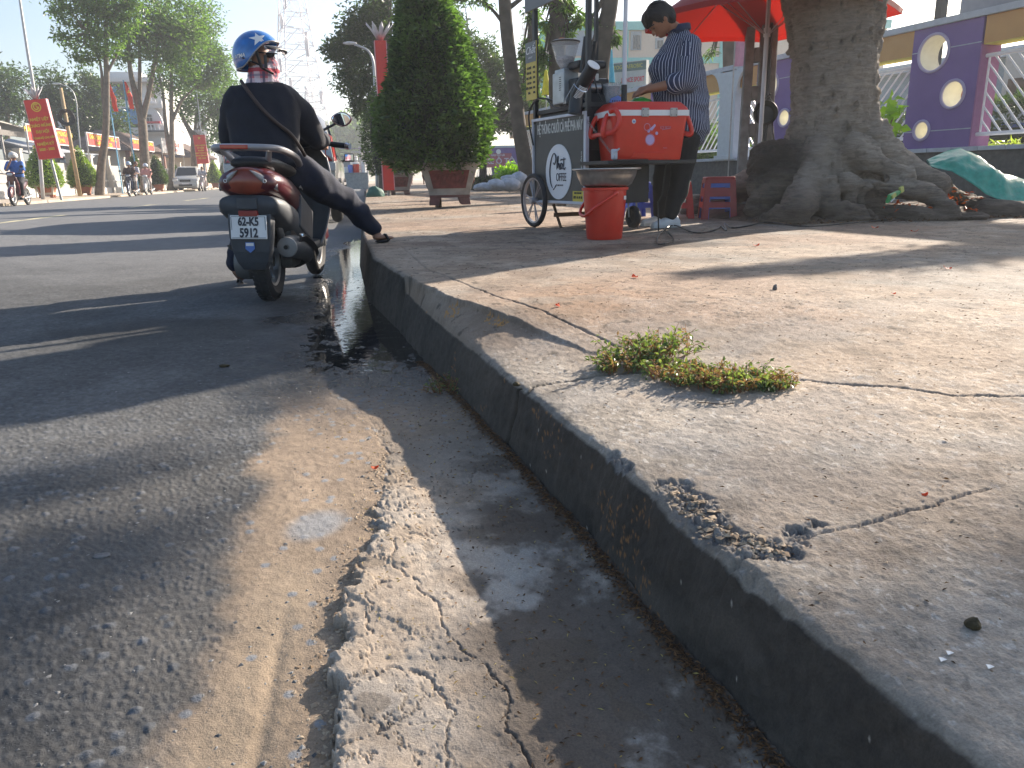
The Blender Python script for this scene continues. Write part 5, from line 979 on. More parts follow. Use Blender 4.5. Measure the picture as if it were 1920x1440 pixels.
parts=[((-.03,0,.15),(.60,.55,.2),(.03,0,.55),(.45,.43,.2)),((.03,0,.55),(.45,.43,.2),(.04,0,.95),(.375,.38,.2)),((.04,0,.95),(.375,.38,.2),(.0,0,1.5),(.375,.38,.2)),((.0,0,1.5),(.375,.38,.2),(-.07,.0,2.0),(.45,.44,.2)),((-.07,.0,2.0),(.45,.44,.2),(-.16,.0,2.7),(.60,.52,.2)),((-.16,0,2.6),(.55,.5,.3),(-.3,.2,3.6),(.42,.4,.3)),
 ((-.3,.2,3.4),.36,(-1.6,.3,5.6),.2),((-.1,.2,3.2),.36,(1.2,-.3,5.6),.22),((0,.3,3.3),.3,(.2,2.2,5.6),.18)]
parts+=root([tl_(1600,235,6.85),tl_(1645,285,6.7),tl_(1700,322,6.6),tl_(1748,345,6.45),g0(1800,380,.09),g0(1850,394,.06),g0(1940,398,.04)],[.20,.17,.13,.12,.115,.10,.075])
parts+=root([tl_(1655,290,6.65),tl_(1700,318,6.45),g0(1760,345,.24)+[0,0,0],g0(1800,392,.07)],[.13,.11,.08,.06]) if False else []
parts+=root([tl_(1530,290,6.75),tl_(1525,330,6.62),tl_(1505,365,6.5),g0(1490,402,.08),g0(1440,412,.03)],[.16,.15,.14,.13,.07])
parts+=root([tl_(1490,300,6.9),tl_(1462,335,6.8),g0(1425,392,.10),g0(1404,402,.04)],[.16,.16,.13,.07])
parts+=root([tl_(1560,300,6.62),tl_(1556,350,6.55)],[.085,.07])
parts+=root([tl_(1600,280,6.6),tl_(1640,310,6.45),tl_(1700,330,6.3)],[.14,.11,.075])
parts+=root([tl_(1540,350,6.5),g0(1555,402,.06),g0(1620,405,.05),g0(1640,410,.03)],[.13,.11,.09,.06])
parts+=root([tl_(1590,345,6.42),tl_(1640,348,6.3),tl_(1690,352,6.25),tl_(1740,362,6.2),g0(1790,400,.06)],[.09,.085,.085,.09,.07])
parts+=root([tl_(1600,372,6.4),g0(1650,400,.05),g0(1720,405,.04),g0(1840,408,.02)],[.09,.08,.07,.05])
parts+=root([(.2,.4,.5),(.9,1.1,.1),(1.8,1.6,.0)],[.2,.14,.08])+root([(-.3,.4,.4),(-.9,1.2,.05)],[.18,.1])
bc=tl_(1442,308,6.95); parts+=[(bc,(.20,.20,.21)),(bc+[.13,.0,.02],(.20,.2,.20)),(bc+[.02,-.02,-.18],(.22,.22,.2))]
def barkpost(V,Nn,me):
    z=V[:,2]; an=np.arctan2(V[:,1],V[:,0]); r=np.hypot(V[:,0],V[:,1])
    bur=np.exp(-(((V-(bc+np.array([.02,0,.02])))/np.array([.33,.36,.29]))**2).sum(1)**2)
    h=ridge(an*2.5+z*.4,z*13+np.sin(an*5)*.5,3,2)*.019+(fbm(an*5,z*5,4,3)-.5)*.06+(fbm(an*18,z*34,4,4,.65)-.5)*.022+(ridge(an*9,z*22,3,5)-.4)*.006
    f1,f2,i=worley(an*3.4,z*4.2,6); kn=np.exp(-((f1-.16)/.05)**2)*.036*(i>.45)-np.exp(-(f1/.11)**2)*.034*(i>.45); h=h+kn*ss(.35,.6,z)
    h=h*(1-bur)+bur*((fbm(V[:,0]*30,V[:,2]*30+V[:,1]*20,4,7)-.5)*.09)
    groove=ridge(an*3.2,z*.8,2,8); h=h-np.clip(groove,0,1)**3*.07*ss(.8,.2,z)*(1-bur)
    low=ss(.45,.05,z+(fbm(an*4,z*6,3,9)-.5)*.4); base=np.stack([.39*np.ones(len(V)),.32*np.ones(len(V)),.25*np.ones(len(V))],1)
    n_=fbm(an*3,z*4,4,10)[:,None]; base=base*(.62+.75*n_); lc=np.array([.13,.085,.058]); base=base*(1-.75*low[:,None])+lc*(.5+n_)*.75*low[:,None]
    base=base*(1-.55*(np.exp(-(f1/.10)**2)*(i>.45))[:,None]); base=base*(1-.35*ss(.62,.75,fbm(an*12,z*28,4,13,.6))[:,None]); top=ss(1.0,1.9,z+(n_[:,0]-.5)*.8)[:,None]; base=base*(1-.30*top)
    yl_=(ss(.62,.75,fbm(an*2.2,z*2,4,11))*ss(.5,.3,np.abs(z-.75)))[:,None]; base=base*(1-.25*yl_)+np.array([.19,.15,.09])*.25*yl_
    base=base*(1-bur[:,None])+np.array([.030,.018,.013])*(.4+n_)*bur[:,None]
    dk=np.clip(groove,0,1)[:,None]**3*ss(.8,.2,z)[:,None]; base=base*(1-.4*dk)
    q=me.attributes.new('Col','FLOAT_COLOR','POINT'); q.data.foreach_set('color',np.concatenate([base,np.ones((len(V),1))],1).astype(np.float32).ravel())
    return V+Nn*h[:,None]
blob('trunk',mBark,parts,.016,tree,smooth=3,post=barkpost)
g=np.random.default_rng(3); mLf=leafmat('broad_leaves',(.020,.055,.012),(.05,.12,.02))
P=np.concatenate([clump(g,c,r,n_) for c,r,n_ in(((-1.7,.3,6.0),(1.0,1.0,.7),1500),((-2.6,-.5,6.5),(.9,.8,.6),900),((1.4,-.4,6.2),(1.3,1.3,.8),1800),((.2,2.4,6.2),(1.2,1.2,.8),1400),((.2,0,7.4),(1.7,1.6,.8),2200),((2.6,.4,7),(1,1,.7),900))])
leaves('crown',mLf,P,tree,size=.16,seed=4)
# leafy shoot beside the trunk
sp=A(1672,235,8.1); sh_=empty('young_shoot',(sp[0],sp[1],.255),0,'bright green sapling with heart-shaped leaves, sunlit just right of the big trunk','plant')
b=MB(); b.tube([(0,0,0),(.02,0,.5),(0,.02,1.1)],.010,6); b.build('stem',mWood,sh_)
g=np.random.default_rng(5); P=np.array([A(x,y,8.1+g.normal()*.12)-np.array([sp[0],sp[1],.255]) for x,y in [(1650+g.random()*38,185+g.random()*75) for _ in range(62)]]); leaves('foliage',leafmat('lime_leaves',(.10,.22,.02),(.22,.36,.03),.5),P,sh_,size=.13,asp=.75,seed=6,droop=.4)
# ================================================================== concrete power pole, hanging pot
mCon=mat('weathered_concrete',(.17,.185,.18),.9,var=.25,bump=.4,bs=30,dirt=.3,dc=(.09,.095,.085))
pp=A(1412,330,8.6); pole=empty('concrete_pole',(pp[0],pp[1],.2),0,'old concrete power pole with a ladder of openings, behind the umbrella pole','pole')
yaw=math.atan2(-pp[0],pp[1])+R(8); pole.rotation_euler=(0,0,yaw)
def pw(z): return .21-.012*z
b=MB()
for x0,x1 in((-1,-.45),(-.05,1)):
    b.loft([[(x0*pw(z)*.9,-.07,z),(x1*pw(z)*.9,-.07,z),(x1*pw(z)*.9,.07,z),(x0*pw(z)*.9,.07,z)] for z in(0,1,2,4,6,8.5)])
z=.15
while z<8.3: b.box((-.25*pw(z)*.9,0,z),(pw(z)*.36,.135,.15)); z+=.40
b.build('pole_shaft',mCon,pole,bev=.012)
b=MB(); b.tube([(.10,-.09,.3),(.09,-.085,2.0),(.07,-.08,4)],.018,8); b.tube([(.03,-.09,.6),(.02,-.085,3)],.010,6); b.build('cable_pipe',mBlk,pole)
hp2=A(1435,213,7.9); pot=empty('hanging_pot',hp2,R(-25),'dark round pan hung by a strap on the poles beside the big tree','pan')
b=MB(); b.lathe([(0,.055),(.085,.055),(.105,.03),(.118,-.045),(.122,-.05),(.125,-.045),(.112,.035),(.09,.062),(0,.064)],(0,0,0),30,'y'); b.xform(Matrix.Rotation(R(-6),4,'X')); b.build('pan_body',mat('blackened_metal',(.02,.02,.022),.45,.4,var=.3),pot,smooth=2)
b=MB(); b.tube(smoothp([(-.06,.0,.10),(.02,.02,.18),(.04,.02,.20)],3),.010,6); b.tube([(.02,.02,.18),(.10,.075,.05),(.08,.075,-.10),(.09,.0,-.2),(.10,0,-.26)],.010,6); b.build('strap',mBlk,pot)
# ================================================================== green sack, snack packet
mSack=mat('green_woven_plastic',(.035,.30,.22),.42,var=.15,sc_=25,bump=.35,bs=35,spec=.5)
def tarp():
    nu,nv=70,26; c1=np.array([A(x,y,d) for x,y,d in((1737,300,6.75),(1772,284,6.8),(1800,276,6.85),(1840,296,6.85),(1866,322,6.8),(1900,330,6.75),(1945,345,6.7))]); c2=np.array([A(x,y,d) for x,y,d in((1745,313,6.55),(1785,322,6.45),(1820,342,6.35),(1850,365,6.3),(1880,378,6.25),(1915,383,6.25),(1955,385,6.25))])
    ku=np.linspace(0,1,len(c1)); uu=np.linspace(0,1,nu); V=[]
    for f in(0,1):
        for v in np.linspace(0,1,nv):
            top=np.stack([np.interp(uu,ku,c1[:,k]) for k in range(3)],1); bot=np.stack([np.interp(uu,ku,c2[:,k]) for k in range(3)],1)
            P=top*(1-v)+bot*v; bul=math.sin(v*math.pi)*np.sin(np.clip(uu*1.1,0,1)*math.pi*.75+.15)
            n_=fbm(uu*7,v*3+uu*0,4,21)-.5; rr=ridge(uu*5+v*2,v*3+uu*1.5,2,22)
            P=P+np.array([-.3,-.85,.45])*((bul*.13+n_*.09+rr*.03)*(1 if f==0 else -.6))[:,None]*(.25+.75*bul)[:,None]; P[:,2]+= n_*.02
            V.append(P)
    V=np.array(V).reshape(-1,3); F=[]
    for f in(0,1): F.append(gridfaces(nv,nu)+f*nv*nu)
    a=np.arange(nu-1); F.append(np.stack([a,a+1,a+1+nv*nu,a+nv*nu],1)); a2=a+(nv-1)*nu; F.append(np.stack([a2,a2+1,a2+1+nv*nu,a2+nv*nu],1)); F=np.concatenate(F)
    return fastmesh('green_sack',V,F,mSack)
tag(tarp(),'crumpled green plastic sack draped over the roots on the far right','sack')
pk=A(1680,366,6.05); pkt=empty('snack_packet',pk,R(20),'torn green and yellow snack packet caught between the roots','packet')
b=MB(); b.loft([[(-.10,0,-.07),(.06,0,.01),(.075,0,.035),(-.07,0,.0)],[(-.10,.03,-.06),(.06,.03,.02),(.075,.03,.045),(-.07,.03,.01)]]); pb_=b.build('packet_front',mat('packet_green',(.02,.28,.06),.35,var=.15,sc_=20),pkt,bev=.006)
b=MB(); b.box((-.035,-.004,-.004),(.05,.012,.03),ry=-.45); b.box((.085,.012,.045),(.04,.02,.05),ry=-.45); b.build('packet_print',mat('packet_yellow',(.5,.5,.12),.4,var=.2,sc_=60),pb_)
for k,(x,y,z) in enumerate(((-.06,-.003,-.025),(-.04,-.003,-.012))):pass
writing('packet_lettering',mWhite,[('BÁNH',.022,0,0)],(-.045,-.004,-.038),(.88,0,.45),(-.45,0,.88),pb_,bold=.001)
# ================================================================== PARKED SILVER PEOPLE CARRIER
mCarS=mat('silver_car_paint',(.36,.37,.38),.28,.5,coat=.6,var=.04); mGlassD=mat('dark_glass',(.012,.015,.018),.06,var=0,spec=.8); mTail=mat('tail_red',(.38,.02,.02),.15,coat=.6,var=0); mHead=mat('headlamp',(.5,.52,.53),.1,coat=.8,var=.1,sc_=40)
def carbody(par,prof,hw,paint,tumble=.80,belt=.95,nz=14):
    """prof: side outline [(y,zlow,ztop)] ; rounded sections narrowing above the belt line"""
    b=MB(); rings=[]
    for (y,z0,z1,k) in prof:
        q=[]; 
        for t in np.linspace(0,1,nz): 
            z=z0+(z1-z0)*t; w_=hw*k*(1-.10*(1-t)**4); 
            if z>belt: w_=hw*k*(1-(1-tumble)*((z-belt)/(max(1.7-belt,.1))))
            if t>.93: w_*=.94 if t<.99 else .84
            q.append([w_,y,z])
        rings.append(q+[[-x,yy,z] for x,yy,z in reversed(q)])
    b.loft(rings); return b.build('car_body',paint,par,smooth=2)
def make_car(name,loc,rz,label,paint,cat='car',group=None,suv=False):
    c=empty(name,loc,rz,label,cat,group); H_=1.0
    prof=[(-2.22,.34,1.02,.90),(-2.26,.30,1.10,.95),(-2.20,.26,1.50,.98),(-2.02,.24,1.68,.99),(-1.3,.22,1.74,1),(-.2,.22,1.75,1),(.5,.22,1.70,1),(1.15,.22,1.20,1),(1.35,.22,1.04,1),(1.95,.24,.96,.98),(2.2,.28,.84,.93),(2.28,.34,.70,.88)]
    carbody(c,prof,.87,paint)
    b=MB(); b.loft([[(-.66,-2.275,1.06),(.66,-2.275,1.06),(.58,-2.16,1.56),(-.58,-2.16,1.56)],[(-.66,-2.235,1.06),(.66,-2.235,1.06),(.58,-2.11,1.56),(-.58,-2.11,1.56)]]); b.build('rear_window',mGlassD,c,bev=.01)
    b=MB(); b.loft([[(-.70,1.28,1.10),(.70,1.28,1.10),(.60,.60,1.66),(-.60,.60,1.66)],[(-.70,1.24,1.05),(.70,1.24,1.05),(.60,.57,1.6),(-.60,.57,1.6)]]); b.build('windscreen',mGlassD,c)
    for s in(-1,1):
        for (y0,y1) in((-2.0,-1.15),(-1.08,-.25),(-.18,.72)):
            b=MB(); a=.872;t_=.765; b.loft([[(s*a,y0,1.02),(s*a,y1,1.02),(s*t_,y1-(.25 if y1>.5 else 0),1.54),(s*t_,y0+(.12 if y0<-1.5 else 0),1.54)],[(s*(a-.03),y0,1.02),(s*(a-.03),y1,1.02),(s*(t_-.03),y1-(.25 if y1>.5 else 0),1.54),(s*(t_-.03),y0+(.12 if y0<-1.5 else 0),1.54)]]); b.build('side_window',mGlassD,c)
        b=MB(); b.loft([[(s*.69,-2.285,.98),(s*.83,-2.23,.98),(s*.80,-2.17,1.36),(s*.74,-2.20,1.40),(s*.70,-2.24,1.25)],[(s*.69,-2.20,.98),(s*.86,-2.1,.98),(s*.815,-2.1,1.36),(s*.74,-2.12,1.40),(s*.70,-2.16,1.25)]]); tlp=b.build('tail_lamp',mTail,c,bev=.008)
        b=MB(); b.box((s*.765,-2.235,.90),(.16,.09,.13),bev=.02); b.build('reverse_lamp',mHead,c)
        b=MB(); b.box((s*.66,2.20,.78),(.34,.16,.15),bev=.04,rz=-s*.25); b.build('headlight',mHead,c,smooth=2)
        b=MB(); b.box((s*1.00,.62,1.10),(.20,.09,.16),bev=.03); b.tube([(s*.86,.66,1.03),(s*.94,.64,1.07)],.02,6); mr_=b.build('wing_mirror',mBlk,c,smooth=2)
        b=MB(); b.box((s*1.0,.572,1.10),(.16,.006,.12),bev=.003); b.build('mirror_glass',mMirror,mr_)
        b=MB(); b.box((s*.88,-.05,.62),(.02,2.9,.05),bev=.008); b.build('side_moulding',mat('grey_moulding',(.2,.2,.2),.5),c)
        for y in(-1.38,1.38): 
            wheel(c,(s*.78,y,.32),.32,.20,k=26,ns=7,name='wheel')
            b=MB(); b.lathe([(.355,-.02),(.405,-.02),(.405,.02),(.355,.02),(.355,-.02)],(s*.865,y,.32),22,'x',a0=R(-5) if 0 else 0,a1=R(180)); 
            b.build('wheel_arch',mBlk,c)
    b=MB(); b.box((0,-2.25,.50),(1.62,.16,.26),bev=.05); b.build('rear_bumper',paint,c,smooth=2)
    b=MB(); b.box((0,2.24,.46),(1.60,.16,.24),bev=.05); fb=b.build('front_bumper',paint,c,smooth=2)
    b=MB(); b.box((0,2.33,.44),(.9,.03,.12),bev=.01); b.build('air_intake',mBlk,fb)
    b=MB(); b.box((0,2.255,.74),(.72,.06,.15),bev=.02); gr_=b.build('grille',mBlk,c)
    b=MB(); b.lathe([(.05,-.0),(.062,0),(.062,.012),(.05,.012),(.05,0)],(0,2.285,.745),16,'y'); b.build('grille_emblem',mChrome,gr_)
    b=MB(); b.box((0,2.335,.52),(.46,.012,.12),bev=.004); b.build('license_plate',mWhite,c); b=MB(); b.box((0,-2.335,.86),(.34,.012,.17),bev=.004); b.box((0,-2.30,.86),(.2,.08,.1)); b.build('license_plate',mWhite,c)
    return c
make_car('parked_car',(-1.33,15.1,.0),R(0),'silver people carrier parked at the kerb, just ahead of the maroon scooter',mCarS,'van')
make_car('parked_car',(-12.9,61.5,.08),R(185),'silver off-road car facing us under the trees across the road',mat('pale_silver_paint',(.5,.5,.48),.3,.3,coat=.5,var=.03),'car')
# ================================================================== steel food trolley far up the kerb
q=A(665,360,33); tr=empty('food_trolley',(q[0]-.0,33,.0),0,'stainless food trolley on small wheels standing far up the kerb behind the carrier','trolley')
b=MB(); b.box((0,0,.62),(1.15,.6,.62)); b.box((0,-.0,.94),(1.2,.66,.03)); b.build('trolley_body',mat('galvanised',(.26,.30,.33),.42,.4,var=.15),tr,bev=.01)
b=MB(); b.tube([(-.5,0,.3),(-.5,0,.1)],.02,6); b.build('trolley_leg',mSteel,tr)
wheel(tr,(.42,-.2,.11),.12,.05,k=18,ns=4)
b=MB(); b.tube([(-.55,.25,.95),(-.55,.25,1.9)],.02,6); b.tube([(-.55,.25,1.9),(.5,.25,1.9)],.02,6); b.tube([(.5,.25,1.9),(.5,.25,.95)],.02,6); b.box((-.35,.2,1.35),(.5,.02,.5)); b.build('trolley_frame',mSteel,tr)
o=empty('cooler_jug',(q[0]+.13,33,.955),0,'small red drinks jug on the stainless trolley','jug'); b=MB(); b.lathe([(0,0),(.13,0),(.13,.34),(.10,.38),(0,.38)],(0,0,0),18); b.build('jug_body',mRedP,o,smooth=2); b=MB(); b.lathe([(.135,.33),(.135,.40),(0,.42)],(0,0,0),18); b.build('jug_lid',mWhite,o)
for k,(dx,c_,h_) in enumerate(((-.28,'white_paint',.22),(-.10,'pale_blue_plastic',.30),(.42,'white_paint',.42))):
    b=MB(); b.lathe([(0,0),(.10,0),(.12,h_*.6),(.09,h_),(0,h_)],(q[0]+dx,33,.957),14); tag(b.build('food_box',MATS[c_],smooth=2),['low white pot at the left end of the trolley','blue pot in the middle of the trolley','tall white pot at the right end of the trolley'][k],'pot')
def crumple_thing(name,m,c,r,label,cat,seed=0,amp=.3,group=None,rz=0):
    o=crumple(name,m,(0,0,0),r,None,seed,amp,22); o.location=Vector([float(v) for v in c]); o.rotation_euler=(0,0,rz); return tag(o,label,cat,group)
# ================================================================== PLANTERS with clipped bushes
mPotW=mat('weathered_white_pot',(.34,.32,.29),.85,var=.2,sc_=8,dirt=.5,dc=(.12,.10,.085)); mPotR=mat('carved_red_panel',(.14,.035,.032),.75,var=.4,sc_=14,bump=1,bs=12); mPotF=mat('red_stone_foot',(.15,.06,.055),.8,var=.25,dirt=.4,dc=(.1,.09,.08))
mBush=leafmat('bush_leaves',(.018,.042,.019),(.090,.155,.050),.30,.24,(2.2,2.6,.9))
def planter(name,loc,rz,s,label,m1=mPotW,m2=mPotR,m3=mPotF,group=None,detail=True):
    p=empty(name,loc,rz,label,'planter',group); 
    b=MB(); b.loft([[(-.30*s,-.30*s,.14*s),(.30*s,-.30*s,.14*s),(.30*s,.30*s,.14*s),(-.30*s,.30*s,.14*s)],[(-.31*s,-.31*s,.20*s),(.31*s,-.31*s,.20*s),(.31*s,.31*s,.20*s),(-.31*s,.31*s,.20*s)],[(-.42*s,-.42*s,.56*s),(.42*s,-.42*s,.56*s),(.42*s,.42*s,.56*s),(-.42*s,.42*s,.56*s)],[(-.46*s,-.46*s,.57*s),(.46*s,-.46*s,.57*s),(.46*s,.46*s,.57*s),(-.46*s,.46*s,.57*s)],[(-.46*s,-.46*s,.61*s),(.46*s,-.46*s,.61*s),(.46*s,.46*s,.61*s),(-.46*s,.46*s,.61*s)]]); pb=b.build('planter_bowl',m1,p,bev=.008*s)
    for k in range(4):
        c_,s_=math.cos(k*math.pi/2),math.sin(k*math.pi/2); b=MB(); f0=lambda z:-(.31+(z-.2)*.306)*s
        q=[(-.24*s,f0(.24)-.006,.24*s),(.24*s,f0(.24)-.006,.24*s),(.30*s,f0(.50)-.006,.50*s),(-.30*s,f0(.50)-.006,.50*s)]; q2=[(x*1.0,y+.03,z) for x,y,z in q]
        T=lambda P:[(x*c_-y*s_,x*s_+y*c_,z) for x,y,z in P]; b.loft([T(q),T(q2)]); pn=b.build('carved_panel',m2,pb)
        if detail and k in(0,1,3):
            b=MB(); g=np.random.default_rng(k)
            for i in range(7):
                x0=-.2*s+.066*s*i; P=smoothp([(x0,f0(.37)-.012,.30*s+g.random()*.06*s),(x0+.04*s,f0(.37)-.014,.36*s+g.random()*.06*s),(x0+.02*s,f0(.42)-.012,.42*s+g.random()*.03*s),(x0+.07*s,f0(.42)-.012,.44*s)],3); b.tube(T(P),.009*s,5)
            b.build('carving',m2,pn,smooth=True)
    b=MB(); b.box((0,0,.135*s),(.60*s,.60*s,.05*s))
    for a in(-1,1):
        for c_ in(-1,1): b.loft([[(a*.29*s,c_*.29*s,.12*s),(a*.13*s,c_*.29*s,.12*s),(a*.13*s,c_*.13*s,.12*s),(a*.29*s,c_*.13*s,.12*s)],[(a*.31*s,c_*.31*s,0),(a*.17*s,c_*.31*s,0),(a*.17*s,c_*.17*s,0),(a*.31*s,c_*.17*s,0)]])
    b.build('planter_foot',m3,p,bev=.006*s)
    return p
def bushcone(name,loc,prof,n,size,label,m=mBush,seed=1,cat='bush',group=None,stem=True,lump=.12,zs=None,tight=.02):
    """clipped bush: leaves through the skin of a lathe outline prof [(z,r,xoff)] broken by lumps"""
    o=empty(name,loc,0,label,cat,group); g=np.random.default_rng(seed); Z=np.array([q[0] for q in prof]);Rr=np.array([q[1] for q in prof]); XO=np.array([q[2] if len(q)>2 else 0 for q in prof])
    z=g.random(n*3)*(Z[-1]-Z[0])+Z[0]; r=np.interp(z,Z,Rr); keep=g.random(n*3)<r/Rr.max(); z=z[keep][:n]; r=r[keep][:n]; m_=len(z)
    a=g.random(m_)*2*math.pi; lm_=fbm(a*1.9+seed,z*1.9,3,seed)+.5*fbm(a*6,z*5,2,seed+1)-.75; f_=1-np.abs(g.normal(size=m_))*.10-(g.random(m_)<.25)*g.random(m_)*.5; rr=r*(1+lm_*lump*4)*f_ + g.normal(size=m_)*tight*1.
    P=np.stack([rr*np.cos(a)+np.interp(z,Z,XO),rr*np.sin(a),z],1); D=np.stack([np.cos(a),np.sin(a),.5+0*a],1)
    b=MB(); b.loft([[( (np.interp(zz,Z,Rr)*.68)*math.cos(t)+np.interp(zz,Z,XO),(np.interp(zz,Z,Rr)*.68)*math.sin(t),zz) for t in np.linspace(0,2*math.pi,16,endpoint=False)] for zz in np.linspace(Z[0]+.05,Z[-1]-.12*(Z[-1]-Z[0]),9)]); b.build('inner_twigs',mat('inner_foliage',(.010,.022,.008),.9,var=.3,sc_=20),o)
    leaves('foliage',m,P,o,size=size,D=D,seed=seed+9,rnd=np.clip(.5+lm_*1.6+g.normal(size=m_)*.22,0,1)*1.0)
    if stem: b=MB(); b.tube([(0,0,-.25),(0,0,Z[0]+.3)],.05,8); b.build('stem',mWood,o)
    return o
pc=A(843,385,12.05); pl1=planter('planter',(pc[0],12.05,.30),R(-4),1.0,'large square planter with carved red panels under the tallest clipped bush')
bushcone('clipped_bush',(pc[0]-.17,12.05,.30),[(.50,.55),(.62,.77,-.02),(.95,.86,-.03),(1.3,.83,-.02),(1.7,.72,0),(2.1,.58,-.02),(2.5,.44,-.05),(2.9,.30,-.1),(3.3,.16,-.1),(3.6,.03,-.1)],24000,.088,'tall pear-shaped clipped bush growing in the nearest carved planter',seed=2,lump=.10)
p2=A(745,362,22.5); planter('planter',(p2[0]+.05,22.5,.23),R(-4),1.0,'second carved planter, seen to the left behind the nearest one')
bushcone('clipped_bush',(p2[0]-.1,22.5,.23),[(.55,.6),(.7,.85,.1),(1.2,.95,.1),(1.9,.8,0),(2.6,.5,0),(3.4,.1,0)],7000,.09,'smaller clipped bush growing in the planter further back',seed=5)
# green sheet and orange drum by the second planter
q=G(722,368,.2); crumple_thing('green_tarpaulin',mat('dark_green_sheet',(.012,.10,.07),.6,var=.2),(p2[0]-.62,20.6,.30),(.25,.18,.20),'dark green tarpaulin heap at the left foot of the second planter','tarpaulin',3,.3)
# ---- red pillars with lotus crowns
mRedB=mat('banner_red',(.60,.022,.014),.55,var=.06); mYelT=mat('lettering_yellow',(.72,.50,.04),.5,var=0); mLot=mat('pale_petal',(.50,.50,.54),.45,var=.05)
mPinkS=mat('pink_side',(.60,.28,.30),.55)
def pillar(name,loc,rz,w_,h,z0,label,lines,emblem='star',lean=0,wd=.4,group='red banner pillars along both pavements'):
    o=empty(name,loc,rz,label,'banner pillar',group); o.rotation_euler=(0,lean,rz)
    b=MB(); b.box((0,0,z0+h/2),(w_,wd,h)); bx_=b.build('banner_box',mRedB,o,bev=.01)
    b=MB(); b.box((w_/2+.012,0,z0+h/2),(.02,wd*.98,h)); b.box((-w_/2-.012,0,z0+h/2),(.02,wd*.98,h)); b.build('banner_frame',mPinkS,bx_)
    b=MB(); b.tube([(0,0,0),(0,0,z0+.05)],.05,8); b.build('pillar_post',mSteel,o)
    for k in range(9):
        a=2*math.pi*k/9; d=np.array([math.cos(a),math.sin(a)*.8]); b=MB(); zt_=z0+h; rings=[]
        for t,ww in((0,.03),(.35,.075),(.7,.07),(1,.006)):
            c_=np.array([d[0]*(.05+.30*t),d[1]*(.05+.30*t),zt_+.42*t**.8]); s_=np.array([-d[1],d[0],0]); rings.append([c_+s_*ww,c_+np.array([0,0,.015]),c_-s_*ww,c_-np.array([0,0,.015])])
        b.loft(rings); b.build('lotus_petal',mLot,o,smooth=True)
    if lines:
        writing('banner_lettering',mYelT,[(t,s_*.8,0,y*.82) for t,s_,y in lines],(0,-wd/2-.004,z0+h/2),(1,0,0),(0,0,1),bx_,off=.008,scl=(.9,1),bold=.004,ext=.003)
        b=MB(); st_=[((.13 if i%2==0 else .052)*math.cos(math.pi/2+i*math.pi/5),(.13 if i%2==0 else .052)*math.sin(math.pi/2+i*math.pi/5)) for i in range(10)]
        if emblem=='star': b.prism(st_,(0,-wd/2-.004,z0+h-.24),(1,0,0),(0,0,1),(0,-1,0),.01)
        else:
            b.lathe([(.13,-.012),(.165,-.012),(.165,0),(.13,0)],(0,-wd/2-.004,z0+h-.26),24,'y'); b.tube(smoothp([(.06,-wd/2-.012,z0+h-.18),(-.03,-wd/2-.012,z0+h-.16),(-.08,-wd/2-.012,z0+h-.26),(-.02,-wd/2-.012,z0+h-.34),(.07,-wd/2-.012,z0+h-.31),(.06,-wd/2-.012,z0+h-.25)],4),.02,6); b.tube([(0,-wd/2-.012,z0+h-.20),(.05,-wd/2-.012,z0+h-.34)],.015,6)
        b.build('banner_emblem',mYelT,bx_)
    return o
q=A(717,360,21); pillar('banner_pillar',(q[0]+.18,21.3,.2),0,.27,3.65,.2,'red banner pillar with a pale lotus crown, behind the tallest clipped bush',[],group=None)
L1=[('NHIỆT LIỆT',.17,.42),('CHÀO MỪNG',.17,.16),('ĐẠI HỘI',.17,-.10),('ĐẢNG BỘ CÁC CẤP',.11,-.36),('NHIỆM KỲ',.17,-.62),('2020 - 2025',.15,-.85)]
q0=A(98,270,32); pillar('banner_pillar',(q0[0],32,.15),0,.72,2.05,1.5,'big red banner pillar with yellow lettering and gold emblem, behind the leftmost clipped cone',L1,'ring',R(-5),wd=.22)
q0=A(381,290,66); pillar('banner_pillar',(q0[0],66,.15),0,.85,2.15,1.95,'red banner pillar with a yellow star, behind the off-road car',[('CHÀO MỪNG',.17,.35),('KỶ NIỆM',.17,.12),('90 NĂM',.17,-.11),('NGÀY THÀNH LẬP',.15,-.34),('ĐẢNG CỘNG SẢN',.15,-.57),('VIỆT NAM',.17,-.82)],'star',R(-2),wd=.25)
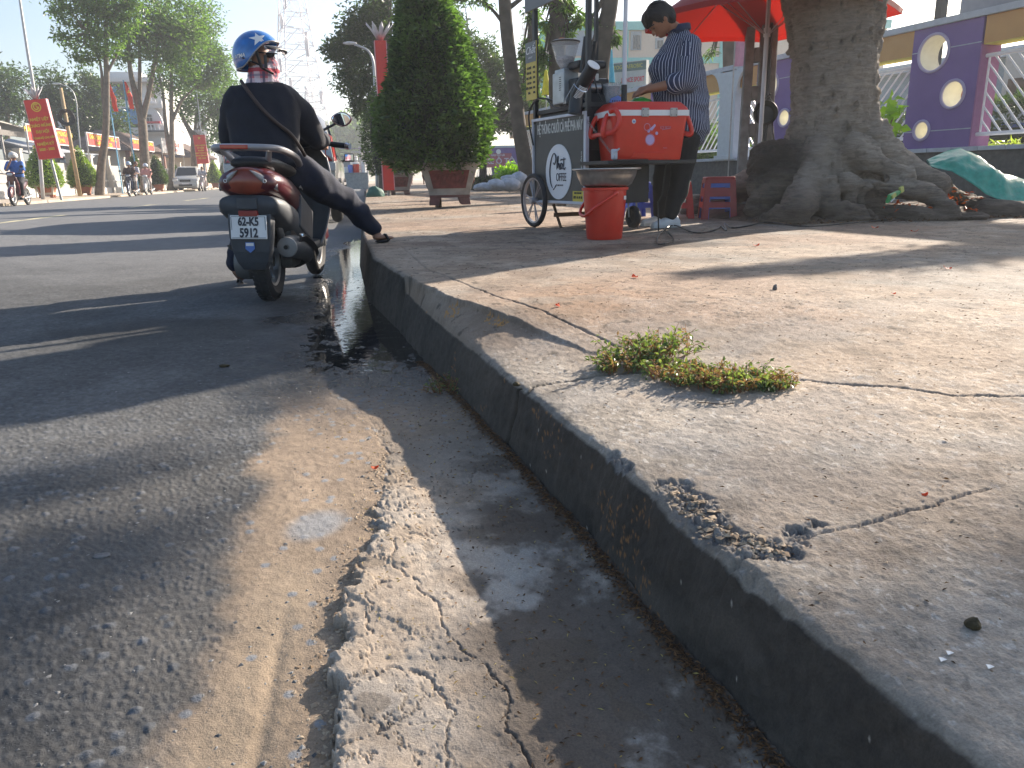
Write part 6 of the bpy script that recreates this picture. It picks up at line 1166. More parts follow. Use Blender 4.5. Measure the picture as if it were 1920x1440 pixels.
# ---- trees
mLA=leafmat('fresh_leaves',(.032,.075,.020),(.095,.165,.040),.42,.40); mLB=leafmat('dark_leaves',(.018,.042,.018),(.055,.09,.03),.35,.35); mTrk=mat('grey_trunk',(.15,.125,.10),.9,var=.3,sc_=6,bump=.5,bs=12); mTrkD=mat('dark_trunk',(.07,.058,.045),.9,var=.3,sc_=6,bump=.5,bs=12)
def treeP(name,base,Yd,label,trunks,clumps,leaf=mLA,trunk=mTrk,size=.16,seed=1,zb=.15,cat='tree',group=None,droop=0,asp=.42,tight=.24,k=16):
    """trunks: [[(px,py,r)...]] followed in the picture at distance Yd; clumps: [(px,py,rx,rz,n)] likewise (radii in metres)"""
    bp=A(base[0],base[1],Yd); O=np.array([bp[0],Yd,zb]); o=empty(name,O,0,label,cat,group)
    b=MB(); g=np.random.default_rng(seed)
    for T in trunks:
        P=[]; 
        for i,q in enumerate(T):
            p=A(q[0],q[1],Yd+(q[3] if len(q)>3 else 0))-O; 
            if T is trunks[0] and i==0: p[2]=-.1
            P.append(p)
        P2=smoothp(P,4); r=np.interp(np.linspace(0,len(T)-1,len(P2)),range(len(T)),[q[2] for q in T]); b.tube(P2,list(r),10)
    cs=[]
    for cx,cy,rx,rz,n,*dy in clumps:
        c_=A(cx,cy,Yd+(dy[0] if dy else 0))-O; cs.append((c_,(rx,rx*.9,rz),n))
    tips=[ (A(T[-1][0],T[-1][1],Yd)-O) for T in trunks]
    for c_,r,n in cs:
        tn=min(tips,key=lambda t:np.linalg.norm(t-c_)); 
        for _ in range(3): e=c_+g.normal(size=3)*np.array(r)*.4; m_=(tn+e)/2+np.array([0,0,-.1*r[0]]); b.tube([tn,m_,e],[.05 if Yd>25 else .03,.03,.012],5)
    b.build('trunk',trunk,o,smooth=True)
    P=np.concatenate([clump(g,c_,r,int(n*(1.5 if Yd>40 else 1.15)),k=k,tight=tight) for c_,r,n in cs]); leaves('crown',leaf,P,o,size=size,seed=seed,droop=droop,asp=asp); return o
gL='street trees on the far side of the road'
treeP('street_tree',(188,362),43,'tall thin tree on the far pavement right of the second clipped cone',[[(186,365,.24),(190,310,.2),(198,250,.17),(200,150,.14),(198,90,.10),(200,30,.06)],[(200,240,.1),(193,180,.08),(188,120,.06),(165,60,.03)],[(199,140,.08),(225,90,.05)]],
 [(150,15,1.6,1.1,700),(205,10,1.6,1.0,700),(140,65,1.1,.8,450),(170,105,.9,.6,300),(205,60,1.3,1.0,700),(235,35,1.2,1.0,500),(130,25,1.0,.6,300),(160,-30,2.2,1.2,500),(230,-30,2.2,1.2,500)],seed=11,group=gL,size=.22)
treeP('street_tree',(270,360),50,'stout forked tree on the far pavement behind the two motorbikes',[[(274,362,.32),(270,280,.27),(266,225,.24),(255,180,.18),(244,130,.13),(240,70,.08)],[(266,228,.2),(280,170,.14),(290,115,.11),(300,60,.06)],[(262,200,.12),(262,130,.1),(262,60,.05)]],
 [(235,60,1.6,1.3,800),(265,30,2.0,1.5,1000),(300,60,2.0,1.4,900),(330,35,1.7,1.3,800),(350,90,1.5,1.2,650),(285,105,1.6,.9,500),(225,100,1.0,.8,350),(330,130,1.4,.9,450),(290,-30,3,1.5,600)],seed=12,group=gL,size=.24)
treeP('street_tree',(322,350),60,'tree with two slim parallel trunks left of the off-road car',[[(318,348,.26),(322,300,.2),(322,230,.16),(321,150,.12),(325,80,.07)],[(320,290,.18),(311,240,.14),(306,180,.1),(296,130,.05)],[(322,230,.12),(340,190,.09),(365,165,.05)]],
 [(330,80,2.2,1.6,900),(365,70,2.0,1.6,850),(385,115,2.0,1.5,800),(350,140,1.9,1.2,600),(310,150,1.3,1.0,350),(390,155,1.7,1.0,500),(375,30,2.2,1.5,600),(400,95,1.3,1.2,400),(405,135,1.3,.9,300)],seed=13,group=gL,size=.28)
treeP('street_tree',(362,330),68,'low spreading tree behind the off-road car on the far pavement',[[(364,335,.3),(364,280,.28),(363,258,.26),(345,225,.14),(335,190,.06)],[(363,258,.2),(378,235,.12),(395,215,.08),(408,190,.04)],[(364,258,.15),(368,220,.1),(372,180,.05)]],
 [(350,190,2.0,1.4,450),(385,180,2.2,1.5,550),(415,180,2.2,1.4,600),(430,205,1.8,1.6,500),(405,225,1.8,1.3,450),(425,245,1.6,1.3,400),(360,215,1.4,.9,200),(410,265,1.3,.9,250),(430,170,1.6,1.0,350)],seed=14,group=gL,size=.30)
treeP('background_tree',(10,300),75,'hazy tree at the left edge behind the awning',[[(12,330,.3),(14,250,.2),(15,180,.12)]],[(5,175,3,2.4,700),(25,200,2.6,2,600),(10,230,3,2,500),(-15,150,3,2,400)],seed=15,leaf=mLB,size=.4)
treeP('background_tree',(105,300),70,'slender tree rising between the big red pillar and the yellowish pole',[[(105,330,.25),(104,240,.18),(98,170,.1)]],[(90,150,1.8,1.5,400),(110,175,2,1.4,450),(82,180,1.5,1,300),(125,200,1.4,1,250),(100,205,1.8,1,300)],seed=16,leaf=mLB,size=.33)
treeP('background_tree',(175,300),72,'dark dense tree in front of the white building with blue shutters',[[(175,340,.3),(175,220,.2)]],[(170,170,1.8,1.5,700),(160,200,2,1.8,800),(185,215,2.4,2.2,1000),(155,235,2,1.8,700),(195,255,2.4,1.8,900),(165,265,2.4,1.6,800),(215,270,1.6,1.2,400)],seed=17,leaf=mLB,size=.33)
# right-hand trees
treeP('street_tree',(720,330),26,'broad leafy tree overhanging the left side of the tallest clipped bush',[[(722,366,.22),(722,300,.2),(726,200,.16),(728,80,.12),(728,-20,.1)]],
 [(690,30,.9,.7,1200),(650,95,.75,.6,1000),(625,100,.4,.35,400),(680,120,.85,.7,1400),(655,150,.6,.5,800),(700,70,.8,.7,1200),(690,180,.6,.5,900),(705,215,.5,.5,800),(715,150,.7,.7,900),(720,10,.9,.7,900),(672,200,.35,.3,300),(665,60,.6,.4,500),(640,75,.4,.3,250),(720,250,.4,.5,500)],seed=18,leaf=mLB,trunk=mTrkD,size=.14)
treeP('street_tree',(992,352),17.5,'slim leaning tree with a bare dark trunk just left of the coffee cart',[[(992,352,.19),(985,310,.17),(975,250,.16),(966,180,.155),(955,100,.145),(948,30,.14),(945,-40,.13)],[(955,60,.05),(920,15,.03),(880,-10,.015)],[(948,20,.06),(1000,-20,.03)]],
 [(860,-8,.35,.12,130),(905,5,.3,.10,110),(995,25,.25,.2,150),(1000,85,.25,.3,300),(1010,130,.28,.3,380),(1000,170,.25,.25,260),(880,-30,.8,.3,300),(985,110,.2,.3,160)],seed=19,leaf=mLA,trunk=mTrkD,size=.13,zb=.255,droop=.5,asp=.25,k=10)
treeP('background_tree',(900,320),27,'rounded dark tree behind the tallest clipped bush and the leaning tree',[[(905,330,.15),(905,240,.1)]],
 [(870,90,.9,.6,1100),(900,120,1.0,.7,1500),(940,150,.9,.7,1300),(905,180,1.1,.8,1700),(960,190,.8,.7,1100),(990,150,.6,.5,700),(930,225,.9,.5,1200),(975,225,.6,.35,600),(880,225,.8,.6,900),(850,60,.7,.5,600),(1000,190,.5,.4,500),(900,245,.7,.3,600),(840,20,.8,.5,600)],seed=20,leaf=mLB,trunk=mTrkD,size=.15)
treeP('background_tree',(650,330),150,'distant tree crown beyond the end of the street',[[(655,345,.5),(660,290,.4)]],[(640,255,5,3,700),(665,245,6,4,900),(690,260,6,4,800),(620,272,4,2.4,400),(655,280,8,3.5,800),(700,285,6,4,600),(672,225,3,2,250)],seed=21,leaf=leafmat('hazy_leaves',(.06,.11,.05),(.14,.22,.08),.4),size=1.1)
for x0,y1,lean,lb in((1058,-15,0,'straight dark trunk just right of the coffee grinder'),(1135,-15,0,'leaning dark trunk right of the black cart post'),(1372,60,0,'thick dark trunk behind the red umbrella')):
    pass
treeP('street_tree',(1055,330),13.5,'straight dark trunk seen through the cart above the grinder',[[(1052,345,.16),(1052,250,.15),(1045,170,.15),(1045,60,.14),(1046,-40,.13)]],[(1060,20,.22,.15,260),(1030,45,.16,.12,160),(1080,30,.16,.15,160),(1015,110,.14,.2,170),(1065,55,.18,.1,160),(1040,-5,.3,.12,200)],seed=22,trunk=mTrkD,size=.13,droop=.7,asp=.22,zb=.255,k=8)
treeP('street_tree',(1125,330),14.5,'leaning dark trunk between the cart posts',[[(1124,345,.17),(1126,250,.16),(1128,120,.15),(1142,20,.15),(1150,-40,.15)]],[(1148,70,.16,.13,170),(1105,40,.14,.2,150),(1110,110,.12,.2,140),(1135,45,.12,.1,60)],seed=23,trunk=mTrkD,size=.13,droop=.7,asp=.22,zb=.255,k=6)
treeP('street_tree',(1370,300),17.5,'thick dark trunk between the umbrella and the concrete pole',[[(1370,330,.19),(1370,200,.18),(1370,80,.18),(1368,-30,.17)]],[(1333,100,.14,.16,60),(1372,-60,1.3,.5,300)],seed=24,trunk=mTrkD,size=.13,droop=.5,asp=.25,zb=.255,k=5)
# ---- white sacks of rubble at the leaning tree
mBagW=mat('white_sack',(.42,.45,.50),.6,var=.25,sc_=9,bump=.4,bs=30)
for k,(x,y,rx,rz_,lb) in enumerate(((908,351,.24,.10,'leftmost flat white sack in the row beside the leaning tree'),(932,347,.26,.13,'second white sack from the left beside the leaning tree'),(958,346,.22,.15,'plump white sack third from the left beside the leaning tree'),(972,338,.20,.2,'tall white sack resting against the leaning trunk'),(955,336,.2,.1,'white sack lying on top of the others beside the leaning tree'))):
    q=A(x,y,16.4 if k<3 else 16.8); crumple_thing('rubble_sack',mBagW,(q[0],q[1],q[2]),(rx,.17,rz_*.9),lb,'sack',k+2,.28,'white sacks at the foot of the leaning tree')
# ---- street lamps
mPole=mat('pale_lamp_pole',(.45,.46,.46),.45,.3,var=.05)
def lamp(name,Y,pts,head,label,r=.07,hs=.5,group=None):
    O=A(pts[0][0],pts[0][1],Y); O[2]=.15; o=empty(name,O,0,label,'street lamp',group); P=[A(x,y,Y)-O for x,y in pts]; P[0][2]=0; b=MB(); P=smoothp(P,4); b.tube(P,list(np.linspace(r,r*.5,len(P))),8); b.build('lamp_post',mPole,o,smooth=True)
    if head: h=A(head[0],head[1],Y)-O; b=MB(); b.ell(h,(hs,.22*hs*1.2,.22*hs),16,10); b.build('lamp_head',mat('lamp_white',(.6,.6,.58),.4),o,smooth=True)
    return o
lamp('street_lamp',24,[(706,345),(704,200),(702,140),(699,112),(690,95),(672,86),(664,84)],(656,81),'curved pale street lamp sticking out of the broad tree',.05,.20)
lamp('street_lamp',34,[(75,340),(66,190),(52,100),(40,20),(33,-30)],None,'very tall thin lamp post rising above the big red pillar',.075)
lamp('street_lamp',60,[(150,300),(147,240),(143,190),(132,166),(110,157)],(106,157),'thin curved lamp behind the first horizontal banner',.05,.3)
lamp('street_lamp',66,[(376,250),(372,200),(368,160),(367,130)],None,'thin mast above the starred banner pillar',.05)
lamp('floodlight_mast',30,[(878,110),(876,60),(877,40)],(878,35),'small floodlight on a mast above the rounded dark tree',.04,.13)
# ---- lattice tower
def lattice(name,Y,base,top,wb,wt,n,label,m,za=None,r=.085):
    O=A(base[0],base[1],Y); O[2]=0; T=A(top[0],top[1],Y)-O; o=empty(name,O,R(20),label,'tower'); b=MB(); Hh=T[2]
    lv=[(i/n)**1.0 for i in range(n+1)]; W=lambda t: wb*(1-t)+wt*t
    for i in range(n):
        t0,t1=lv[i],lv[i+1]
        C0=[np.array([s*W(t0),q*W(t0),Hh*t0]) for s,q in((-1,-1),(1,-1),(1,1),(-1,1))]; C1=[np.array([s*W(t1),q*W(t1),Hh*t1]) for s,q in((-1,-1),(1,-1),(1,1),(-1,1))]
        for k in range(4):
            b.tube([C0[k],C1[k]],r,4); b.tube([C1[k],C1[(k+1)%4]],r*.6,4); mid=(C0[k]+C0[(k+1)%4])/2; b.tube([C0[k],(C1[k]+C1[(k+1)%4])/2],r*.6,4); b.tube([C0[(k+1)%4],(C1[k]+C1[(k+1)%4])/2],r*.6,4)
    b.build('tower_frame',m,o)
    for i in range(7):
        t=.45+.08*i; b=MB(); a=i*1.7; c_=(W(t)*1.15*math.cos(a),W(t)*1.15*math.sin(a),Hh*t); b.tube([np.array(c_),np.array(c_)+[0,0,1.6]],.22,6); b.tube([np.array(c_)+[0,0,.4],(0,0,Hh*t)],.06,4); b.build('antenna',mLot,o)
    return o
mTow=mat('tower_paint',(.66,.64,.68),.6,var=.2)
lattice('lattice_mast',110,(575,325),(510,-5),3.4,1.3,12,'tall pale lattice radio mast rising behind the helmet of the rider',mTow)
lattice('lattice_mast',170,(588,330),(585,165),1.0,.2,9,'slim distant mast just left of the round scooter mirror',mTow,r=.07)
lattice('lattice_mast',120,(1004,300),(992,25),2.0,1.2,12,'pale lattice mast glimpsed left of the hanging menu card',mTow,r=.09)
for x,y0,y1,Y,lb in((678,325,275,80,'wooden utility pole far up the street right of the carrier mirror'),(690,328,298,110,'second utility pole, shorter and further up the street')):
    O=A(x,y0,Y); O[2]=0; T=A(x-3,y1,Y)-O; o=empty('utility_pole',O,0,lb,'pole'); b=MB(); b.tube([(0,0,0),T],.16,8); b.build('pole_shaft',mPole,o); b=MB(); b.tube([T+[-.9,0,-.5],T+[.9,0,-.5]],.06,6); b.tube([T+[-.7,0,-1.3],T+[.7,0,-1.3]],.06,6); b.build('cross_arm',mPole,o)
b=MB()
for k in range(5): p0=A(678,290+k*7,80); b.tube(smoothp([p0+[-9,-8,2.],p0+[-5,-4,.6],p0,p0+[2,12,-.3],p0+[1.2,30,.6]],4),.03,4)
b.tube([A(678,288,80),A(678,320,80)],.03,4)
tag(b.build('overhead_wires',mBlk),'thin overhead wires crossing the far end of the street','wires')
# far traffic at the end of the street
for k,(x,Y,lb) in enumerate(((655,95,'white box lorry far up the street above the trolley'),)):
    q=A(x,340,Y); o=empty('box_lorry',(q[0],Y,0),0,lb,'lorry'); b=MB(); b.box((0,0,2.0),(2.2,5,2.5),bev=.05); b.build('lorry_box',mWhite,o); b=MB(); b.box((0,0,.55),(2.0,5,.5)); b.build('chassis',mBlk,o)
    for s in(-1,1): wheel(o,(s*.9,-1.6,.45),.45,.25,k=16)
# ---- hedge, shrub
def hedge(name,pts,w_,h,n,size,label,m,zb=.2,seed=1):
    g=np.random.default_rng(seed); p0=np.array(pts[0]);p1=np.array(pts[1]); t=g.random(n); u=g.random((n,2)); P=p0*(1-t)[:,None]+p1*t[:,None]; d=(p1-p0)/np.linalg.norm(p1-p0); s=np.array([-d[1],d[0]])
    z=h*(1-(u[:,0]**2.2)*.9)*(.8+.4*fbm(t*9,t*0,3,seed)); off=(u[:,1]-.5)*w_
    V=np.stack([P[:,0]+s[0]*off,P[:,1]+s[1]*off,z+zb],1); O=np.array([p0[0],p0[1],zb]); o=empty(name,O,0,label,'hedge'); leaves('foliage',m,V-O,o,size=size,seed=seed)
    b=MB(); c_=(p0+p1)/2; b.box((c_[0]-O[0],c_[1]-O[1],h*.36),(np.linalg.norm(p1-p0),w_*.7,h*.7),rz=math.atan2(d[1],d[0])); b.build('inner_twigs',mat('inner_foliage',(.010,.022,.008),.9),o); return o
a=A(885,330,27);c_=A(1040,330,27); hedge('low_hedge',[(a[0],27),(c_[0],27.5)],.7,.62,5000,.09,'dark clipped hedge in front of the far purple wall',mLB,.1)
q=A(955,320,22); treeP('bright_shrub',(955,335),22,'bright lime shrub left of the leaning trunk',[[(955,340,.03),(955,325,.02)]],[(950,323,.42,.26,900),(970,325,.3,.22,400)],seed=31,leaf=MATS['lime_leaves'],size=.10,cat='shrub')
treeP('bright_shrub',(1010,335),22,'bright lime shrub between the leaning trunk and the cart',[[(1010,340,.03),(1010,325,.02)]],[(1003,320,.3,.3,500),(1020,318,.3,.33,600)],seed=32,leaf=MATS['lime_leaves'],size=.10,cat='shrub')
# ================================================================== SCHOOL WALL (local: x along the wall away from us, y towards the street)
WR=math.atan2(1,-WS); WL=math.hypot(1,WS)
mPurp=mat('purple_render',(.175,.115,.31),.75,var=.10,sc_=3,bump=.15,bs=90,dirt=.2,dc=(.20,.16,.30)); mPlum=mat('lit_plum_jamb',(.30,.13,.27),.7,var=.08); mOch=mat('ochre_render',(.52,.31,.12),.75,var=.08,sc_=3); mCap=mat('pale_blue_coping',(.42,.48,.54),.6,var=.10,dirt=.15,dc=(.2,.2,.2)); mRing=mat('lilac_ring',(.42,.38,.55),.6,var=.05); mHole=mat('sunlit_cream_reveal',(.80,.78,.66),.6,var=.06); mBrk=mat('grey_brick',(.085,.09,.09),.85,var=.3,sc_=14,bump=.6,bs=18); mBar=mat('white_bars',(.78,.78,.80),.4,var=.05)
def wy(Y): return Y*WL
wall=empty('school_wall',(WA,0,0),WR,'school boundary wall with purple panels, round holes, ochre lintels and white slanting bars','wall')
ZC=.95
S0,S1=wy(6.2),wy(26)
b=MB(); b.box(((S0+S1)/2,-.15,.5),(S1-S0,.30,.84)); 
b.build('brick_plinth',mBrk,wall)
b=MB(); k=S0
while k<S1: b.box((k+.2,-.14,ZC-.015),(.392,.40,.055)); k+=.4
b.build('plinth_coping',mCap,wall,bev=.004)
b=MB(); b.box(((S0+S1)/2,-.13,2.62),(S1-S0,.36,.085)); b.build('top_coping',mCap,wall,bev=.005)
def holepanel(x0,x1,holes,zlo=ZC+.012,zhi=2.578,th=.34):
    """purple panel with real round openings: strips of faces around each circle"""
    p_=None; bm=bmesh.new()
    n=32
    cells=[]; rects=[]
    b=MB(); xs=sorted(holes,key=lambda h:h[1]); 
    # horizontal slices: each hole in its own square, plain strips round it
    z=zlo
    for (cx,cz,r) in xs:
        a=r*1.12; rects.append((x0,x1,z,cz-a)); rects.append((x0,cx-a,cz-a,cz+a)); rects.append((cx+a,x1,cz-a,cz+a)); z=cz+a; cells.append((cx,cz,r,a))
    rects.append((x0,x1,z,zhi)); yf=.0; yb=-th
    for (a0,a1,c0,c1) in rects:
        for y in(yf,yb): b.add([(a0,y,c0),(a1,y,c0),(a1,y,c1),(a0,y,c1)],[(0,1,2,3)])
    for cx,cz,r,a in cells:
        sq=[];ci=[]
        for i in range(n):
            t=2*math.pi*i/n; c,s=math.cos(t),math.sin(t); m_=max(abs(c),abs(s)); sq.append((cx+a*c/m_,cz+a*s/m_)); ci.append((cx+r*c,cz+r*s))
        for y in(yf,yb):
            V=[(q[0],y,q[1]) for q in sq]+[(q[0],y,q[1]) for q in ci]; b.add(V,[(i,(i+1)%n,n+(i+1)%n,n+i) for i in range(n)])
    b.add([(x0,yf,zlo),(x0,yb,zlo),(x0,yb,zhi),(x0,yf,zhi)],[(0,1,2,3)]); b.add([(x1,yf,zlo),(x1,yb,zlo),(x1,yb,zhi),(x1,yf,zhi)],[(0,1,2,3)])
    pn=b.build('purple_panel',mPurp,wall)
    for cx,cz,r in holes:
        b=MB(); b.lathe([(r+.001,.002),(r+.001,-th)],(cx,0,cz),40,'y'); b.build('hole_reveal',mHole,pn,smooth=True)  # cream whitened so the inside of the hole looks sunlit
        b=MB(); b.lathe([(r-.004,.002),(r-.002,.022),(r+.03,.026),(r+.034,.003)],(cx,0,cz),40,'y'); b.build('hole_ring',mRing,pn,smooth=True)
    b=MB()
    for z_ in(2.27,1.20): 
        xx=[x0]+[v for h in holes if abs(h[1]-z_)<h[2]+.03 for v in(h[0]-h[2]-.04,h[0]+h[2]+.04)]+[x1]
        for i in range(0,len(xx)-1,2): b.box(((xx[i]+xx[i+1])/2,.001,z_),(xx[i+1]-xx[i],.008,.012))
    b.build('render_joint',mCap,pn)
    b=MB(); b.box((x0-.012,-.17,(zlo+2.24)/2),(.02,.335,2.24-zlo)); b.build('panel_jamb',mPlum,pn)  # jamb colour holds the pinkish light on the panel's end
    return pn
H3=lambda x0,x1,fl=1:[( (x0+x1)/2+.13*fl,2.265,.235),((x0+x1)/2-.25*fl,1.66,.165),((x0+x1)/2+.20*fl,1.215,.125)]
a0,a1=wy(9.54),wy(10.62)
holepanel(a0,a1,[(wy(10.255),2.235,.23),(wy(9.87),1.66,.165),(wy(10.31),1.215,.115)])
c0_,c1_=wy(12.85),wy(14.05); q1=WP(1444,150); q2=WP(1471,221)
holepanel(c0_,c1_,[(wy(q1[1]),2.18,.22),(wy(q2[1])+.0,float(q2[2]),.13)])
d0,d1=wy(16.6),wy(17.8); holepanel(d0,d1,[((d0+d1)/2,2.1,.2)])
e0,e1=wy(21.5),wy(22.7); holepanel(e0,e1,[((e0+e1)/2,2.1,.2)])
def bay(x0,x1,lean,col=False,lint=mOch):
    b=MB(); b.box(((x0+x1)/2,-.15,2.41),(x1-x0-.01,.28,.335)); b.build('lintel',lint,wall)
    b=MB(); b.box(((x0+x1)/2,-.15,2.238),(x1-x0-.02,.27,.012)); b.build('lintel_edge',mat('yellow_edge',(.6,.55,.12),.6),wall)
    bars=MB(); y=-.10; zb,zt_=1.12,2.10
    for z_ in(zb,zt_): bars.tube([(x0-.02,y,z_),(x1+.02,y,z_)],.026,10)
    for x_ in(x0+.05,x1-.05): bars.tube([(x_,y,zb),(x_,y,zt_)],.014,8)
    s_=.155; run=.86
    x=x0-run
    while x<x1:
        pA=(x,zb);pB=(x+run,zt_)
        ta=max(0,(x0+.05-x)/run);tb_=min(1,(x1-.05-x)/run)
        if tb_-ta>.03:
            za=zb+(zt_-zb)*ta;zb2=zb+(zt_-zb)*tb_; xa=x+run*ta;xb=x+run*tb_
            if lean<0: xa=x0+x1-xa;xb=x0+x1-xb
            bars.tube([(xa,y,za),(xb,y,zb2)],.013,8)
        x+=s_
    bars.build('barred_grille',mBar,wall,smooth=2)
    if not True: pass
bay(wy(6.2),a0-.02,1); bay(a1,c0_-.02,-1)
bay(c1_,wy(14.55),1); bay(wy(15.08),d0-.02,-1); bay(d1,e0-.02,1); bay(e1,wy(25.95),-1)
mCol=mat('pale_blue_column',(.50,.58,.62),.6,var=.05)
b=MB(); xa,xb=wy(14.56),wy(15.06); b.box(((xa+xb)/2,-.12,1.75),(xb-xa,.40,1.60)); 
for s_,xx in((-1,xa),(1,xb)):
    n=8; q=[(xx,2.575),(xx,2.05)]+[(xx+s_*(.35-.35*math.cos(t)),2.05+.525*math.sin(t)*1.0) for t in np.linspace(0,math.pi/2,n)[1:]]; b.prism([(p[0],p[1]) for p in q],(0,.078,0),(1,0,0),(0,0,1),(0,-1,0),.05)
b.box(((xa+xb)/2,-.12,.97),(xb-xa+.12,.46,.08)); b.build('column',mCol,wall,bev=.006)
# yard behind the wall
def wl(x,y,z=0): c,s=math.cos(WR),math.sin(WR); return np.array([WA+x*c-y*s,x*s+y*c,z])
b=MB(); b.box((wy(12),-3.2,.55),(wy(14),5.5,.60)); 
g=np.random.default_rng(8); o=empty('yard_lawn',wl(wy(9),-1.0,.85),WR,'strip of yellow-green grass behind the white bars at the right edge','lawn')
P=np.stack([(g.random(3500)-.5)*8,(g.random(3500)-.5)*1.2,g.random(3500)*.12+.05],1); leaves('grass_blades',leafmat('lawn_green',(.10,.17,.03),(.25,.30,.06),.4),P,o,size=.10,asp=.18,seed=3)
b=MB(); b.box((0,0,-.1),(8.2,1.3,.3)); b.build('lawn_soil',mE,o)
o=empty('school_annexe',wl(wy(10.5),-7.5,.2),WR,'low school annexe with orange and blue mosaic panels, seen through the bars','building')
b=MB(); b.box((0,0,1.55),(9,.3,2.7)); b.build('annexe_wall',mat('annexe_cream',(.50,.47,.42),.8,var=.08),o)
g=np.random.default_rng(6); cols=[(.40,.15,.06),(.06,.11,.30),(.06,.20,.10),(.45,.30,.06),(.30,.08,.09)]
for i in range(12):
    x=-4.2+.75*i; b=MB(); b.box((x,.17,1.15),(.62,.03,.55)); b.build('mosaic_panel',mat('mosaic_%d'%(i%5) if False else ['rust_tiles','navy_tiles','green_tiles','gold_tiles','crimson_tiles'][i%5],cols[i%5],.5,var=.5,sc_=25),o)
    b=MB(); b.box((x,.17,2.05),(.6,.03,.65)); b.build('annexe_window',mat('brown_shade',(.10,.05,.03),.5,var=.4,sc_=8),o)
make_car('parked_car',wl(wy(9.0),-4.6,.2),WR+R(90)*0+R(88),'pale car parked in the school yard behind the white bars',mat('white_car_paint',(.6,.6,.6),.3,coat=.5,var=.03))
hp0=wl(wy(9.6),-5.2);hp1=wl(wy(27),-5.2); hedge('yard_hedge',[(hp0[0],hp0[1]),(hp1[0],hp1[1])],1.2,1.7,9000,.16,'tall green hedge in the school yard behind the barred wall',mLB,.2,seed=9)
o=empty('yard_building',wl(wy(17),-13,.2),WR,'plain blue-grey school block behind the barred wall','building'); b=MB(); b.box((0,0,1.9),(15,.5,3.4)); b.build('block_wall',mat('blue_grey_wall',(.20,.27,.32),.8,var=.12),o)
for i in range(9): b=MB(); b.box((-6.4+1.6*i,.27,1.9),(.9,.05,1.2)); b.build('block_window',mGlassD,o)
b=MB(); b.box((0,.1,3.7),(15.6,1.2,.25)); b.build('block_roof',mCap,o)
# board above the wall on the right
o=empty('roadside_board',wl(wy(8.6),-.75,0),WR,'big plain grey-blue board rising above the wall at the right edge','sign board')
b=MB(); b.box((0,0,3.02),(3.9,.12,.45)); b.build('board_panel',mat('grey_blue_board',(.22,.25,.28),.6,var=.08),o)
b=MB(); b.box((0,.02,2.755),(3.95,.16,.05)); b.build('board_rail',mat('pale_yellow_rail',(.55,.55,.36),.6),o)
for x in(-1.7,0,1.85): b=MB(); b.box((x,-.12,1.7),(.10,.10,3.2)); b.build('board_post',mat('orange_post',(.5,.27,.13),.7),o)
b=MB(); b.box((2.6,-.3,1.7),(.12,.12,5)); tag(b.build('dark_post',mBlk),'dark post standing right of the big trunk behind the wall','post'); bpy.data.objects['dark_post'].matrix_world=Matrix.Translation(Vector(wl(wy(8.6),-.75,0).tolist()))@Matrix.Rotation(WR,4,'Z')
# small upright signs and folded umbrellas over the wall
sb=A(1180,150,19.5); o=empty('leaning_sign_board',(sb[0],19.5,0),R(-46),'tall sign board with red DANCE SPORT lettering, between the pole and the vendor','sign board')
W_=.98; z0=float(A(1180,192,19.5)[2])-.5; z1=float(A(1180,116,19.5)[2]); mSb=mat('sign_face',(.42,.46,.44),.6,var=.08)
b=MB(); b.box((0,0,(z0+z1)/2),(W_,.14,z1-z0)); b.build('sign_panel',mSb,o); sp_=o.children[0]
b=MB(); b.box((0,-.075,z1-.12),(W_,.012,.20)); b.build('sign_header',mat('header_grey_green',(.10,.16,.15),.6),sp_)
writing('header_lettering',mat('header_yellow',(.5,.5,.1)),[('YOGA AEROBIC',.13,0,0)],(0,-.082,z1-.12),(1,0,0),(0,0,1),sp_,off=.003,scl=(.85,1))
writing('sign_lettering',mat('dull_red_ink',(.5,.05,.08)),[('DANCE SPORT',.13,.13,.0)],(0,-.0705,z1-.43),(1,0,0),(0,0,1),sp_,off=.004,scl=(.72,1.2),bold=.003)
writing('sign_lettering',mat('green_ink',(.04,.14,.07)),[('MÚA VŨ',.13,-.32,0)],(0,-.0705,z1-.52),(1,0,0),(0,0,1),sp_,off=.004,scl=(.8,1.2),bold=.003)
for x in(-.2,.12,.32):
    b=MB(); b.ell((x,-.082,z1-.66),(.05,.01,.06),8,6); b.tube([(x,-.082,z1-.7),(x+.03,-.082,z1-.95),(x-.07,-.082,z1-1.15)],.03,5); b.tube([(x-.1,-.082,z1-.72),(x,-.082,z1-.8),(x+.1,-.082,z1-.68)],.02,5); b.build('painted_dancer',mat('dancer_green',(.12,.25,.08),.6),sp_)
b=MB(); b.tube([(.3,.1,0),(.3,.1,z0+.3)],.05,8); b.build('sign_post',mSteel,o)
for (x,y0,y1,c,lb) in((1145,155,92,(.07,.42,.55),'folded sky-blue umbrella above the worktop of the cart'),(1133,160,130,(.75,.62,.02),'folded yellow umbrella just left of the sky-blue one'),(1024,178,130,(.75,.62,.02),'folded yellow umbrella right of the hanging menu card')):
    p0=A(x,y0,17);p1=A(x,y1,17); h=p1[2]-p0[2]; o=empty('folded_umbrella',(p0[0],17,p0[2]),0,lb,'umbrella',None); b=MB(); b.lathe([(.01,h),(.03,h*.93),(.055,h*.6),(.085,h*.2),(.10,.0),(.02,.01)],(0,0,0),9); b.build('umbrella_cloth',mat('cloth_%s'%('blue' if c[0]<.1 else 'yellow'),c,.7,var=.15,sc_=12),o); b=MB(); b.tube([(0,0,-(p0[2]-.2)),(0,0,h+.1)],.012,6); b.build('umbrella_pole',mSteel,o)
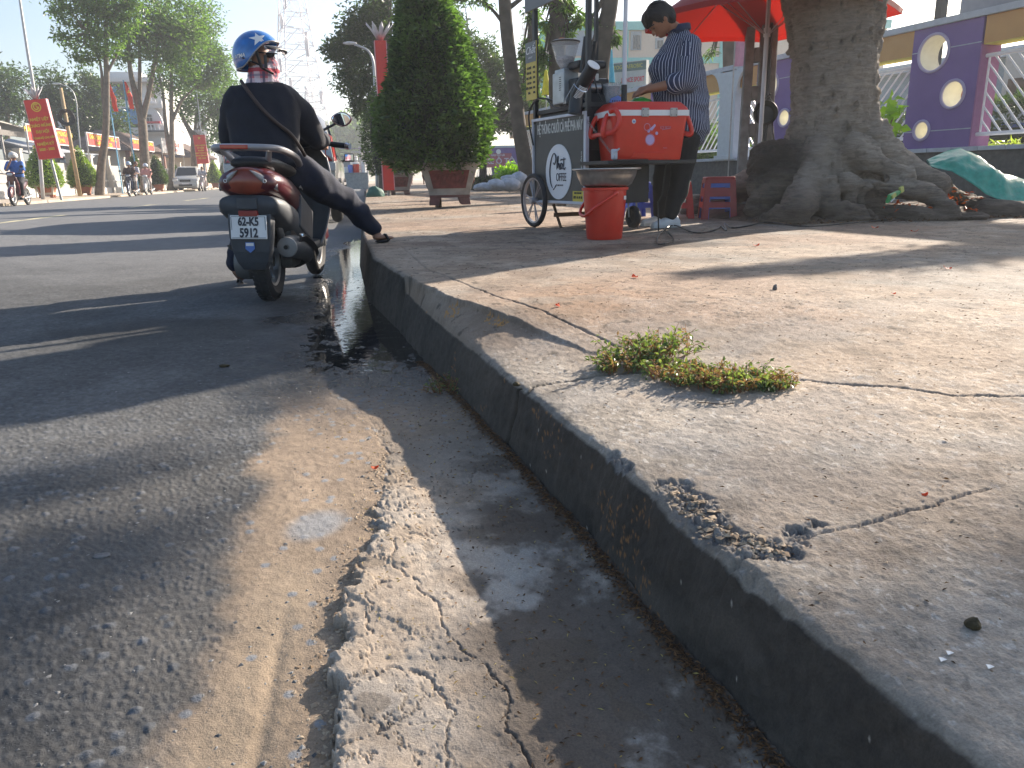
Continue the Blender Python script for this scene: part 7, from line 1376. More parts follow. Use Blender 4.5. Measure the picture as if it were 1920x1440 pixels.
q=A(1392,98,13.2); o=empty('pink_banner',(q[0],13.2,float(q[2])),R(-20),'pink cloth banner between the thick trunk and the concrete pole','banner'); b=MB(); b.loft([[(x,.01*math.sin(x*40+z*9),z) for x in np.linspace(-.12,.14,8)]+[(x,.02+.01*math.sin(x*40+z*9),z) for x in np.linspace(.14,-.12,8)] for z in np.linspace(-.22,.35,6)]); b.build('banner_cloth',mat('pink_cloth',(.62,.30,.40),.7,var=.1),o); b=MB(); b.tube([(-.13,0,-float(q[2])+.2),(-.13,0,.4)],.012,6); b.build('banner_pole',mSteel,o)
o=treeP('yard_bush',(1325,300),19,'green bush in the school yard behind the white column',[[(1325,330,.05),(1325,300,.03)]],[(1322,275,.6,.55,900),(1338,290,.4,.5,500),(1395,290,.3,.35,300)],seed=41,leaf=mLA,size=.11,cat='bush')
# ---- school building
mCrm=mat('cream_wall',(.56,.47,.38),.85,var=.06); mTeal=mat('teal_band',(.16,.50,.48),.8,var=.06); mShut=mat('blue_grey_shutter',(.20,.27,.36),.6,var=.1)
YB=46.; A0=A(1010,300,YB); A1=A(1620,300,YB); o=empty('school_building',((A0[0]+A1[0])/2,YB,.2),R(-6),'cream school building with teal bands and a small window, behind the vendor','building')
wB=A1[0]-A0[0]; hB=float(A(1230,40,YB)[2])-.2
b=MB(); b.box((0,5,hB/2),(wB,10,hB)); b.build('school_facade',mCrm,o)
b=MB(); b.box((0,-.06,hB-.18),(wB+.3,.3,.46)); zb=float(A(1180,112,YB)[2])-.2; b.box((0,-.04,zb),(wB+.1,.12,.35))
xv=lambda px:(A(px,100,YB)[0]-(A0[0]+A1[0])/2)
for px in(1022,1177,1353,1480): b.box((xv(px),-.05,hB/2),(.32,.14,hB-.6))
b.build('teal_bands',mTeal,o)
def swin(px,py,w_,h_,shut=False):
    z=float(A(px,py,YB)[2])-.2; b=MB(); b.box((xv(px),-.03,z),(w_,.1,h_)); wn=b.build('window',mShut if shut else mat('grey_window_frame',(.25,.30,.34),.5),o)
    if not shut: b=MB(); b.box((xv(px)-.14*w_,-.09,z-.08*h_),(w_*.30,.03,h_*.72)); b.box((xv(px)+.22*w_,-.09,z-.08*h_),(w_*.36,.03,h_*.72)); b.build('pane',mGlassD if px!=1188 else mat('dull_pane',(.10,.13,.16),.3),wn)
swin(1196,74,.62,1.02); swin(1239,80,.5,.6); swin(1095,75,2.6,1.45,True); swin(1138,76,1.0,1.45,True); swin(1390,74,.6,1.0); swin(1196,190,.62,1.0); swin(1280,190,.62,1.0); swin(1440,74,.6,1.0)
# ---- gatehouse with tiled roof
mTile=mat('grey_roof_tiles',(.22,.27,.29),.7,var=.2,sc_=10); YG=27; a_=A(979,300,YG); 
o=empty('gatehouse',(a_[0]+1.9,YG+1.6,.2),R(-8),'cream gatehouse with a grey tiled roof and a red door, left of the cart','building')
ez=float(A(1000,238,YG)[2])-.2
b=MB(); b.box((0.15,0,ez/2+.05),(3.1,2.6,ez-.3)); b.build('gatehouse_wall',mCrm,o)
b=MB(); b.box((0,0,ez-.10),(3.9,3.4,.22)); b.box((0,0,ez-.42),(3.4,2.9,.36)); b.build('eaves',mat('eaves_cream',(.60,.58,.52),.7,var=.05),o)
b=MB(); b.loft([[(-2.05,-1.8,ez+.02),(2.05,-1.8,ez+.02),(2.05,1.8,ez+.02),(-2.05,1.8,ez+.02)],[(-.9,-.2,ez+1.15),(.9,-.2,ez+1.15),(.9,.2,ez+1.15),(-.9,.2,ez+1.15)]]); rf=b.build('roof',mTile,o)
b=MB()
for i in range(22):
    x=-1.95+.186*i; t=min(1,(2.05-abs(x))/1.15); b.tube([(x,-1.82,ez+.06),(x*1.0,-1.82+1.6*min(1,t),ez+.06+1.12*min(1,t))],.045,5)
    y=-1.7+.16*i
for i in range(18):
    y=-1.65+.19*i; t=min(1,(1.8-abs(y))/1.6); b.tube([(-2.07,y,ez+.06),(-2.07+1.15*t,y,ez+.06+1.12*t)],.045,5)
b.build('roof_tiles',mTile,rf)
b=MB(); b.box((-.62,-1.33,.85),(.52,.06,1.75)); b.build('red_door',mat('door_red',(.38,.03,.02),.6),o)
b=MB(); 
for x in(-1.05,-.15): b.box((x,-1.36,1.0),(.28,.18,2.1))
b.build('door_pillars',mat('pillar_cream',(.58,.57,.52),.7),o)
# ---- far purple wall with the driving sign
YF=44; a_=A(888,300,YF);c_=A(1000,300,YF); xm=(a_[0]+c_[0])/2; o=empty('far_wall',(xm,YF,.2),0,'far stretch of purple and ochre wall beyond the low hedge','wall'); wF=c_[0]-a_[0]; zt2=float(A(940,277,YF)[2])-.2
xo=float(A(922,300,YF)[0])-xm
b=MB(); b.box(((xo-wF/2)/2,0,zt2-.28),(xo+wF/2,.2,.5)); b.build('ochre_band',mOch,o)
b=MB(); b.box(((xo+wF/2)/2,0,zt2/2+.1),(wF/2-xo,.24,zt2-.2)); fp=b.build('purple_panel',mPurp,o)
b=MB(); b.box((0,.0,zt2+.05),(wF+.2,.4,.12)); b.box((0,0,.2),(wF,.3,.4)); b.build('wall_coping',mCap,o)
b=MB()
for i in range(14): x=-wF/2+.1+i*.1; b.tube([(x,0,.35),(x+.35,0,zt2-.6)],.02,5)
b.tube([(-wF/2,0,.4),(xo,0,.4)],.03,6); b.build('barred_grille',mBar,o)
o=empty('driving_sign',(float(A(935,300,YF)[0]),YF-.35,.2),0,'faded red sign reading XE Ô TÔ hung on the far purple wall','sign')
sw=float(A(951,300,YF)[0]-A(900,300,YF)[0]); sz0=float(A(930,314,YF)[2])-.2; sz1=float(A(930,288,YF)[2])-.2
b=MB(); b.box((-.1,0,(sz0+sz1)/2),(sw,.08,sz1-sz0)); sp_=b.build('sign_panel',mat('faded_red_sign',(.36,.10,.12),.6,var=.1),o); writing('sign_lettering',mat('pale_grey_ink',(.55,.5,.55)),[('XE Ô TÔ',.42,.1,-.05),('ĐÀO TẠO LÁI',.12,.0,.27)],(-.1,-.041,(sz0+sz1)/2),(1,0,0),(0,0,1),sp_,off=.004,bold=.008)
o=empty('drink_sign',(float(A(932,285,YF)[0]),YF-.5,float(A(932,285,YF)[2])),0,'round white disc sign above the faded red sign','sign'); b=MB(); b.lathe([(0,-.02),(.13,-.02),(.13,.02),(0,.02)],(0,0,0),20,'y'); b.build('disc',mWhite,o)
# ================================================================== FAR SIDE OF THE ROAD
mWg=mat('grey_wall_render',(.33,.33,.32),.85,var=.12,dirt=.25,dc=(.18,.17,.15)); mPost=mat('pale_post',(.50,.46,.40),.8,var=.12); mWW=mat('whitewash',(.62,.60,.57),.8,var=.08)
XW=-15.6
ow=empty('boundary_wall',(XW,33,.17),0,'grey boundary wall with pale upright posts on the far side of the road','wall')
b=MB(); b.box((0,19.5,.95),(.15,39,1.35)); b.build('wall_panels',mWg,ow); b=MB(); b.box((.03,19.5,.72),(.20,39,.08)); b.build('wall_ledge',mWW,ow); b=MB(); b.box((.06,19.5,.16),(.35,39,.34)); b.build('whitewashed_base',mWW,ow)
for i in range(13): b=MB(); b.box((.16,.3+3.1*i,1.05),(.26,.28,2.1)); b.box((.16,.3+3.1*i,2.13),(.32,.34,.07)); b.build('wall_post',mPost,ow)
def hbanner(y0,y1,z0,z1,lb,lines,red=mRedB,x=XW+.75,group='horizontal banners along the far wall'):
    o=empty('street_banner',(x,(y0+y1)/2,.17),R(90),lb,'banner',group); L_=y1-y0; b=MB(); b.box((0,0,(z0+z1)/2-.17),(L_,.06,z1-z0)); bp_=b.build('banner_sheet',red,o)
    b=MB(); 
    for zz in(z0-.17,z1-.17): b.box((0,-.01,zz),(L_+.1,.09,.05))
    for xx in(-L_/2,L_/2): b.box((xx,-.01,(z0+z1)/2-.17),(.06,.09,z1-z0))
    b.build('banner_border',mWW,bp_)
    writing('banner_lettering',mYelT if red is mRedB else mRedB,lines,(0,-.031,(z0+z1)/2-.17),(1,0,0),(0,0,1),bp_,off=.008,bold=.006,ext=.003)
    for xx in(-L_/2+.1,L_/2-.1): b=MB(); b.tube([(xx,.05,0),(xx,.05,z0-.1)],.03,6); b.build('banner_post',mSteel,o)
    # the outline faces the road: local -y must look towards +x
    return o
hbanner(39.2,44.6,2.62,3.35,'long red banner on the far wall, nearest one, between the two big clipped cones',[('MỪNG ĐẢNG QUANG VINH MỪNG XUÂN',.30,0,.15),('MỪNG ĐẤT NƯỚC ĐỔI MỚI',.28,0,-.18)])
hbanner(47.0,52.6,2.75,3.42,'middle red banner on the far wall, left of the stout forked tree',[('CHÀO MỪNG ĐẠI HỘI ĐẢNG BỘ',.32,0,.14),('NHIỆM KỲ 2020 - 2025',.28,0,-.18)])
hbanner(55.3,60.6,2.85,3.50,'furthest red banner on the far wall, right of the stout forked tree',[('ĐOÀN KẾT DÂN CHỦ KỶ CƯƠNG',.32,0,.14),('PHÁT TRIỂN',.28,0,-.18)])
hbanner(63,70,2.9,3.9,'white banner with red lettering beyond the three red ones',[('KHAI GIẢNG KHÓA MỚI',.40,0,.14),('TUYỂN SINH LỚP 10',.3,0,-.24)],red=mat('banner_white',(.60,.57,.57),.6,var=.15))
for (y,zz,lb) in((41.5,1.9,'white and red notice hung on the wall under the nearest long banner'),(46.3,1.9,'white and red notice left of the middle banner')):
    o=empty('wall_notice',(XW+.42,y,.17),R(90),lb,'notice'); b=MB(); b.box((0,0,zz),(1.9,.03,.9)); nn_=b.build('notice_sheet',mWhite,o); b=MB(); b.box((-.65,-.02,zz),(.5,.02,.85)); b.build('notice_red_part',mRedB,nn_)
# flags
for (px,t,bt,Y,lb) in((207,152,285,47.5,'red flag hanging on a blue pole, left one of the two'),(238,150,285,49.5,'red flag hanging on a thin pole, right one of the two')):
    O=A(px+ (12 if px<220 else 12),bt,Y); O[2]=.17; T=A(px,t,Y); o=empty('flag',O,0,lb,'flag','two red flags'); b=MB(); T=T-O; T[0]=0;T[1]=0; b.tube([(0,0,0),T],.035,6); b.build('flag_pole',mat('flagpole_blue',(.12,.36,.55),.5),o)
    b=MB(); rg=[]
    for i in range(12): zz=T[2]-.1-1.45*i/11; w0=.10+.22*min(1,i/6)*(1-.4*(i/11)); rg.append([(.04+w0*(.5+.5*math.cos(a))+.05*i/11*2,.09*math.sin(a)+.05*math.sin(i*1.3),zz) for a in np.linspace(0,2*math.pi,10,endpoint=False)])
    b.loft(rg); b.build('flag_cloth',mat('flag_red',(.70,.035,.012),.6,var=.15,sc_=6),o,smooth=True)
    if px>220: b=MB(); b.ell((.22,-.11,T[2]-.62),(.09,.02,.09),8,6); b.build('flag_star',mYelT,o)
# clipped cones in pots
mCone=leafmat('cone_leaves',(.07,.125,.03),(.20,.29,.07),.35,.35); mPot2=mat('brick_red_pot',(.30,.11,.06),.8,var=.2); mPot3=mat('cream_pot',(.48,.42,.34),.8,var=.15)
gC='clipped cones in pots on the far pavement'
for i,(px,pb_,top,hw,Y,mm,lb) in enumerate(((86,350,268,29,37.5,mCone,'largest clipped cone, in a pot in front of the big red pillar'),(157,350,277,23,43.0,mCone,'second clipped cone from the left, below the nearest long banner'),(256,335,290,15,52.5,mLB,'dark clipped cone partly behind the motorbikes, left of the stout trunk'),(297,345,292,16,54.5,mLB,'dark clipped cone right of the stout forked trunk'),(331,345,310,13,63.0,mLB,'small dark clipped bush left of the off-road car'),(403,340,302,12,72,mCone,'sunlit clipped cone right of the starred banner pillar'),(422,338,305,11,78,mLB,'dark clipped cone beside the shoulder of the rider'))):
    q=A(px,pb_,Y); zt3=float(A(px,top,Y)[2])-.17; rr=hw/1480*Y; z0_=.42
    planter('small_planter',(q[0],Y,.17),R(10),.95*rr/.75 if rr<.9 else 1.0,'pot of the '+lb.replace(', in a pot',' standing').replace(' in a pot',''),mPot3 if i%2==0 else mPot2,mPot2,mPot2,group='pots on the far pavement',detail=False)
    bushcone('clipped_cone',(q[0],Y,.17),[(z0_,rr*.7),(z0_+.18,rr),(z0_+(zt3-z0_)*.35,rr*.92),(z0_+(zt3-z0_)*.7,rr*.48),(zt3-.12,rr*.15),(zt3+.05,.02)],5200 if i<2 else 2600,.10 if i<2 else .14,lb,m=mm,seed=50+i,group=gC,stem=False,lump=.06)
# awning and sheds at the left edge
o=empty('market_awning',(-19.5,40,.17),0,'wide dark awning on thin posts at the left edge, behind the leftmost clipped cone','awning')
mAw=mat('awning_grey',(.15,.14,.13),.7,var=.2); mAwT=mat('awning_top',(.30,.29,.27),.7,var=.15)
b=MB(); n=24; rg=[]
for i in range(n+1):
    t=i/n; y=-7+14*t; zz=3.25+.55*math.sin(math.pi*t)**.7; rg.append([(-3,y,zz+.9),(2.6,y,zz-.25),(2.6,y,zz-.31),(-3,y,zz+.84)])
b.loft(rg); aw=b.build('awning_roof',mAwT,o); b=MB()
for i in range(9): y=-6.4+1.6*i; b.tube([(-2.9,y,4.0),(2.5,y,3.05)],.04,5)
for zz in(2.9,): b.box((2.55,0,3.0),(.08,14,.25))
b.build('awning_ribs',mAw,aw)
for y in(-6.8,-2.5,2.2,6.8): b=MB(); b.tube([(2.4,y,0),(2.4,y,3.3)],.06,8); b.build('awning_post',mSteel,o)
o=empty('tarpaulin_shelter',(-18.3,50,.17),0,'low grey tarpaulin shelter behind the nearest long banner','shelter'); b=MB(); b.loft([[(-2,y,2.9+.3*math.sin(y*1.2)),(1.6,y,2.2+.2*math.sin(y*1.7)),(1.6,y,2.14+.2*math.sin(y*1.7)),(-2,y,2.84+.3*math.sin(y*1.2))] for y in np.linspace(-5,5,16)]); b.build('shelter_sheet',mat('grey_tarpaulin',(.28,.30,.33),.6,var=.2),o,smooth=True)
for y in(-4.8,0,4.8): b=MB(); b.tube([(1.5,y,0),(1.5,y,2.3)],.05,6); b.build('shelter_post',mSteel,o)
# tiled-roof pavilions
for (x,y,w_,d_,lb) in((-18.8,66,5,11,'low pavilion with a brown tiled roof behind the furthest red banner'),(-18.5,84,6,10,'gate pavilion with a brown tiled roof left of the starred banner pillar')):
    o=empty('pavilion',(x,y,.17),0,lb,'building'); b=MB(); b.box((0,0,1.4),(w_*.8,d_*.85,2.8)); b.build('pavilion_wall',mCrm,o); b=MB(); b.loft([[(-w_/2,-d_/2,2.8),(w_/2,-d_/2,2.8),(w_/2,d_/2,2.8),(-w_/2,d_/2,2.8)],[(-.2,-d_/2+1.8,4.3),(.2,-d_/2+1.8,4.3),(.2,d_/2-1.8,4.3),(-.2,d_/2-1.8,4.3)]]); rf=b.build('roof',mat('brown_roof_tiles',(.17,.12,.10),.8,var=.35,sc_=4),o)
    b=MB()
    for i in range(int(d_/.35)): yy=-d_/2+.2+.35*i; t=min(1,(d_/2-abs(yy))/1.8); b.tube([(w_/2+.02,yy,2.85),(w_/2+.02-(w_/2-.2)*t,yy,2.85+1.5*t)],.06,5)
    b.build('roof_tiles',mat('brown_roof_tiles',(.17,.12,.10),.8),rf)
    for yy in(-d_/2+.6,0,d_/2-.6): b=MB(); b.box((w_*.42,yy,1.4),(.3,.3,2.8)); b.build('pavilion_column',mat('brown_column',(.20,.10,.08),.7),o)
# white town building with blue shutters
YT=88.; A0=A(176,250,YT);A1=A(312,250,YT); wT=A1[0]-A0[0]; xm=(A0[0]+A1[0])/2; hT=float(A(240,150,YT)[2])
mWh=mat('white_render',(.60,.60,.60),.8,var=.08,dirt=.12,dc=(.4,.4,.38)); mBS=mat('blue_corrugated',(.06,.24,.50),.5,var=.10); mDk=mat('dark_opening',(.05,.055,.065),.6,var=.3,sc_=2)
o=empty('town_building',(xm,YT,.1),R(0),'white four-storey building with blue corrugated shutters behind the flags','building')
zz=lambda py:float(A(240,py,YT)[2])-.1
xx=lambda px:float(A(px,230,YT)[0])-xm
b=MB(); b.box((0,8,hT/2),(wT,16,hT)); b.box((-wT/2-2.6,10,hT/2-.4),(5.4,12,hT-.8)); b.build('facade',mWh,o)
b=MB(); b.box((.3,-.5,zz(152)),(wT+.8,1.4,.35)); b.box((0,-.3,zz(197)),(wT+.2,.9,.7)); b.box((0,-.3,zz(246)),(wT+.2,.9,.6)); b.build('floor_slab',mWh,o)
def corr(px0,px1,py0,py1,nm='shutter',m=mBS):
    x0,x1=xx(px0),xx(px1); z1_,z0_=zz(py0),zz(py1); b=MB(); n=int((x1-x0)/.22); P=[]; 
    for i in range(n): b.box((x0+(i+.5)*(x1-x0)/n,-.55,(z0_+z1_)/2),((x1-x0)/n*.62,.12,z1_-z0_))
    b.box(((x0+x1)/2,-.5,(z0_+z1_)/2),(x1-x0,.08,z1_-z0_)); b.build(nm,m,o)
corr(208,231,163,187); corr(215,262,204,233); corr(232,266,253,283)
def rect(px0,px1,py0,py1,nm,m,y=-.15,th=.2): b=MB(); b.box(((xx(px0)+xx(px1))/2,y,(zz(py0)+zz(py1))/2),(xx(px1)-xx(px0),th,abs(zz(py0)-zz(py1)))); return b.build(nm,m,o)
rect(207,246,158,193,'loggia',mDk,-.05,.1); rect(212,232,187,194,'sill_wall',mat('cream_wall',(.56,.47,.38)),-.3,.3); rect(215,262,233,244,'loggia',mDk); rect(218,238,234,243,'sill_wall',mat('cream_wall',(.56,.47,.38)),-.3,.3); rect(268,298,160,194,'loggia',mat('beige_recess',(.30,.24,.20),.8,var=.3,sc_=1),-.05,.1); rect(272,284,160,186,'curtain',mWh,-.2,.1); rect(286,296,162,190,'brick_strip',mat('pale_brick',(.42,.28,.2),.8),-.2,.1)
rect(268,289,216,220,'vent',mDk,-.7,.1)
for k in range(4): rect(268+k*6,271+k*6,222,240,'window',mDk,-.7,.1)
b=MB(); n=12; q=[(xx(266),zz(246)),(xx(266),zz(198))]+[(xx(283)+(xx(309)-xx(283))*math.sin(t),zz(246)+(zz(198)-zz(246))*math.cos(t)) for t in np.linspace(0,math.pi/2,n)]; b.prism(q,(0,-.62,0),(1,0,0),(0,0,1),(0,1,0),.4); b.build('curved_balcony_wall',mWh,o)
rect(267,305,229,233,'red_fascia',mat('fascia_red',(.5,.03,.05),.6),-1.0,.2); rect(266,312,246,249,'dark_edge',mDk,-1.0,.2)
b=MB()
for zq in (186,189,192,195): b.tube([(xx(266),-1.0,zz(zq)),(xx(300),-1.0,zz(zq))],.05,5)
for k in range(6): b.tube([(xx(266+k*7),-1.0,zz(196)),(xx(266+k*7),-1.0,zz(185))],.05,5)
for k in range(6): b.tube([(xx(266+k*7),-1.0,zz(246)),(xx(266+k*7),-1.0,zz(235))],.06,5)
b.tube([(xx(264),-1.0,zz(235)),(xx(306),-1.0,zz(235))],.06,5)
b.build('balcony_rail',mBar,o)
b=MB(); b.box((xx(235),4,zz(143)),(3.4,5,1.2)); b.box((xx(280),4,zz(147)),(2.4,4,.8)); b.build('roof_box',mWh,o)
def townblock(px0,px1,py,Y,m,lb,rows_,cols_,accent=None,seed=0):
    a=A(px0,300,Y);c=A(px1,300,Y); h=float(A((px0+px1)/2,py,Y)[2]); w_=c[0]-a[0]; o=empty('town_building',((a[0]+c[0])/2,Y,.1),0,lb,'building'); b=MB(); b.box((0,5,h/2),(w_,10,h)); b.build('facade',m,o); g=np.random.default_rng(seed)
    for r in range(rows_):
        z=h*(r+.55)/rows_; b=MB(); b.box((0,-.4,h*(r)/rows_+.1 if r else 3.0),(w_+.1,1.0,.22)); b.build('floor_slab',mWh,o)
        for k in range(cols_):
            x=-w_/2+w_*(k+.5)/cols_; b=MB(); b.box((x,-.04,z),(w_/cols_*.5,.14,h/rows_*.5)); b.build('window',mDk if g.random()<.7 else mShut,o)
    if accent: b=MB(); b.box((0,-1.0,2.6),(w_*.9,.2,.9)); ac=b.build('shop_sign',accent,o); writing('shop_lettering',mWhite,[('CỬA HÀNG',.6,0,0)],(0,-1.1,2.6),(1,0,0),(0,0,1),ac,off=.01,scl=(.8,1))
    return o
townblock(306,352,195,96,mWh,'narrow white building right of the one with blue shutters',3,3,seed=1)
townblock(348,396,210,104,mat('pale_grey_render',(.5,.52,.52),.8,var=.08),'pale grey building behind the starred banner pillar',3,4,seed=2)
townblock(390,470,222,112,mat('mint_render',(.42,.5,.46),.8,var=.08),'mint building with a blue shop sign, behind the rider',3,4,accent=mat('shop_blue',(.03,.06,.25),.5),seed=3)
townblock(470,640,262,170,mat('hazy_beige',(.48,.46,.42),.8,var=.08),'long low buildings at the end of the street',2,9,seed=4)
townblock(60,120,205,92,mat('pale_grey_render2',(.5,.5,.5),.8,var=.08),'pale house behind the big red pillar',2,3,seed=5)
o=empty('lean_pole',(float(A(124,230,41)[0]),41,.17),0,'thick yellowish pole with coiled cables behind the nearest long banner','pole'); T=A(120,172,41); b=MB(); b.tube([(.10,0,0),(.0,0,T[2])],[.10,.08],10); b.build('pole_shaft',mat('tan_pole',(.38,.28,.16),.8,var=.2),o,smooth=True); b=MB()
for i in range(6): b.lathe([(.30+.03*math.cos(a),.03*math.sin(a)) for a in np.linspace(0,2*math.pi,6)],(.02+.03*i,-.15,3.55+.06*math.sin(i*2)),14,'y')
b.build('cable_coil',mBlk,o)
# ---- motorbikes with riders
def mbike(name,loc,rz,paint,label,group='motorbikes coming towards us'):
    m=empty(name,loc,rz,label,'motorbike',group)
    for y in(-.62,.62): wheel(m,(0,y,.28),.28,.085,k=24,ns=5)
    b=MB(); b.loft([sect(-.75,.72,.05,.05),sect(-.55,.70,.12,.10),sect(-.2,.60,.13,.14),sect(.05,.45,.12,.15),sect(.2,.36,.10,.10)]); b.build('tail_fairing',paint,m,smooth=True)
    b=MB(); b.loft([sect(.30,.45,.14,.16),sect(.38,.62,.17,.20),sect(.46,.80,.14,.16),sect(.48,.93,.09,.08)]); b.build('front_fairing',paint,m,smooth=True)
    b=MB(); b.loft([sect(.42,.97,.10,.06),sect(.50,.98,.13,.07),sect(.56,.97,.08,.05)]); hb_=b.build('headlamp_cowl',paint,m,smooth=True); b=MB(); b.ell((0,.56,.965),(.085,.03,.045),14,8); b.build('headlight',mHead,hb_,smooth=True)
    b=MB(); b.tube([(-.34,.40,1.0),(-.15,.46,.98),(.15,.46,.98),(.34,.40,1.0)],.016,8); hd_=b.build('handlebar',mBlk,m)
    for s in(-1,1): b=MB(); b.tube([(s*.22,.45,1.0),(s*.30,.46,1.17)],.008,6); b.ell((s*.33,.45,1.20),(.06,.02,.045),10,8); b.build('mirror',mBlk,hd_)
    b=MB(); b.lathe([(.1,-.04),(.31,-.05),(.32,0),(.31,.05),(.1,.04)],(0,.62,.28),14,'x',a0=R(0),a1=R(120)); b.build('front_fender',paint,m,smooth=True)
    b=MB()
    for s in(-1,1): b.tube([(s*.06,.62,.28),(s*.07,.50,.75)],.018,6)
    b.build('fork',mSteel,m)
    b=MB(); b.box((0,-.25,.79),(.24,.75,.09),bev=.035); b.build('seat',mSeat,m,smooth=2)
    b=MB(); b.box((0,.0,.28),(.18,.42,.22),bev=.04); b.tube([(-.12,.1,.22),(-.15,-.3,.25),(-.15,-.75,.32)],[.025,.045,.05],8); b.build('engine',mSteel,m,smooth=2)
    b=MB(); b.box((0,.49,.60),(.15,.02,.10)); b.build('number_panel',mWhite,m); return m
def seated(name,bike,dy,label,shirt,pants,helm,skin=mSkin,hx=0,reach=True,dz=0,pose=None,group=None):
    o=empty(name,bike.location,bike.rotation_euler[2],label,'person',group); z=.84+dz; hp3=np.array((0,dy-.12,z)); ch3=np.array((hx*.6,dy-.02,z+.36)); nk3=ch3+[0,.02,.16]; hd3=nk3+[hx,.03,.14]; P=[(hp3,(.14,.11,.10),ch3,(.16,.10,.13)),(nk3,.05,hd3,.055),(hd3,(.075,.09,.11)),(hd3+[0,.085,-.02],.018)]; S=[(hp3,(.17,.13,.09),ch3,(.19,.125,.14)),(ch3,(.17,.11,.11),nk3,(.08,.07,.04))]; Tt=[(hp3,(.16,.13,.08),hp3+[0,.05,0],(.16,.13,.08))]
    for s in(-1,1):
        sh=ch3+[s*.18,0,.10]; 
        if pose and s==pose: el=sh+[s*.04,.20,-.20]; ha=hd3+[s*.03,.13,-.08]
        else: el=sh+[s*.06,.12,-.24]; ha=np.array((s*.31,.38,1.0+dz)) if reach else el+[-s*.08,.15,.02]
        P+=[(sh,.045,el,.038),(el,.036,ha,.028),(ha,(.03,.045,.025))]; S+=[(sh,.08,sh+(el-sh)*.8,.065)]
        kn=np.array((s*.17,dy+.30,.68+dz)); an=np.array((s*.14,dy+.22,.28)); P+=[(hp3+[s*.09,0,-.02],.08,kn,.055),(kn,.05,an,.036),(an,.035,an+[0,.12,-.05],.03)]; Tt+=[(hp3+[s*.09,0,-.02],.11,kn,.08),(kn,.078,an+[0,0,.06],.055)]
        b=MB(); b.box(an+[0,.06,-.06],(.09,.25,.06),bev=.02); b.build('shoe',mBlk,o)
    P+=[(ch3,.09,ch3+[.17,0,.1],.05),(ch3,.09,ch3+[-.17,0,.1],.05)]
    blob('body',skin,P,.016,o,smooth=2); blob('shirt',shirt,S,.018,o,smooth=2,amp=.01,scale=9); blob('trousers',pants,Tt,.018,o,smooth=2)
    if helm: b=MB(); b.lathe([(.135*math.cos(t),.135*math.sin(t)) for t in np.linspace(-.35,math.pi/2,9)],hd3+[0,-.015,.03],20); hh=b.build('helmet',helm,o,smooth=True); hh.scale=(1,1,1); b=MB(); b.box(hd3+[0,.14,.06],(.16,.08,.012)); b.build('visor_peak',helm,hh)
    else: b=MB(); b.ell(hd3+[0,-.02,.03],(.095,.11,.12),14,10); b.build('hair',mat('brown_hair',(.10,.04,.02),.6,var=.3,sc_=30),o,smooth=True)
    return o
mBl=mat('blue_shirt',(.05,.14,.42),.8,var=.15); mPnk=mat('pink_shirt',(.55,.27,.25),.8,var=.12); mGry=mat('pale_check_shirt',(.42,.42,.46),.8,var=.3,sc_=12); mBrn=mat('dark_brown_shirt',(.06,.03,.025),.8,var=.2); mDkT=mat('dark_trousers',(.02,.02,.025),.85,var=.2); mHW=mat('white_helmet',(.6,.58,.55),.3,coat=.5,var=.05); mTanT=mat('tan_trousers',(.30,.24,.22),.8,var=.15)
k1=A(36,360,27.8); m1=mbike('motorbike',(k1[0],27.8,.08),R(184),mMar,'maroon scooter ridden by the man in the blue shirt at the far left'); m1.location=(k1[0],27.8,.085)
bpy.context.view_layer.update()
seated('person',m1,-.05,'man in a blue shirt and pale helmet on the leftmost scooter, hand at his chin',mBl,mDkT,mHW,pose=1)
k2=A(246,345,41.5); m2=mbike('motorbike',(k2[0],41.5,.09),R(183),mat('dark_blue_paint',(.02,.03,.07),.3,coat=.5),'dark blue motorbike carrying two people, left one of the pair')
bpy.context.view_layer.update(); seated('person',m2,.0,'person in a brown top and blue-white helmet driving the dark blue motorbike',mBrn,mDkT,mat('pale_blue_helmet',(.35,.45,.58),.3,coat=.5)); seated('person',m2,-.45,'brown-haired passenger in grey clothes behind the driver of the dark blue motorbike',mGry,mTanT,None,hx=-.15,reach=False,dz=.02)
k3=A(277,345,46); m3=mbike('motorbike',(k3[0],46,.09),R(183),mat('silver_white_paint',(.45,.45,.46),.3,coat=.5),'silver motorbike, right one of the pair')
bpy.context.view_layer.update(); seated('person',m3,-.05,'person in a pink shirt and pale blue helmet on the silver motorbike',mPnk,mTanT,mat('ice_blue_helmet',(.45,.52,.62),.3,coat=.5))
k4=A(381,340,57); m4=mbike('motorbike',(k4[0],57,.09),R(182),mat('white_pink_paint',(.5,.42,.42),.3,coat=.5),'white motorbike passing in front of the off-road car')
bpy.context.view_layer.update(); seated('person',m4,-.05,'bare-headed person in a pale checked shirt on the white motorbike by the off-road car',mGry,mTanT,None)
# ---- blue railings at the left edge
o=empty('blue_gate',(-15.9,29.8,.17),0,'slatted gate beside the man in the blue shirt','gate'); b=MB()
for i in range(9): b.box((0,-.1+.22*i-1,.95),(.05,.10,1.5))
b.box((0,-.2,.3),(.06,2.1,.08)); b.box((0,-.2,1.55),(.06,2.1,.08)); b.build('gate_slats',mPost,o)
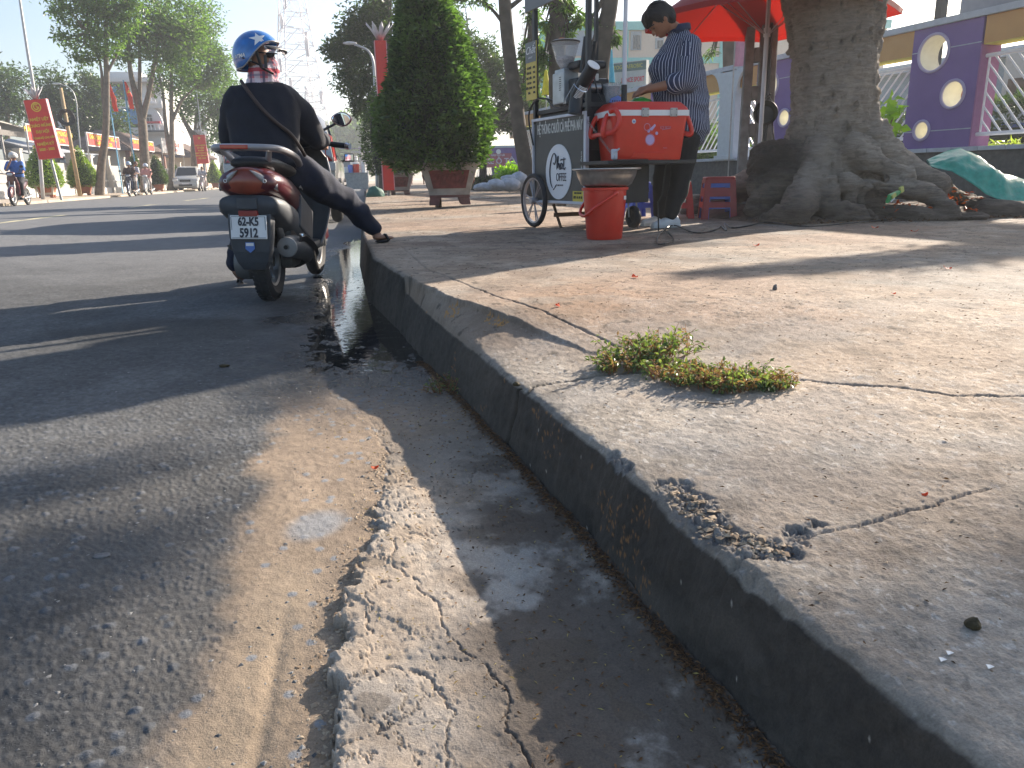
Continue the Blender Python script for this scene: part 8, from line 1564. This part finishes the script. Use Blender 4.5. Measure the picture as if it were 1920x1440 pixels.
# ================================================================== the neighbour tree (stands right of the picture; its boughs shade the pavement)
sd=np.array([math.sin(SUN_AZ),math.cos(SUN_AZ),math.tan(SUN_EL)])
def over(x,y,t,z=.2): return np.array([x,y,z])+sd*t
NT=np.array([14.6,6.8,.2]); o=empty('yard_tree',NT,0,'school yard tree standing out of view on the right, throwing its shade on the pavement','tree')
b=MB(); b.tube([(0,0,0),(.1,0,2),(0,.2,4.5),(-.3,.3,6.5)],[.28,.24,.18,.1],12); g=np.random.default_rng(12); C_=[]
def bough(pts,rs,n,rad): 
    P=[p-NT for p in pts]; b.tube(smoothp(P,4),list(np.interp(np.linspace(0,len(P)-1,(len(P)-1)*4+1),range(len(P)),rs)),7)
    for q in P[1:]: C_.append(clump(g,q,rad,n,k=6,tight=.45))
tip=[(1.85,3.30),(2.4,3.42),(3.0,3.62),(3.7,3.86),(4.6,4.15)]
P=[over(x,y,7.4,.255)-NT for x,y in tip]+[np.array([0,0,3.0])]; b.tube(smoothp(P,4),list(np.linspace(.02,.14,len(smoothp(P,4)))),8)
for k,q in enumerate(P[:-1]): C_.append(clump(g,q,(.35,.10+.07*k,.08+.05*k),380+120*k,k=12,tight=.5,shell=.2))
for pts,n,rad in (([(-.28,1.72),(-.55,1.52),(-.85,1.40),(-.5,1.30)],130,(.19,.13,.10)),([(-.55,2.15),(-1.1,1.95),(-1.8,1.75)],120,(.22,.12,.10)),([(-.9,1.0),(-.6,.92)],70,(.15,.1,.1)),([(.60,.60),(.50,.50),(.74,.56),(.90,.64),(.62,.44)],85,(.13,.12,.10)),):
    for x,y in pts: q=over(x,y,14.)-NT; C_.append(clump(g,q,rad,n,k=7,tight=.5,shell=.2)); b.tube([q,(q+np.array([-.3,.3,6.3]))/2+[0,0,-.2],(-.3,.3,6.3)],.012,5)
C_.append(clump(g,(.3,-2.6,7.6),(1.4,1.4,1.0),1200)); 
b.build('trunk',mTrkD,o,smooth=True); leaves('crown',mLB,np.concatenate(C_),o,size=.12,seed=77)
# ================================================================== WEEDS, LITTER, PEBBLES
def zs_at(x,y):
    X=np.array([[x]]);Y=np.array([[y]]); return float(side_h(X,Y)[0][0,0])
def zr_at(x,y):
    X=np.array([[x]]);Y=np.array([[y]]); return float(road_h(X,Y)[0][0,0])
mWeed=leafmat('weed_leaves',(.05,.085,.035),(.17,.21,.09),.30,.45); mDry=leafmat('dry_stalks',(.30,.17,.06),(.45,.30,.13),.3,.7,(1.2,1.1,.8)); 
def weed(name,spots,label,n,hh,size,seed,zf,dry=.3,lm=None):
    g=np.random.default_rng(seed); P=[];D=[];Q=[]; st=MB(); x0,y0=spots[0][:2]; O=np.array([x0,y0,zf(x0,y0)]); o=empty(name,O,0,label,'weed')
    for (x,y,r,h) in spots:
        for s in range(int(80*(r/.1))):
            a=g.random()*6.28; rr=r*math.sqrt(g.random()); bx,by=x+rr*math.cos(a),y+rr*math.sin(a)*.8; bz=zf(bx,by); dirx=g.normal(size=2)*.5+np.array([math.cos(a),math.sin(a)])*.6; L_=h*(.5+g.random()*.7); 
            p0=np.array([bx,by,bz]); p2=p0+np.array([dirx[0]*L_*.8,dirx[1]*L_*.8,L_*(.45+.5*g.random())]); p1=(p0+p2)/2+[0,0,L_*.12]; st.tube([p0-O,p1-O,p2-O],[.0012,.0010,.0006],4)
            dr=g.random()<dry
            for k in range(int(n)):
                t=.25+.75*g.random(); q=(1-t)**2*p0+2*t*(1-t)*p1+t*t*p2; (Q if dr else P).append(q+g.normal(size=3)*.003-O)
    st.build('stems',mat('weed_stem',(.30,.13,.06),.7,var=.3),o); leaves('foliage',mWeed,np.array(P),o,size=size,asp=.5,seed=seed,flat=.1)
    if Q: leaves('dry_foliage',mDry,np.array(Q),o,size=size*.9,asp=.35,seed=seed+1)
    return o
def gs(x,y,z=.25): return tuple(G(x,y,z)[:2])
W1=[(*gs(1165,648),.060,.045),(*gs(1205,640),.085,.075),(*gs(1240,632),.080,.085),(*gs(1270,660),.07,.04)]
W2=[(*gs(1300,672),.065,.045),(*gs(1335,676),.070,.055),(*gs(1375,682),.075,.055),(*gs(1415,684),.065,.05),(*gs(1455,686),.045,.04)]
weed('weed_clump',W1,'green creeping weed clump on the pavement seam, left and taller part',9,.1,.016,61,zs_at,.34)
weed('weed_clump',W2,'flatter weed clump with reddish stems on the pavement seam, right part',9,.1,.014,62,zs_at,.42)
weed('gutter_weed',[(*gs(835,735,0),.05,.05),(*gs(858,720,0),.035,.07)],'small dark weed growing at the foot of the kerb in the gutter',6,.05,.012,63,zr_at,.5)
def stuff(name,V,F,m,kindlab=None): o=fastmesh(name,np.array(V),np.array(F),m,smooth=False); o['kind']='stuff'; return o
# pebbles: bent octahedra
def pebbles(name,pts,m,seed=1,attr=None):
    g=np.random.default_rng(seed); V=[];F=[];rn=[]; base=np.array([(1,0,0),(-1,0,0),(0,1,0),(0,-1,0),(0,0,1),(0,0,-1)],float); fc=[(0,2,4),(2,1,4),(1,3,4),(3,0,4),(2,0,5),(1,2,5),(3,1,5),(0,3,5)]
    for x,y,z,s in pts:
        q=base*np.array([s*(.7+.6*g.random()),s*(.7+.6*g.random()),s*(.25+.25*g.random())])+g.normal(size=(6,3))*s*.14; a=g.random()*6.28; c_,s_=math.cos(a),math.sin(a); q=q@np.array([[c_,-s_,0],[s_,c_,0],[0,0,1]]); n=len(V)*6; V.append(q+[x,y,z+s*.05]); F+=[(a_+n,b_+n,c2+n) for a_,b_,c2 in fc]; rn+=[g.random()]*6
    o=fastmesh(name,np.concatenate(V),np.array(F),m,smooth=False,attrs={'rnd':rn}); o['kind']='stuff'; return o
mPeb=leafmat('loose_stone',(.07,.072,.075),(.30,.29,.27),0,.8,(0,0,0)); mLit=leafmat('dead_litter',(.05,.028,.015),(.26,.13,.05),.1,.8,(1,1,1)); mTan=leafmat('tan_grit',(.22,.15,.09),(.46,.36,.25),0,.9,(0,0,0))
g=np.random.default_rng(21); pts=[]
for _ in range(3000):
    y=.62+3.2*g.random()**1.6; x=-2.6+2.5*g.random() if g.random()<.55 else float(slabx(y))-.55*g.random()**1.3
    if x>float(slabx(y))+.0 and y<1.9: continue
    pts.append((x,y,0,.0012+.0036*g.random()**4*(1 if g.random()<.93 else 1.8)))
XX=np.array([p[0] for p in pts]);YY=np.array([p[1] for p in pts]); ZZ=road_h(XX[None],YY[None])[0][0]; pebbles('road_gravel',[(a,b_,c_,p[3]) for a,b_,c_,p in zip(XX,YY,ZZ,pts)],mPeb,22)
pts=[]
for _ in range(2600):
    y=.6+4.6*g.random()**1.3; x=float(kerbx(np.array([y]))[0])+.02+(1.0+y)*g.random()**1.2
    pts.append((x,y,0,.0010+.0030*g.random()**4))
for _ in range(700):       # rubble in the broken places
    k=g.integers(0,len(rub)-1); t=g.random(); px_=rub[k][0]*(1-t)+rub[k+1][0]*t+g.normal()*.013; py_=rub[k][1]*(1-t)+rub[k+1][1]*t+g.normal()*.013; pts.append((px_,py_,0,.0015+.0065*g.random()**3))
XX=np.array([p[0] for p in pts]);YY=np.array([p[1] for p in pts]); ZZ=side_h(XX[None],YY[None])[0][0]; pebbles('pavement_grit',[(a,b_,c_,p[3]) for a,b_,c_,p in zip(XX,YY,ZZ,pts)],mTan,23)
pts=[]
for _ in range(1300):      # crumbs of the slab rim lying in its shade
    y=.75+1.2*g.random(); x=float(slabx(y))-.004-.05*g.random()**2; pts.append((x,y,0,.0012+.0045*g.random()**3))
XX=np.array([p[0] for p in pts]);YY=np.array([p[1] for p in pts]); ZZ=road_h(XX[None],YY[None])[0][0]; pebbles('slab_crumbs',[(a,b_,c_,p[3]) for a,b_,c_,p in zip(XX,YY,ZZ,pts)],mTan,24)
# dead leaf litter along the foot of the kerb
n=5200; y=.6+2.4*g.random(n)**1.2; x=kerbx(y)-.047-np.abs(g.normal(size=n))*.014-(g.random(n)<.16)*g.random(n)*.30; z=road_h(x[None],y[None])[0][0]+.002; o=leaves('kerb_litter',mLit,np.stack([x,y,z],1),None,size=.009,asp=.32,seed=31,flat=.85); o['kind']='stuff'
n=420; y=.7+2.0*g.random(n); x=kerbx(y)-.05-.45*g.random(n); z=road_h(x[None],y[None])[0][0]+.002; o=leaves('gutter_leaflets',leafmat('yellow_leaflet',(.40,.22,.04),(.50,.42,.14),.2,.6,(1,1,1)),np.stack([x,y,z],1),None,size=.008,asp=.25,seed=32,flat=.9); o['kind']='stuff'
n=2600; y=.6+6*g.random(n); x=kerbx(y)+.02+(1.4+.9*y)*g.random(n); z=side_h(x[None],y[None])[0][0]+.002; o=leaves('pavement_litter',mLit,np.stack([x,y,z],1),None,size=.009,asp=.3,seed=33,flat=.9); o['kind']='stuff'
n=2600; x=3.4+3*g.random(n); y=5.9+2.0*g.random(n); z=.262+.02*g.random(n); o=leaves('root_litter',mLit,np.stack([x,y,z],1),None,size=.03,asp=.4,seed=34,flat=.8); o['kind']='stuff'
# orange petals
mPet=leafmat('orange_petal',(.62,.10,.02),(.75,.20,.03),.4,.5,(1.3,1.,.7)); PL=[]
def petal(px,py,zf,s,label,z0=.25):
    x,y=gs(px,py,z0); z=zf(x,y); b=MB(); a=g.random()*6.28; L_=s; V=[]
    for i in range(5):
        t=i/4; w_=s*.28*math.sin(math.pi*min(1,t*.9+.08)); V+=[(t*L_-L_/2,-w_,.004+.18*s*(2*t-1)**2),(t*L_-L_/2,w_,.004+.25*s*(2*t-1)**2+.004)]
    b.add(V,[(2*i,2*i+2,2*i+3,2*i+1) for i in range(4)]); o=b.build('fallen_petal',mPet); o.scale=(.62,.62,.62); o.location=(x,y,z+.001); o.rotation_euler=(g.normal()*.15,g.normal()*.15,a); md=o.modifiers.new('s','SOLIDIFY'); md.thickness=.0012; return tag(o,label,'petal','orange petals fallen on the ground')
petal(703,878,zr_at,.030,'red-orange petal on the dirt just left of the broken slab tip',0)
petal(1190,524,zs_at,.075,'orange petal lying on sunlit pavement below the red bucket')
petal(1418,463,zs_at,.07,'small orange petal under the tip of the dark shade streak')
petal(1715,437,zs_at,.09,'bright orange petal before the right-hand roots'); petal(1640,430,zs_at,.10,'orange petal nearest the middle roots of the big tree'); petal(1775,507,zs_at,.06,'orange petal at the lower rim of the shade streak'); petal(1675,556,zs_at,.03,'tiny orange petal upright on the sunlit pavement')
petal(1740,898,zs_at,.016,'tiny brown-red petal near the long straight crack',.22); petal(1045,575,zs_at,.05,'brown curled leaf lying beside the pavement seam')
n=120; x=4.5+.9*g.random(n); y=6.1+.5*g.random(n); z=.30+.25*g.random(n)*np.exp(-((x-5.0)/.5)**2); o=leaves('root_petals',mPet,np.stack([x,y,z],1),None,size=.05,asp=.4,seed=35,flat=.6); o['kind']='stuff'
# a few stones one can point at
def stone(px,py,s,label,zf,z0,m,asp=(1,.8,.6),rz=0):
    x,y=gs(px,py,z0); b=MB(); b.ell((0,0,0),(1,1,1),14,9); V=b.v[0]; nz=fbm(V[:,0]*1.7+px,V[:,1]*1.7+V[:,2]*1.5,4,3,.65)-.5; V=V*(1+nz*.9)[:,None]; b.v[0]=V*np.array(asp)*s; o=b.build('stone',m,None,smooth=2); o.location=(x,y,zf(x,y)+s*asp[2]*.5); o.rotation_euler=(0,0,rz); return tag(o,label,'stone')
mSt=mat('grey_stone',(.16,.155,.15),.9,var=.3,sc_=60,bump=.6,bs=80); mSt2=mat('dark_seed',(.06,.045,.02),.9,var=.4,sc_=60,bump=.6,bs=80)
stone(1833,1110,.009,'round dark seed ball on the shaded near pavement at the right',zs_at,.22,mSt2,(1,1,.85)); stone(1453,543,.013,'small upright grey stone alone on the sunlit pavement',zs_at,.255,mSt,(.7,.6,1)); stone(968,697,.010,'brown crumb lying near the kerb joint',zs_at,.2,mSt2); stone(420,684,.018,'dark crumb lying in the shade on the asphalt',zr_at,0.01,mSt2,(1,.7,.4)); stone(190,1035,.012,'pale flat stone set in the asphalt at the lower left',zr_at,0,mSt,(1.4,.9,.3)); stone(645,1385,.008,'pale pebble on the dirt strip at the bottom',zr_at,-.02,mWhite,(1,.7,.5)) if False else None
b=MB(); P=[gs(x,y,.21) for x,y in((1308,738),(1330,740),(1350,742),(1376,742))]; P=[(x,y,zs_at(x,y)+.004) for x,y in P]; b.tube(smoothp(P,3),.0012,5); 
tw=tag(b.build('twig',mWood),'thin dry twig on the sunlit concrete below the weeds','twig')
for k,(px,py) in enumerate(((1595,1188-20),(1610,1178-20),(1868,1165),(1790,1148),(1585,1043))): pass
for k,(px,py,lab) in enumerate(((1780,1148,'leftmost white paper scrap on the shaded near pavement'),(1793,1139,'small white paper scrap just above the leftmost one'),(1870,1164,'white paper scrap nearest the right edge'))):
    x,y=gs(px,py,.23); b=MB(); b.add([(-.004,-.003,.001),(.004,-.002,.002),(.0035,.003,.001),(-.003,.0025,.003)],[(0,1,2,3)]); o=b.build('paper_scrap',mWhite); o.location=(x,y,zs_at(x,y)+.001); md=o.modifiers.new('s','SOLIDIFY'); md.thickness=.0005; tag(o,lab,'paper scrap')
# earth between the roots
b=MB(); V=[];F=[]; nx,ny=60,40
for j in range(ny):
    for i in range(nx): x=3.3+3.2*i/(nx-1); y=5.95+2.2*j/(ny-1); e_=min(i,nx-1-i)/8; e2=min(j,ny-1-j)/6; k_=min(1,e_)*min(1,e2); V.append((x,y,.235+.12*k_*(.35+.65*min(1,max(0,(y-6.2)/.7)))*float(.6+fbm(np.array(x*3.),np.array(y*3.),4,5)*.8)))
for j in range(ny-1):
    for i in range(nx-1): a=j*nx+i; F.append((a,a+1,a+1+nx,a+nx))
b.add(V,F); tag(b.build('root_earth',mat('dark_soil',(.10,.065,.042),.95,var=.35,sc_=9,bump=.8,bs=40),smooth=True),kind='structure')
# ================================================================== AIR
b=MB(); b.box((0,170,15.5),(560,430,35)); m=bpy.data.materials.new('haze_air'); m.use_nodes=True; t=m.node_tree; t.nodes.remove(t.nodes['Principled BSDF']); v=t.nodes.new('ShaderNodeVolumePrincipled'); v.inputs['Density'].default_value=.0016; v.inputs['Color'].default_value=(.9,.95,1,1); v.inputs['Anisotropy'].default_value=.45; t.links.new(v.outputs[0],t.nodes['Material Output'].inputs['Volume'])
o=b.build('haze',m); o['kind']='stuff'
